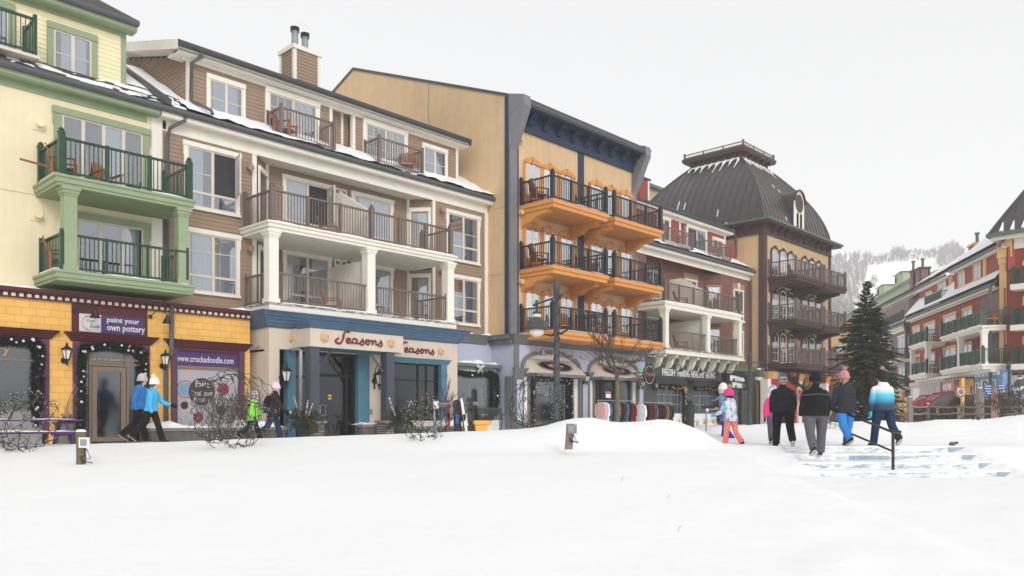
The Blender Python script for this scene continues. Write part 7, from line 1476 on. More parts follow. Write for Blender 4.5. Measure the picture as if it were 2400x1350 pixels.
rack('steel rail rack of dark garments beyond the first one', 31.7, 34.3, -3.5, 1.38, ['cloth_white', 'cloth_black', 'cloth_brown', 'cloth_red', 'cloth_grey', 'cloth_dark', 'cloth_black', 'cloth_brown', 'cloth_tan', 'cloth_olive', 'cloth_olive'], 'garments on the right rack', ('near the left end of the right rack', 'midway along the right rack', 'near the right end of the right rack'))
f = MB(); f.box(29.0, 29.35, -3.55, -3.53, 1.62, 1.9, 'white_paint'); f.box(29.0, 29.35, -3.56, -3.55, 1.78, 1.9, 'pink'); f.wire((29.17, -3.54, 1.5), (29.17, -3.54, 1.62), 0.012, 'steel'); tag(f.build('price_card'), 'small pink and white card standing above the left clothes rack', 'sign')
# purple picnic table ------------------------------------------------
x1 = at(183, 986, y=-3.3).x; x0 = x1-2.4; T = thing('picnic_table', 'purple wooden picnic table with snow in front of the pottery shop window', 'picnic table', ((x0+x1)/2, -3.3, 0.0)); m = 'bright_purple'
f = MB(); [f.box(x0, x1, -3.65+k*0.15, -3.52+k*0.15, 0.66, 0.70, m) for k in range(5)]; f.build('tabletop', T)
for yy in (-4.2, -2.7): f = MB(); f.box(x0, x1, yy, yy+0.26, 0.36, 0.41, m); f.build('seat', T)
for xx in (x0+0.35, x1-0.35):
    for s_ in (-1, 1): f = MB(); f.tube([(xx, -3.3+s_*0.2, 0.66), (xx, -3.3+s_*0.68, 0.0)], 0.055, m, 4); f.build('leg', T)
    f = MB(); f.box(xx-0.02, xx+0.02, -4.15, -2.45, 0.29, 0.36, m); f.build('crossbar', T)
f = MB(); snow_strip(f, x0+0.1, x1-0.1, -3.6, -3.0, 0.70, 0.05, 3); snow_strip(f, x0+0.1, x1-0.1, -4.2, -3.95, 0.41, 0.05, 5); f.build('snow_cover', T)
# split rail fence, signposts ------------------------------------------
T = thing('rail_fence', 'weathered split rail wooden fence on the snow bank at the right', 'fence', gp(2220, 30))
FP = [(2132, 931, 31, 0.10), (2175, 946, 33, 0.07), (2247, 952, 31.5, 0.06), (2297, 910, 29.5, 0.13)]
for px, pt_, d_, r_ in FP:
    a, b = P3(px, pt_, d_), P3(px, 1004, d_); f = MB(); f.rings([[(b.x+r_*(1-0.25*k)*math.cos(t)*(1+0.12*math.sin(2*t+k*3)), b.y+r_*math.sin(t), b.z-0.3+(a.z-b.z+0.3)*k) for t in [2*PI*j/8 for j in range(8)]] for k in (0, 0.5, 0.93, 1)], 'old_wood'); f.build('post', T); f = MB(); f.lathe((a.x, a.y, a.z), [(r_*0.7, 0), (r_*0.6, 0.02), (r_*0.2, 0.035)], 'snow', 8); f.build('snow_cap', T)
pts = [(2040, 958, 36)]+[(a, None, d_) for a, _, d_, _ in FP]+[(2420, 955, 27)]
for (ax, _, da), (bx, _, db) in zip(pts, pts[1:]):
    for pa, pb in ((952, 954), (970, 968)):
        a, b = P3(ax, pa, da), P3(bx, pb, db); f = MB(); f.tube([tuple(a), tuple((a+b)/2+Vector((0, 0, -0.03))), tuple(b)], [0.04, 0.035, 0.04], 'old_wood', 6); f.build('rail', T)
b, a = P3(2330, 1000, 27.5), P3(2330, 907, 27.5); T = thing('fingerpost', 'square brown wooden post with blue arrow signs pointing both ways', 'signpost', tuple(b)); f = MB(); f.box(b.x-0.075, b.x+0.075, b.y-0.075, b.y+0.075, b.z-0.4, a.z, 'wood_pale'); f.box(b.x-0.1, b.x+0.1, b.y-0.1, b.y+0.1, a.z, a.z+0.04, 'old_wood'); f.build('post', T)
fr = Frame(b.x, b.y, math.atan2(FY, FX)-PI/2)
for k, (py, s_, tx) in enumerate(((905, -1, 'VILLAGE'), (911, -1, 'EVENTS'), (917, -1, 'LODGE'), (922, -1, 'POND'), (904, 1, 'LIFTS'), (910, 1, 'TICKETS'))):
    z = P3(2330, py, 27.5).z; L = (0.36, 0.36, 0.34, 0.28, 0.36, 0.34)[k]; f = MB(fr); x0 = 0.08*s_; h = 0.035; f.prism([(x0, z-h), (x0+s_*(L-0.05), z-h), (x0+s_*L, z), (x0+s_*(L-0.05), z+h), (x0, z+h)][::s_], 'y', -0.05, -0.02, 'sign_blue'); o_ = f.build('arrow_board', T)
    f = MB(fr); a_, b2 = sorted((x0+s_*0.05, x0+s_*(L-0.1))); f.box(a_, b2, -0.056, -0.05, z-0.010, z+0.008, 'white_paint'); f.build('lettering_bar', o_)
T = thing('emblem_sign', 'shield shaped emblem sign on a yellow pole beyond the rail fence', 'sign', gp(2256, 36)); b, a = P3(2256, 1000, 36), P3(2256, 886, 36); f = MB(); f.tube([(b.x, b.y, b.z), tuple(a)], 0.075, 'poster_yellow', 10); f.build('pole', T)
c = P3(2251, 917, 35.7); fr = Frame(c.x, c.y, math.atan2(FY, FX)-PI/2); f = MB(fr)
for s_, y_, m in ((1.0, 0.0, 'gold'), (0.9, -0.012, 'board_navy'), (0.75, -0.024, 'light_grey')): f.prism([(q[0]*s_, c.z+q[1]*s_) for q in ((-0.24, 0.22), (-0.2, 0.12), (-0.25, -0.02), (-0.19, -0.2), (0, -0.3), (0.19, -0.2), (0.25, -0.02), (0.2, 0.12), (0.24, 0.22), (0, 0.17))], 'y', y_-0.02, y_+0.02, m)
f.ball((0, -0.05, c.z-0.02), 0.1, 'ski_orange', 8, (1, 0.25, 1.1)); f.ball((0.03, -0.06, c.z-0.06), 0.05, 'tower_brown', 8, (1, 0.3, 0.8)); f.build('shield', T)
for lb, px0, px1, py0, py1, d_ in (('navy banner board with pale lettering left of the far right lamp', 2342, 2358, 910, 930, 45.5), ('larger navy banner board with pale lettering right of the far right lamp', 2371, 2391, 903, 928, 45.5)):
    a, b = P3(px0, py1, d_), P3(px1, py0, d_); c = (a+b)/2; fr = Frame(c.x, c.y, math.atan2(FY, FX)-PI/2); w_ = (px1-px0)/FPX*d_/2; T = thing('banner_board', lb, 'sign', (c.x, c.y, a.z), 'navy banner boards on the lamp'); f = MB(fr); f.box(-w_, w_, 0, 0.03, a.z, b.z, 'board_navy'); f.build('board', T)
    f = MB(fr); h = b.z-a.z; f.text('Cafe', -w_*0.75, w_*0.75, a.z+h*0.5, a.z+h*0.82, 0, 'white_paint', 0.01, bold=0.02); f.box(-w_*0.5, w_*0.5, -0.01, 0, a.z+h*0.33, a.z+h*0.38, 'white_paint'); f.box(-w_*0.3, w_*0.3, -0.01, 0, a.z+h*0.16, a.z+h*0.21, 'white_paint'); f.build('lettering', T)
b = P3(2232, 1040, 19.3); f = MB(); f.ball((b.x, b.y, b.z), 0.1, 'stone_wall', 8, (1.3, 0.8, 0.5)); f.ball((b.x+0.14, b.y-0.05, b.z+0.02), 0.06, 'stone_wall', 7, (1.3, 0.9, 0.6)); tag(f.build('rock'), 'small dark rock poking from the snow at the right end of the top step', 'rock')
# ================================================================ people
def grad(name, stops, z0, z1):
    """dyed fabric whose colour changes with height on the garment"""
    m, t, b = newmat(name); N = t.nodes; L = t.links; g = N.new('ShaderNodeNewGeometry'); s = N.new('ShaderNodeSeparateXYZ'); L.new(g.outputs['Position'], s.inputs[0])
    mr = N.new('ShaderNodeMapRange'); mr.inputs[1].default_value = z0; mr.inputs[2].default_value = z1; L.new(s.outputs[2], mr.inputs[0])
    r = N.new('ShaderNodeValToRGB'); L.new(mr.outputs[0], r.inputs[0]); e = r.color_ramp.elements
    e[0].position = stops[0][0]; e[0].color = (*srgb(stops[0][1]), 1); e[1].position = stops[-1][0]; e[1].color = (*srgb(stops[-1][1]), 1)
    for p, c in stops[1:-1]: q = e.new(p); q.color = (*srgb(c), 1)
    L.new(r.outputs[0], b.inputs['Base Color']); b.inputs['Roughness'].default_value = 0.75
def fabric(name, col, rough=0.8, bump=0.9):
    mat(name, col, rough, 0.12, 9, bump, 15, spec=0.2)
for n_, c in (('f_blue', '1173B8'), ('f_cyan', '1FB0E8'), ('f_black', '17171A'), ('f_lime', '8BE51B'), ('f_plum', '2E2128'), ('f_jeans', '1E2B52'), ('f_pinkhat', 'E9C3DA'), ('f_cream', 'EFE5DA'), ('f_greyhat', 'B7B3AE'),
              ('f_brown', '4E4038'), ('f_royal', '28409C'), ('f_coral', 'F37F6E'), ('f_hotpink', 'EE1F86'), ('f_ink', '191B24'), ('f_charcoal', '2E2E37'), ('f_greyjean', '5C5A63'), ('f_sky', '1686DA'), ('f_rose', 'C97F8E'), ('f_navy', '1D3450'), ('f_aqua', '27C3DE'), ('f_neon', 'D8EE1C'), ('f_khaki', 'C2A68C'), ('f_mauve', '6E5AA0'), ('f_darkhat', '26262B'), ('f_greypants', '55555E')): fabric(n_, c)
mat('skin', 'D9A58B', 0.55, 0.06, 10); mat('hair_auburn', '7A4A33', 0.7, 0.25, 25); mat('hair_blond', 'A9805C', 0.7, 0.25, 25); mat('hair_dark', '35261F', 0.7, 0.2, 25); mat('fur', 'B69A78', 0.95, 0.35, 30, 0.8, 60); mat('eye', '1B1512', 0.3, 0); mat('lip', 'A65A52', 0.6, 0.05); mat('boot_tan', 'C29E7E', 0.8, 0.1); mat('boot_dark', '2B2622', 0.7, 0.15); mat('sole', 'B9B4AC', 0.8, 0.1)
mixmat('f_floral', 'D9D6DF', '8C86B8', 9, 0.50, 0.56, (1, 1, 1), 0.8, 0.2); mixmat('f_print', '3DA08A', '7A5FB0', 16, 0.45, 0.55, (1, 1, 1), 0.8, 0.2); mixmat('f_stripe', '22284A', 'C9CBD8', 7, 0.47, 0.53, (0.4, 0.4, 6), 0.85, 0.2); mixmat('f_greyknit', 'A9ABAE', '3C3E44', 12, 0.45, 0.55, (0.5, 0.5, 3.5), 0.9, 0.4)
def add_color(name, c3, sc_, lo, hi):
    m = MATS[name]; t = m.node_tree; b = t.nodes['Principled BSDF']; src = b.inputs['Base Color'].links[0].from_socket
    g = t.nodes.new('ShaderNodeNewGeometry'); n = t.nodes.new('ShaderNodeTexNoise'); n.inputs['Scale'].default_value = sc_; t.links.new(g.outputs['Position'], n.inputs['Vector'])
    mr = t.nodes.new('ShaderNodeMapRange'); mr.inputs[1].default_value = lo; mr.inputs[2].default_value = hi; t.links.new(n.outputs[0], mr.inputs[0])
    mx = t.nodes.new('ShaderNodeMix'); mx.data_type = 'RGBA'; t.links.new(mr.outputs[0], mx.inputs[0]); t.links.new(src, mx.inputs[6]); mx.inputs[7].default_value = (*srgb(c3), 1); t.links.new(mx.outputs[2], b.inputs['Base Color'])
add_color('f_floral', '58B7CE', 6, 0.56, 0.60)
def remesh(mb, name, parent, voxel, smooth=3):
    """fuse the overlapping lofts of one body or garment into a single continuous skin"""
    o = mb.build('tmp', parent); md = o.modifiers.new('r', 'REMESH'); md.mode = 'VOXEL'; md.voxel_size = voxel; md.use_smooth_shade = True
    ms = o.modifiers.new('s', 'SMOOTH'); ms.factor = 0.5; ms.iterations = smooth
    bpy.context.view_layer.update(); dg = bpy.context.evaluated_depsgraph_get()
    me = bpy.data.meshes.new_from_object(o.evaluated_get(dg)); me.name = name
    me.materials.clear()
    for n in mb.names: me.materials.append(MATS[n])
    me.polygons.foreach_set('use_smooth', [True]*len(me.polygons))
    n_ = bpy.data.objects.new(name, me); sc.collection.objects.link(n_); n_.parent = parent; ORG[n_] = ORG[parent]; bpy.data.objects.remove(o); return n_
def ell(c, rx, ry, n=14, tilt=0.0):
    return [(c[0]+rx*math.cos(2*PI*j/n), c[1]+ry*math.sin(2*PI*j/n), c[2]+tilt*math.sin(2*PI*j/n)) for j in range(n)]
def limb(mb, pts, rs, m, n=10):
    """tapering limb through joints, with rounded ends"""
    P_ = [Vector(p) for p in pts]; out = []; rr = []
    for i in range(len(P_)-1):
        for t in (0, 0.25, 0.5, 0.75): out.append(P_[i].lerp(P_[i+1], t)); rr.append(rs[i]+(rs[i+1]-rs[i])*t)
    out.append(P_[-1]); rr.append(rs[-1])
    for _ in range(2):
        q = [v.copy() for v in out]
        for i in range(1, len(out)-1): out[i] = (q[i-1]+q[i]*2+q[i+1])/4
    mb.tube([tuple(v) for v in out], rr, m, n); mb.ball(tuple(out[0]), rr[0]*0.98, m, 8); mb.ball(tuple(out[-1]), rr[-1]*0.98, m, 8)
def puffy(mb, pts, rs, m, puffs=0, n=12):
    P_ = [Vector(p) for p in pts]; out = []; rr = []; K = 10
    for i in range(len(P_)-1):
        for k in range(K): t = k/K; out.append(P_[i].lerp(P_[i+1], t)); rr.append(rs[i]+(rs[i+1]-rs[i])*t)
    out.append(P_[-1]); rr.append(rs[-1])
    for _ in range(3):
        q = [v.copy() for v in out]
        for i in range(1, len(out)-1): out[i] = (q[i-1]+q[i]*2+q[i+1])/4
    if puffs: rr = [r*(1+0.07*math.cos(2*PI*puffs*i/len(rr))) for i, r in enumerate(rr)]
    mb.tube([tuple(v) for v in out], rr, m, n)
def glove(T, wrist, elbow, m, s=1.0, curl=0.5, side=1, mitten=False):
    """hand: palm, four unequal bent fingers and a thumb from the side of the palm"""
    w_, e = Vector(wrist), Vector(elbow); d = (w_-e).normalized(); g = MB()
    up = Vector((0, 1, 0.2)); a = d.cross(up).normalized()*side; b = a.cross(d).normalized()*-side
    L = 0.095*s; p1 = w_+d*L
    g.rings([[tuple(c+a*ww*math.cos(t)*0+(a*math.cos(t)*0.022+b*math.sin(t)*ww)*s) for t in [2*PI*j/10 for j in range(10)]] for c, ww in ((w_-d*0.05*s, 0.036), (w_, 0.034), (w_+d*L*0.5, 0.046), (p1, 0.044), (p1+d*0.012, 0.03))], m)
    for k, (o_, Lf) in enumerate(((-0.034, 0.066), (-0.012, 0.078), (0.011, 0.073), (0.032, 0.057))):
        q = p1+b*o_*s-d*0.006; q1 = q+(d*math.cos(curl*0.5)+a*math.sin(curl*0.5))*Lf*0.45*s; q2 = q1+(d*math.cos(curl*1.5)+a*math.sin(curl*1.5))*Lf*0.32*s; q3 = q2+(d*math.cos(curl*2.4)+a*math.sin(curl*2.4))*Lf*0.25*s
        g.tube([tuple(q), tuple(q1), tuple(q2), tuple(q3)], [0.0115*s, 0.011*s, 0.010*s, 0.006*s], m, 7)
    q = w_+d*0.028*s-b*0.04*s; q1 = q+(d*0.7-b*0.6+a*0.3)*0.036*s; q2 = q1+(d*0.95-b*0.1+a*0.4)*0.03*s; g.tube([tuple(q+b*0.02*s), tuple(q), tuple(q1), tuple(q2)], [0.014*s, 0.0135*s, 0.012*s, 0.007*s], m, 7)
    o = g.build('glove' if m != 'skin' else 'hand', T, smooth=True); return o
def person(label, pos, H, face, jacket, pants, hat, boots='boot_dark', gloves='f_black', stride=0.35, phase=1, arms=((0.35, 0.3), (-0.3, 0.5)), head_turn=0.0, pom=None, hair=None, ponytail=False, fat=1.0,
           long_=0.0, puffs=5, hood=True, lean=0.06, sink=0.0, brim=None, knee=0.15, child=False, group=None, hem=None, stripe=None, collar=None, extra=None):
    """face: heading angle in the plan (the way the person walks); stride: half angle between the legs; arms: (swing, elbow bend) left and right"""
    T = thing('person', label, 'person', (pos[0], pos[1], pos[2]-sink), group)
    fr = Frame(pos[0], pos[1], face-PI/2); k = H/1.75; z0 = pos[2]-sink
    if child: hk = 1.16
    else: hk = 1.0
    def mb(): return MB(fr)
    hipz, shz, nkz = 0.90*k, 1.42*k, 1.50*k; hr = 0.112*k*hk
    ly = lambda z: lean*(z-hipz)/(0.6*k)*k if z > hipz else 0       # forward lean
    Zf = lambda z: z0+z
    headc = Vector((0, ly(1.62*k)+0.02*k, Zf(1.635*k if not child else 1.62*k)))
    th, sh_ = 0.43*k, 0.41*k; legs = []
    drop = th*(1-math.cos(stride))*0.8
    for sd in (-1, 1):
        f = stride if sd == phase else -stride
        kb = knee if f > 0 else knee+0.35
        hip = Vector((sd*0.095*k*fat, 0, Zf(hipz-drop*0.5))); kn = hip+Vector((sd*0.01, math.sin(f), -math.cos(f)))*th
        g_ = f-kb if f < 0 else f-kb*0.6; an = kn+Vector((0, math.sin(g_), -math.cos(g_)))*sh_
        if f > 0 or stride < 0.1: an.z = max(an.z, Zf(0.085*k))
        if an.z < Zf(0.08*k): an.z = Zf(0.08*k)
        legs.append((sd, hip, kn, an, g_))
    arms_ = []
    for sd, (sw, el) in zip((-1, 1), arms):
        s = Vector((sd*0.165*k*min(fat, 1.2), ly(shz), Zf(1.355*k))); e = s+Vector((sd*0.30, math.sin(sw), -math.cos(sw)))*0.28*k
        w_ = e+Vector((sd*(0.02 if el < 1.2 else -0.35), math.sin(sw+el), -math.cos(sw+el)))*0.25*k; arms_.append((sd, s, e, w_))
    # the body itself, one continuous skin
    b = mb(); m = 'skin'
    b.rings([ell((0, ly(z*k)+yo*k, Zf(z*k)), rx*k, ry*k) for z, rx, ry, yo in ((0.86, 0.13, 0.10, 0), (0.95, 0.155, 0.115, 0), (1.08, 0.135, 0.10, 0), (1.25, 0.15, 0.11, 0), (1.38, 0.165, 0.10, 0), (1.44, 0.10, 0.075, 0), (1.50, 0.056, 0.06, 0.01), (1.56, 0.052, 0.058, 0.015))], m)
    for sd, hip, kn, an, g_ in legs: limb(b, (hip, kn, an), (0.082*k, 0.055*k, 0.04*k), m)
    for sd, s, e, w_ in arms_: limb(b, (s, e, w_), (0.05*k, 0.038*k, 0.027*k), m)
    ct, st = math.cos(head_turn), math.sin(head_turn)
    def hp(x, y, z): return (headc.x+(x*ct-y*st)*hr/0.105, headc.y+(x*st+y*ct)*hr/0.105, headc.z+z*hr/0.105)
    hb = [1.0]
    def hring(z, rx, ry, yo):
        rx, ry, z = rx*hb[0], ry*hb[0], z*(hb[0] if z > 0 else 1); return [hp(rx*math.cos(2*PI*j/14), yo+ry*math.sin(2*PI*j/14), z) for j in range(14)]
    b.rings([hring(*q) for q in ((-0.115, 0.03, 0.035, 0.035), (-0.10, 0.048, 0.055, 0.03), (-0.06, 0.062, 0.082, 0.012), (-0.01, 0.072, 0.094, 0.0), (0.04, 0.076, 0.098, -0.004), (0.08, 0.066, 0.085, -0.006), (0.105, 0.04, 0.05, -0.006))], m)
    b.tube([hp(0, 0.09, 0.005), hp(0, 0.108, -0.03), hp(0, 0.09, -0.045)], [0.010, 0.017, 0.010], m, 6)
    for s_ in (-1, 1): b.ball(hp(s_*0.077, -0.005, -0.02), 0.022*hk*k, m, 6, (0.5, 1, 1.3))
    remesh(b, 'body', T, 0.015 if k > 0.7 else 0.012, 2)
    fc = mb()
    for s_ in (-1, 1): fc.ball(hp(s_*0.03, 0.088, 0.0), 0.010*k*hk, 'eye', 6)
    fc.build('eyes', T); fc = mb(); fc.tube([hp(-0.022, 0.090, -0.068), hp(0, 0.096, -0.066), hp(0.022, 0.090, -0.068)], [0.003, 0.007, 0.003], 'lip', 5); fc.build('mouth', T)
    # trousers
    p = mb(); p.rings([ell((0, ly(z*k), Zf(z*k)), rx*k*fat, ry*k*fat) for z, rx, ry in ((0.80, 0.12, 0.11), (0.88, 0.17, 0.135), (0.98, 0.165, 0.13), (1.05, 0.155, 0.12))], pants)
    for sd, hip, kn, an, g_ in legs:
        puffy(p, (hip+Vector((0, 0, 0.04)), kn, an+(an-kn).normalized()*0.02*k), (0.105*k*fat, 0.083*k*(0.5+0.5*fat), 0.088*k), pants)
    remesh(p, 'trousers', T, 0.017, 2)
    # boots
    for sd, hip, kn, an, g_ in legs:
        q = mb(); tl = max(0, -(g_)-0.25) if an.z > Zf(0.1*k) else 0.0; tl = min(tl, 0.9); heel = an+Vector((0, -0.03, -0.075*k))
        fw = Vector((sd*0.12, math.cos(tl), -math.sin(tl))); upv = Vector((0, math.sin(tl), math.cos(tl)))
        def br(u, w_, h0, h1): c = an+fw*u*k; return [tuple(c+Vector((math.cos(t)*w_*k, 0, 0))+upv*((h1-h0)/2*math.sin(t)+(h0+h1)/2)*k) for t in [2*PI*j/10 for j in range(10)]]
        q.rings([br(-0.075, 0.02, -0.07, 0.0), br(-0.06, 0.04, -0.085, 0.03), br(0, 0.048, -0.085, 0.05), br(0.07, 0.048, -0.085, 0.0), br(0.14, 0.05, -0.085, -0.02), br(0.18, 0.035, -0.08, -0.035), br(0.195, 0.012, -0.07, -0.045)], boots)
        limb(q, (an+Vector((0, 0, 0.06*k)), an), (0.055*k, 0.052*k), boots); bo = q.build('boot', T, smooth=True)
        q = mb(); q.rings([br(-0.08, 0.035, -0.10, -0.078), br(0, 0.05, -0.10, -0.078), br(0.13, 0.056, -0.10, -0.078), br(0.195, 0.03, -0.095, -0.075)], 'sole'); q.build('sole', bo)
    # jacket: torso, sleeves, collar or hood, hem
    j = mb(); hz_ = (0.86-long_)*k; jr = []; n = 26
    for i in range(n+1):
        t = i/n; z = hz_+(1.47*k-hz_)*t; zn = z/k
        rx = lerp([(0.5, 0.225), (0.75, 0.215), (0.88, 0.205), (1.05, 0.178), (1.22, 0.186), (1.33, 0.190), (1.39, 0.160), (1.43, 0.115), (1.47, 0.085)], zn); ry = lerp([(0.5, 0.18), (0.88, 0.17), (1.05, 0.145), (1.25, 0.155), (1.38, 0.135), (1.47, 0.09)], zn)
        if puffs: q = 1+0.035*math.cos(2*PI*puffs*t)
        else: q = 1
        jr.append(ell((0, ly(z), Zf(z)), rx*k*fat*q, ry*k*fat*q, 18))
    j.rings(jr, jacket)
    for sd, s, e, w_ in arms_: puffy(j, (s+Vector((-sd*0.07*k, 0, 0.02*k)), s, e, w_), (0.06*k, 0.074*k*min(fat, 1.1), 0.066*k*min(fat, 1.1), 0.052*k), jacket, puffs)
    cm = collar or jacket
    if hood:
        j.rings([ell((0, ly(z*k)+yo*k, Zf(z*k)), rx*k, ry*k, 14, tilt*k) for z, rx, ry, yo, tilt in ((1.38, 0.11, 0.09, -0.05, 0), (1.42, 0.145, 0.12, -0.07, 0.03), (1.48, 0.13, 0.115, -0.06, 0.03), (1.53, 0.095, 0.09, -0.03, 0.02))], jacket)
    else: j.rings([ell((0, ly(z*k)+0.01, Zf(z*k)), rx*k, ry*k, 14) for z, rx, ry in ((1.42, 0.10, 0.09), (1.50, 0.085, 0.085), (1.55, 0.08, 0.082))], jacket)
    jo = remesh(j, 'jacket', T, 0.0165, 2)
    if hem: h = mb(); zz = hz_; h.rings([ell((0, ly(zz+o_), Zf(zz+o_)), 0.213*k*fat, 0.175*k*fat, 18) for o_ in (-0.015, 0.03)], hem); h.build('hem', jo)
    if stripe:
        h = mb(); z = 1.33*k; pts = [(0.205*k*fat*math.cos(t), ly(z)-0.15*k*fat*abs(math.sin(t))-0.012, Zf(z-0.03*abs(math.cos(t)))) for t in [PI*0.06+PI*0.88*i/12 for i in range(13)]]; h.tube(pts, 0.012 if stripe != 'f_ink' else 0.035, stripe, 4); h.build('stripe', jo)
    for sd, s, e, w_ in arms_:
        if gloves is None: continue
        gm = gloves if isinstance(gloves, str) else gloves[0 if sd < 0 else 1]
        if gm is None: continue
        g_o = None; G = []
        glove_world(T, fr, w_, e, gm, k*(1.15 if gm != 'skin' else 1.0), sd)
    # hat
    h = mb(); hb[0] = 1.16
    h.rings([hring(z, rx, ry, yo) for z, rx, ry, yo in ((0.0 if brim is None else -0.005, 0.088, 0.108, -0.008), (0.035, 0.092, 0.113, -0.008), (0.04, 0.088, 0.108, -0.008), (0.08, 0.083, 0.102, -0.01), (0.12, 0.064, 0.08, -0.014), (0.15, 0.032, 0.04, -0.016), (0.157, 0.01, 0.012, -0.016))], hat); ho = h.build('hat', T, smooth=True)
    h = mb(); h.rings([hring(z, rx, ry, yo) for z, rx, ry, yo in ((-0.02, 0.090, 0.110, -0.008), (-0.012, 0.095, 0.116, -0.008), (0.025, 0.096, 0.117, -0.008), (0.03, 0.088, 0.108, -0.008))], brim or hat, cap=False); h.build('cuff', ho)
    if pom:
        h = mb(); c = hp(0, -0.03, 0.21); r_ = random.Random(3); h.ball(c, 0.045*hk*k, pom, 9)
        for i in range(70):
            a, q = r_.uniform(0, 2*PI), r_.uniform(-1, 1); d = Vector((math.sqrt(1-q*q)*math.cos(a), math.sqrt(1-q*q)*math.sin(a), q)); c_ = Vector(c); h.tube([tuple(c_+d*0.03*hk*k), tuple(c_+d*0.066*hk*k)], [0.006, 0.002], pom, 3)
        h.build('pompom', ho)
    if hair:
        h = mb(); h.rings([hring(z, rx, ry, yo) for z, rx, ry, yo in ((-0.10, 0.05, 0.035, -0.055), (-0.06, 0.074, 0.075, -0.03), (0.0, 0.082, 0.09, -0.02), (0.03, 0.084, 0.09, -0.018))], hair)
        if ponytail:
            sx = ponytail
            for q in range(7): o_ = (q-3)*0.011; h.tube([hp(0.03*sx+o_, -0.06, -0.04), hp(0.075*sx+o_, -0.10, -0.12), hp(0.10*sx+o_*1.4, -0.12+0.01*q, -0.22), hp(0.11*sx+o_*1.2, -0.12, -0.33-0.01*q)], [0.016, 0.022, 0.018, 0.004], hair, 6)
        h.build('hair', T, smooth=True)
    if extra: extra(T, fr, k, Zf, ly, arms_)
    return T
def glove_world(T, fr, w_, e, m, s, sd):
    old = CUR[0]; CUR[0] = fr; glove(T, w_, e, m, s, 0.55, sd); CUR[0] = old
VA = math.atan2(FY, FX)                 # the way the camera looks, in the plan
def head(deg): return VA-math.radians(deg)          # 0 = walking away, 90 = to the right of the photo
def foot(px, d, z=None): p = at(px, 978, d=d); return (p.x, p.y, gz(p.x, p.y, False) if z is None else z)
# couple at the pottery shop
person('man in blue ski jacket and grey hat walking beside a woman past the pottery shop', foot(324, 22.6, 0.07), 1.83, head(88), 'f_blue', 'f_black', 'f_greyhat', boots='boot_dark', stride=0.34, phase=1, arms=((0.2, 0.4), (-0.25, 0.5)), puffs=0, brim='f_greyhat', hair='hair_dark', gloves=(None, 'f_black'), fat=1.15, lean=0.08, hood=True, stripe=None)
person('woman in bright cyan jacket and cream pompom hat with auburn ponytail', foot(354, 21.6, 0.08), 1.68, head(88), 'f_cyan', 'f_black', 'f_cream', boots='boot_dark', stride=0.36, phase=-1, arms=((0.55, 0.7), (0.05, 0.15)), pom='f_cream', hair='hair_auburn', ponytail=0.8, gloves=('f_black', None), puffs=0, lean=0.07, fat=1.08)
def pack(m, w_=0.16, h=0.42, z=1.0):
    def f(T, fr, k, Zf, ly, arms_):
        b = MB(fr); b.rings([[(x, ly(zz*k)-0.15*k-(0.14 if s_ else 0.0)*k*q, Zf(zz*k)) for x, s_ in ((-w_*k*q, 0), (-w_*k*q*0.85, 1), (w_*k*q*0.85, 1), (w_*k*q, 0))] for zz, q in ((z-0.02, 0.7), (z, 0.95), (z+h*0.4, 1.08), (z+h*0.8, 1.0), (z+h, 0.7), (z+h+0.02, 0.4))], m)
        tag(b.build('backpack', T, smooth=False))
    return f
person('boy in lime green ski jacket with dark chest stripe and striped hat', foot(592, 22.6, 0.08), 1.34, head(85), 'f_lime', 'f_black', 'f_stripe', stride=0.42, phase=1, arms=((0.3, 0.3), (-0.2, 0.3)), puffs=4, child=True, stripe='f_ink', gloves=(None, None), long_=0.10, fat=1.15, hood=True, boots='boot_dark')
person('person in long plum coat, pale pink hat and tan boots with a dark backpack', foot(640, 22.8, 0.08), 1.60, head(80), 'f_plum', 'f_jeans', 'f_pinkhat', boots='boot_tan', stride=0.30, phase=-1, arms=((0.45, 0.25), (0.6, 0.15)), puffs=0, long_=0.12, gloves='f_black', extra=pack('f_ink', 0.17, 0.5, 0.88), hood=False, fat=1.12)
# group by the Pita Pit sign
def carry(T, fr, k, Zf, ly, arms_):
    c = MB(fr); z = 1.12*k; c.rings([ell((-0.10, 0.22+0.0*i, Zf(z+0.06*i)), r, r, 10) for i, r in enumerate((0.05, 0.10, 0.12, 0.12, 0.11, 0.06))], 'f_print'); o = remesh(c, 'carried_toddler_suit', T, 0.015, 2) if False else None
person('adult in white knit hat and brown jacket with royal blue ski trousers, behind a child', foot(1699, 22.6, 0.02), 1.66, head(-35), 'f_brown', 'f_royal', 'f_cream', stride=0.22, phase=1, arms=((0.6, 0.9), (0.2, 0.4)), puffs=0, gloves='f_brown', sink=0.03, fat=1.05, lean=0.05)
person('toddler in grey hat and green purple print jacket carried at the left of the pair', (lambda p: (p.x, p.y, p.z))(at(1692, 985, d=22.1)), 0.82, head(-20), 'f_print', 'f_mauve', 'f_greyhat', stride=0.2, arms=((0.9, 0.6), (0.5, 0.6)), puffs=0, child=True, gloves='f_print', hood=False, boots='f_mauve')
person('child in hot pink pompom hat, floral white jacket and coral ski trousers', foot(1713, 21.0, 0.02), 1.47, head(-30), 'f_floral', 'f_coral', 'f_hotpink', stride=0.20, phase=-1, arms=((0.35, 0.9), (0.25, 0.8)), puffs=0, pom='fur', gloves='f_aqua', child=True, sink=0.05, fat=1.1, long_=0.06, hood=True, hair='hair_dark')
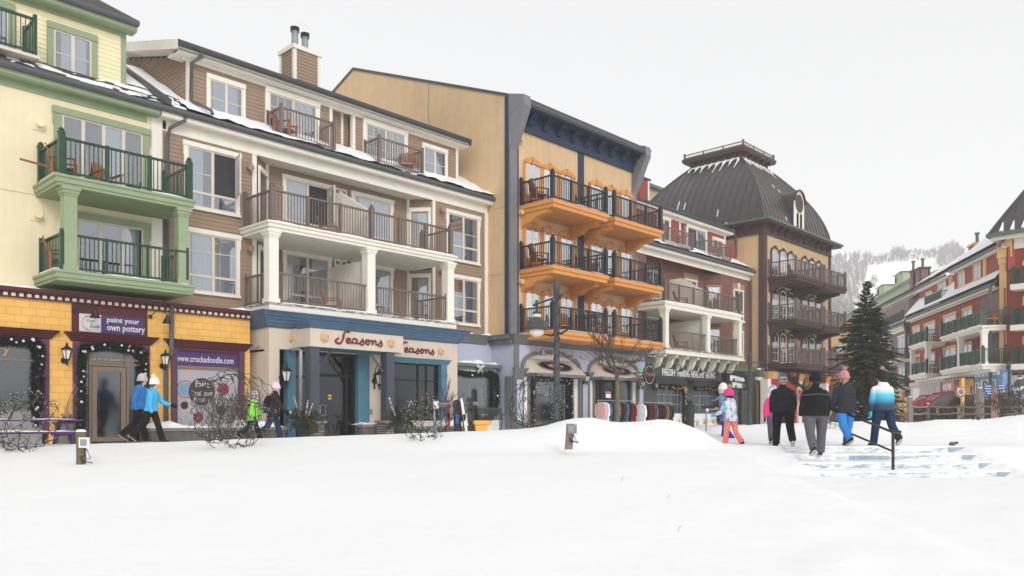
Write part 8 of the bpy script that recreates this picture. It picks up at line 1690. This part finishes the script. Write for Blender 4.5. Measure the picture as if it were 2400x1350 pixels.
# group on the steps
person('child in hot pink jacket and white hat half hidden behind a woman in black', foot(1812, 20.3, 0.07), 1.42, head(10), 'f_hotpink', 'f_greypants', 'f_floral', stride=0.2, arms=((-0.4, 0.3), (0.3, 0.3)), puffs=4, child=True, gloves='f_black', head_turn=0.3, collar=None)
person('woman in black puffer jacket and grey knit hat climbing at the left of the group', foot(1836, 18.9, 0.06), 1.66, head(8), 'f_ink', 'f_black', 'f_greyknit', stride=0.28, phase=-1, arms=((-0.35, 0.35), (0.2, 0.3)), puffs=6, gloves=('f_mauve', 'f_black'), hair='hair_blond', fat=1.4, hood=False, head_turn=0.1)
person('man in black jacket with a pale shoulder seam and grey jeans on the steps', foot(1912, 18.05, -0.10), 1.80, head(6), 'f_black', 'f_greyjean', 'f_ink', boots='boot_dark', stride=0.22, phase=1, arms=((-0.15, 0.7), (0.0, 0.7)), puffs=0, gloves=(None, None), hair='hair_dark', fat=1.44, stripe='f_greypants', hood=False, head_turn=0.5, collar=None, lean=0.04)
def neon(T, fr, k, Zf, ly, arms_): pass
person('woman in charcoal puffer jacket, rose pompom hat and bright blue ski trousers', foot(1982, 19.3, 0.07), 1.74, head(-10), 'f_charcoal', 'f_sky', 'f_rose', stride=0.25, phase=1, arms=((0.0, 0.5), (0.3, 0.5)), puffs=7, pom='fur', hair='hair_blond', ponytail=-0.9, gloves=('f_neon', 'f_ink'), fat=1.34, long_=0.08, hood=True, head_turn=0.2, lean=0.05)
grad('f_ombre', ((0.0, '1D3450'), (0.18, '1F4668'), (0.36, '18A4CC'), (0.52, '35C4E0'), (0.72, 'E6E3EC'), (1.0, 'EDEAF0')), 0.07+0.86, 0.07+1.55)
person('woman in white to teal dip dyed ski jacket and navy trousers with aqua gloves', foot(2071, 19.2, 0.07), 1.74, head(-6), 'f_ombre', 'f_navy', 'f_darkhat', stride=0.3, phase=-1, arms=((-0.05, 0.15), (0.25, 0.5)), puffs=0, pom='fur', hair='hair_dark', gloves='f_aqua', fat=1.3, hood=True, head_turn=0.3, long_=0.02)
# ================================================================ plants, garlands and light strings
def tuft_cloud(mb, path, rad, n, m, r, L=0.09):
    for i in range(n):
        t = r.random()*(len(path)-1); k = min(int(t), len(path)-2); p = Vector(path[k]).lerp(Vector(path[k+1]), t-k)
        d = Vector((r.gauss(0, 1), r.gauss(0, 1), r.gauss(0, 1))).normalized(); c = p+d*rad*r.uniform(0.1, 1.0); e = c+(d+Vector((r.gauss(0, .5), r.gauss(0, .5), r.gauss(0, .5)))).normalized()*L
        s = d.cross(Vector((r.random(), r.random(), r.random()))).normalized()*0.018; mb.add([tuple(c-s), tuple(c+s), tuple(e)], [(0, 1, 2)], m)
def garland(label, path, rad, n, seed, orn=(('silver_bulb', 12), ('violet_bulb', 8)), m='garland_green', group='evergreen garlands round the shop openings', L=0.10, base=None):
    r = random.Random(seed); p0 = path[0]; T = thing('garland', label, 'garland', tuple(path[0]), group); f = MB(); f.tube(path, rad*0.45, m, 6); tuft_cloud(f, path, rad, n, m, r, L); f.build('greenery', T)
    for om, k in orn:
        for i in range(k):
            g = MB(); t = r.random()*(len(path)-1); q = min(int(t), len(path)-2); p = Vector(path[q]).lerp(Vector(path[q+1]), t-q); g.ball((p.x+r.uniform(-rad, rad)*0.7, p.y-rad*0.9, p.z+r.uniform(-rad, rad)*0.7), r.uniform(0.028, 0.045), om, 7); g.build('ornament', T)
    return T
y_ = YS-0.10
garland('bauble studded evergreen garland along the top and right of the left pottery window', [(2.2, y_, 2.78), (4.0, y_, 2.76), (5.6, y_, 2.74), (6.95, y_, 2.76), (7.08, y_, 2.6), (7.06, y_, 1.9), (7.05, y_, 1.2), (6.98, y_, 0.6)], 0.13, 5200, 3, (('silver_bulb', 26), ('violet_bulb', 10), ('gold', 4)))
garland('evergreen garland with silver stars framing the pottery shop door', [(xD0+0.2, y_, 0.2), (xD0+0.2, y_, 1.2), (xD0+0.2, y_, 2.2), (xD0+0.25, y_, 2.7), (xD0+1.0, y_, 2.78), (xD1-0.6, y_, 2.76), (xD1-0.22, y_, 2.66), (xD1-0.2, y_, 2.1), (xD1-0.2, y_, 1.5)], 0.12, 5200, 5, (('silver_bulb', 22), ('violet_bulb', 6), ('gold', 3)))
wy_ = -1.0
garland('plain evergreen garland round the boutique bay window above the bench', [(22.3, wy_, 2.6), (23.3, wy_, 2.5), (24.2, wy_, 2.62), (24.65, wy_, 2.5), (24.68, wy_, 1.7), (24.62, wy_, 1.0), (24.2, wy_, 0.72), (23.8, wy_, 0.60), (23.4, wy_, 0.78)], 0.13, 4200, 8, (('silver_bulb', 3),))
f = MB(); c = at(1126, 861, y=-1.05)
for s_ in (-1, 1):
    f.rings([[(c.x+s_*u, c.y+0.03*math.sin(t), c.z+w_*math.cos(t)+o) for t in [2*PI*j/8 for j in range(8)]] for u, w_, o in ((0.0, 0.03, 0), (0.1, 0.08, 0.04), (0.2, 0.06, 0.06), (0.24, 0.01, 0.05))], 'light_grey'); f.tube([tuple(c), (c.x+s_*0.08, c.y, c.z-0.15), (c.x+s_*0.16, c.y, c.z-0.28)], [0.03, 0.04, 0.02], 'light_grey', 5)
tag(f.build('ribbon_bow'), 'large silver grey ribbon bow on the bay window garland', 'bow')
a_, b_ = AR[0]; ya = YF-0.02
garland('evergreen garland with small pink lights round the left boutique display window', [(a_+0.6, ya, 0.3), (a_+0.62, ya, 1.4), (a_+0.65, ya, 2.4), (a_+1.5, ya, 2.5), (b_-1.4, ya, 2.5), (b_-0.68, ya, 2.35), (b_-0.62, ya, 1.4), (b_-0.62, ya, 0.4), (b_-1.8, ya, 0.32), (a_+1.4, ya, 0.26)], 0.15, 5200, 9, (('cloth_pink', 26),))
for i, (g0_, g1_) in enumerate(((g0, g1), (g2, g3+0.05))):
    garland(['gold ribboned garland over and down the right of the left food shop window', 'gold ribboned garland over the right food shop window behind the child'][i], [(g0_+0.1, YP-0.1, 2.42), (g0_+1.2, YP-0.1, 2.4), (g1_-0.45, YP-0.1, 2.42), (g1_-0.36, YP-0.1, 2.1), (g1_-0.35, YP-0.1, 1.2), (g1_-0.3, YP-0.1, 0.4)], 0.13, 2200, 11+i, (('gold', 60), ('red_bulb', 12), ('silver_bulb', 6)))
    f = MB(); c = Vector((g1_-0.4, YP-0.25, 2.3))
    for q in range(7): aa = q*0.9; f.rings([[(c.x+math.cos(aa)*u, c.y+0.03*math.sin(t), c.z+math.sin(aa)*u+w_*math.cos(t)) for t in [2*PI*j/6 for j in range(6)]] for u, w_ in ((0, 0.02), (0.1, 0.06), (0.2, 0.02))], 'gold')
    tag(f.build('ribbon_bow'), ['gold ribbon bow at the top right of the left food shop window', 'gold ribbon bow at the top right of the right food shop window'][i], 'bow')
garland('green garland hanging on the red panel below the tower', [tuple(at(1840, 880, y=-2.1)), tuple(at(1858, 890, y=-2.1)), tuple(at(1880, 908, y=-2.1)), tuple(at(1890, 930, y=-2.1))], 0.2, 1500, 21, (('red_bulb', 4),))
f = MB(); c = at(1880, 922, y=-2.35)
for s_ in (-1, 1): f.rings([[(c.x+s_*u, c.y+0.05*math.sin(t), c.z+w_*math.cos(t)+o) for t in [2*PI*j/8 for j in range(8)]] for u, w_, o in ((0.0, 0.06, 0), (0.25, 0.2, 0.05), (0.45, 0.14, 0.1), (0.5, 0.02, 0.1))], 'crimson'); f.tube([tuple(c), (c.x+s_*0.2, c.y, c.z-0.4), (c.x+s_*0.25, c.y, c.z-0.8)], [0.08, 0.1, 0.06], 'crimson', 5)
tag(f.build('ribbon_bow'), 'big red ribbon bow on the red panel below the tower', 'bow')
# light string globes ---------------------------------------------------
def globe(label, px, py, d, r_, seed, n=26, brown=0.3):
    n = int(n*0.8)
    r = random.Random(seed); c = P3(px, py, d); T = thing('light_globe', label, 'light sculpture', (c.x, c.y, gz(c.x, c.y, False)), 'twig globes wrapped in light strings')
    f = MB(); g = MB(); bl = MB()
    for i in range(n):
        ax = Vector((r.gauss(0, 1), r.gauss(0, 1), r.gauss(0, 0.6))).normalized(); u = ax.cross(Vector((0.1, 0.2, 1))).normalized(); v = ax.cross(u); off = r.uniform(-0.55, 0.55)*r_; q = math.sqrt(max(0.05, r_*r_-off*off)); a0 = r.uniform(0, 2*PI); span = r.uniform(0.9, 3.4); j0 = r.uniform(0.82, 1.06); pts = []
        for k in range(14):
            a = a0+span*k/13; j = j0+0.10*r.uniform(-1, 1); p = c+ax*off+(u*math.cos(a)+v*math.sin(a))*q*j
            if p.z < gz(p.x, p.y, False)-0.05: p.z = gz(p.x, p.y, False)-0.05
            pts.append(tuple(p))
        (f if r.random() < brown else g).tube(pts, [r.uniform(0.005, 0.010) for _ in pts], 'vine' if r.random() < 0.5 else 'vine_green', 4)
        for k in range(1, 13):
            if r.random() < 0.6: p = Vector(pts[k])+Vector((r.uniform(-.03, .03), r.uniform(-.03, .03), r.uniform(-.03, .03))); bl.ball(tuple(p), 0.009, 'silver_bulb', 5)
            if r.random() < 0.45: p = Vector(pts[k]); g.tube([tuple(p), tuple(p+Vector((r.uniform(-1, 1), r.uniform(-1, 1), r.uniform(-1, 1)))*0.09)], [0.009, 0.004], 'vine_green', 3)
    f.build('branches', T) if f.V else None; g.build('light_string', T); bl.build('bulbs', T)
globe('dark twig globe with light strings in front of the purple picnic table', 70, 992, 18.0, 0.70, 1, 34); globe('big tangled twig globe in front of the printed pottery window', 545, 962, 17.6, 0.86, 2, 40)
globe('twig globe strung with lights in front of the restaurant window', 993, 985, 18.4, 0.55, 3, 26); globe('open wire and twig globe left of the street lamp before the left awning', 1257, 948, 20.0, 0.72, 4, 30, 0.1); globe('small low twig globe behind the woman with the rose hat', 1955, 988, 24.0, 0.5, 6, 30)
# bare shrubs and the bare tree ----------------------------------------
def grow(mb, p, d, L, r0, lev, r, m, spread=0.6, up=0.25, kids=3, rmin=0.004):
    pts = [p.copy()]; q = p.copy(); dd = d.copy()
    for k in range(3): dd = (dd+Vector((r.gauss(0, .12), r.gauss(0, .12), r.gauss(0, .08)+0.05))).normalized(); q = q+dd*L/3; pts.append(q.copy())
    mb.tube([tuple(v) for v in pts], [max(rmin, r0*(1-0.18*k)) for k in range(4)], m, 5 if r0 > 0.015 else 3, cap=False)
    if lev > 0:
        for k in range(kids):
            b = pts[r.randint(1, 3)]; nd = (dd+Vector((r.gauss(0, spread), r.gauss(0, spread), r.gauss(0, spread*0.5)+up))).normalized(); grow(mb, b, nd, L*r.uniform(0.6, 0.85), r0*0.6, lev-1, r, m, spread, up, kids, rmin)
def shrub(label, px, d, h, n, seed, m='twig', spread=0.5, base=0.15, lev=3, cat='shrub', group='bare winter shrubs', rmin=0.004, z=None):
    r = random.Random(seed); x, y, zg = gp(px, d); zg = zg if z is None else z; f = MB()
    for i in range(n): a = r.uniform(0, 2*PI); p = Vector((x+math.cos(a)*base*r.random(), y+math.sin(a)*base*r.random(), zg-0.05)); grow(f, p, Vector((math.cos(a)*0.35, math.sin(a)*0.35, 1)).normalized(), h*0.45, 0.013, lev, r, m, spread, 0.15, 3, rmin)
    tag(f.build('bare_shrub', origin=(x, y, zg)), label, cat, group)
shrub('rounded bare brown shrub before the printed pottery window', 522, 22.2, 1.7, 14, 3, rmin=0.0045); shrub('bare shrub at the beige corner left of the restaurant', 590, 24.0, 1.6, 7, 4); shrub('small upright bare shrub before the right edge of the restaurant window', 1038, 29.5, 2.2, 6, 5, rmin=0.006)
shrub('low bare brush behind the rail fence below the grey awning', 2205, 33, 1.3, 12, 7, rmin=0.009); shrub('dense bare brush right of the broad fence post', 2275, 32, 1.5, 12, 8, rmin=0.009); shrub('bare twigs in the snow below the fingerpost', 2345, 26, 0.9, 9, 9, rmin=0.006); shrub('large bare brush at the right edge of the square', 2388, 32, 2.0, 16, 10, rmin=0.009); shrub('thin twigs poking from the snow bank left of the fence', 2110, 26, 0.35, 8, 11, lev=1)
shrub('thin twigs poking from the snow bank below the fence', 2180, 25.5, 0.3, 8, 12, lev=1); shrub('thin twigs poking from the snow bank right of the fence', 2290, 25.0, 0.3, 10, 13, lev=1); shrub('wispy bare shrub left of the tall street lamp', 1222, 27, 1.2, 4, 15)
x, y, z = gp(1447, 27); T = thing('bare_tree', 'slender bare tree with greenish trunk in front of the right awning', 'tree', (x, y, z)); f = MB(); b, t = P3(1447, 1000, 27), P3(1446, 893, 27); f.tube([(b.x, b.y, b.z-0.3), (b.x+0.02, b.y, b.z+0.7), tuple(t)], [0.085, 0.075, 0.065], 'bark_green', 10); f.build('trunk', T)
f = MB(); r = random.Random(12); top = Vector(t); R_ = Vector((FY, -FX, 0))
grow(f, top, Vector((0, 0, 1)), 1.0, 0.05, 4, r, 'bark', 0.45, 0.2, 3, 0.006)
for s_, L, u in ((-0.8, 0.8, 0.75), (0.8, 0.9, 0.6), (-0.5, 0.8, 1.2), (0.45, 0.9, 1.2), (-1.2, 0.8, 0.5), (1.3, 0.8, 0.35)): grow(f, top+Vector((0, 0, r.uniform(-0.15, 0.3))), (R_*s_+Vector((0, 0, u))).normalized(), L, 0.028, 3, r, 'bark', 0.45, 0.12, 3, 0.006)
f.build('crown', T)
# planters with evergreens and birch poles ------------------------------
def pot(label, px, d, seed, poles, ztop=0.75):
    r = random.Random(seed); x, y, _ = gp(px, d); z = 0.02; T = thing('planter_pot', label, 'planter', (x, y, z), 'dark pots with evergreen boughs and birch poles'); f = MB(); f.lathe((x, y, z), [(0.17, 0), (0.2, 0.3), (0.24, 0.52), (0.26, 0.56), (0.22, 0.57)], 'charcoal_dark', 14); f.build('pot', T)
    f = MB()
    for i in range(46):
        a = r.uniform(0, 2*PI); e = r.uniform(-0.5, 0.9); dv = Vector((math.cos(a)*math.cos(e), math.sin(a)*math.cos(e), math.sin(e))); p0 = Vector((x, y, z+0.56)); L = r.uniform(0.25, 0.5); p1 = p0+dv*L+Vector((0, 0, 0.06)); p2 = p0+dv*L*1.3-Vector((0, 0, 0.06)); f.tube([tuple(p0), tuple(p1), tuple(p2)], [0.008, 0.006, 0.003], 'bark', 3); tuft_cloud(f, [tuple(p0+dv*0.1), tuple(p1), tuple(p2)], 0.05, 42, 'needle' if r.random() < 0.7 else 'needle_brown', r, 0.09)
    f.build('boughs', T)
    for k in range(poles): f = MB(); a = r.uniform(-0.25, 0.25); f.tube([(x+a*0.3, y, z+0.5), tuple(Vector((x, y, z+1.15+0.1*k))+R_*(a*1.6))], 0.026, 'weathered', 7); f.build('birch_pole', T)
pot('dark pot of evergreen boughs and birch poles left of the restaurant door', 712, 24.6, 1, 3); pot('dark pot of evergreen boughs and birch poles right of the canopy post', 938, 25.4, 2, 3)
x, y, _ = gp(152, 22.4); T = thing('twig_planter', 'planter with pale curly branches behind the purple picnic table', 'planter', (x, y, 0.02)); f = MB(); f.lathe((x, y, 0.02), [(0.2, 0), (0.26, 0.5), (0.28, 0.55), (0.22, 0.56)], 'olive', 14); f.build('pot', T); f = MB(); r = random.Random(4)
for k in range(9): a = r.uniform(-0.35, 0.35); f.tube([tuple(Vector((x, y, 0.55))+R_*(a*t*1.2+0.04*math.sin(t*7+k))+Vector((0, 0, t*(0.55+0.08*k)))) for t in [i/8 for i in range(9)]], [0.014-0.001*i for i in range(9)], 'wood_pale', 5)
f.build('branches', T); f = MB(); tuft_cloud(f, [(x-0.2, y, 0.6), (x+0.2, y, 0.62)], 0.22, 500, 'needle_brown', r, 0.1); f.build('boughs', T)
# the big spruce -----------------------------------------------------------
def spruce(label, px, d, ztop, rmax, seed):
    r = random.Random(seed); b = at(px, 978, d=d); z0 = gz(b.x, b.y, False)-0.1; H = ztop-z0; T = thing('spruce_tree', label, 'tree', (b.x, b.y, z0)); f = MB(); f.tube([(b.x, b.y, z0), (b.x+0.03, b.y, z0+H*0.5), (b.x-0.02, b.y, z0+H*0.97)], [0.17, 0.1, 0.015], 'bark', 8); f.build('trunk', T)
    f = MB(); zz = 0.25
    while zz < H-0.12:
        t = zz/H; R0 = rmax*lerp([(0, 0.55), (0.1, 0.9), (0.25, 1.0), (0.47, 0.86), (0.68, 0.68), (0.78, 0.46), (0.85, 0.2), (0.9, 0.19), (1.0, 0.05)], t)*(0.85+0.3*r.random())
        for k in range(r.randint(7, 10) if t < 0.83 else 6):
            a = r.uniform(0, 2*PI); L = R0*r.uniform(0.6, 1.12); dv = Vector((math.cos(a), math.sin(a), 0)); s_ = Vector((-dv.y, dv.x, 0)); dr = r.uniform(0.1, 0.5)*L*(1-t) if t < 0.8 else -0.25*L
            p = [Vector((b.x, b.y, z0+zz))+dv*L*q+Vector((0, 0, -dr*q*q*1.6+0.16*L*max(0, q-0.6))) for q in (0, 0.35, 0.7, 1.0)]
            f.tube([tuple(v) for v in p], [0.022, 0.014, 0.009, 0.003], 'bark', 3, cap=False); n = int(26+70*L)
            for i in range(n):
                q = r.uniform(0.12, 1.0); c = Vector(p[0]).lerp(p[1], q/0.35) if q < 0.35 else (p[1].lerp(p[2], (q-0.35)/0.35) if q < 0.7 else p[2].lerp(p[3], (q-0.7)/0.3))
                sd = r.choice((-1, 1)); w_ = r.uniform(0.04, 0.34)*(1.15-q)*min(1.0, L); c2 = c+s_*sd*w_*0.3+Vector((0, 0, r.uniform(-0.02, 0.02))); e = c2+(dv*r.uniform(0.3, 0.9)+s_*sd*r.uniform(0.3, 0.9)+Vector((0, 0, r.uniform(-0.75, 0.12)))).normalized()*r.uniform(0.12, 0.30)*(1 if t < 0.8 else 0.45)
                nn = (e-c2).cross(Vector((r.gauss(0, 1), r.gauss(0, 1), r.gauss(0, 1)))).normalized()*r.uniform(0.018, 0.042); f.add([tuple(c2-nn), tuple(c2+nn), tuple(e)], [(0, 1, 2)], 'needle' if r.random() < 0.7 else 'needle_brown')
        zz += r.uniform(0.10, 0.17) if t < 0.85 else 0.12
    f.build('crown', T)
    f = MB()
    for i in range(60): t = r.uniform(0.05, 0.6); a = r.uniform(0, 2*PI); L = rmax*(1-t)**0.8*r.uniform(0.7, 1); c = (b.x+math.cos(a)*L, b.y+math.sin(a)*L, z0+H*t-0.2*L); f.ball(c, r.uniform(0.02, 0.05), 'snow', 6, (1.8, 1.8, 0.6))
    f.build('snow_cover', T)
spruce('tall dark spruce with a narrow top standing alone in the square', 2032, 41, 0.75+325/FPX*41, 1.72, 5)
# young snow dusted spruce beside the tall one
b = at(2082, 978, d=39); T = thing('spruce_tree', 'short dark young spruce with dustings of snow right of the tall spruce', 'tree', (b.x, b.y, 0.2)); f = MB(); f.tube([(b.x, b.y, 0), (b.x, b.y, 2.9)], [0.06, 0.01], 'bark', 6); f.build('trunk', T); f = MB(); r = random.Random(9)
for i in range(60): z = 0.4+2.4*i/60; tuft_cloud(f, [(b.x, b.y, z), tuple(Vector((b.x, b.y, z-0.1))+Vector((math.cos(i*2.4), math.sin(i*2.4), 0))*0.75*(1-z/3.2))], 0.1, 55, 'needle', r, 0.16)
f.build('crown', T)
# dry stalks scattered on the open snow
for i, (px, py, d) in enumerate(((1457, 1158, 13.0), (1565, 1203, 11.5), (1590, 1275, 9.5))):
    b = P3(px, py, d); b.z = gz(b.x, b.y); f = MB(); f.tube([(b.x, b.y, b.z-0.02), (b.x+0.01, b.y, b.z+0.05), (b.x+0.05, b.y-0.02, b.z+0.07)], 0.0022, 'twig', 4); tag(f.build('dry_stalk'), ['curled dry stalk on the open snow farthest from the viewer', 'short dry stalk on the open snow, middle of three', 'tiny dry stalk on the open snow nearest the viewer'][i], 'stalk')
# ---------------------------------------------------------------- misty winter air
m = bpy.data.materials.new('haze'); m.use_nodes = True; MATS['haze'] = m; t = m.node_tree; t.nodes.remove(t.nodes['Principled BSDF'])
v = t.nodes.new('ShaderNodeVolumePrincipled'); v.inputs['Color'].default_value = (1, 1, 1, 1); v.inputs['Density'].default_value = 0.0009; v.inputs['Anisotropy'].default_value = 0.0
t.links.new(v.outputs[0], [n for n in t.nodes if n.type == 'OUTPUT_MATERIAL'][0].inputs['Volume'])
f = MB(MAIN); f.box(-260, 800, -340, 780, -12, 158, 'haze'); o = f.build('haze'); tag(o, kind='stuff')
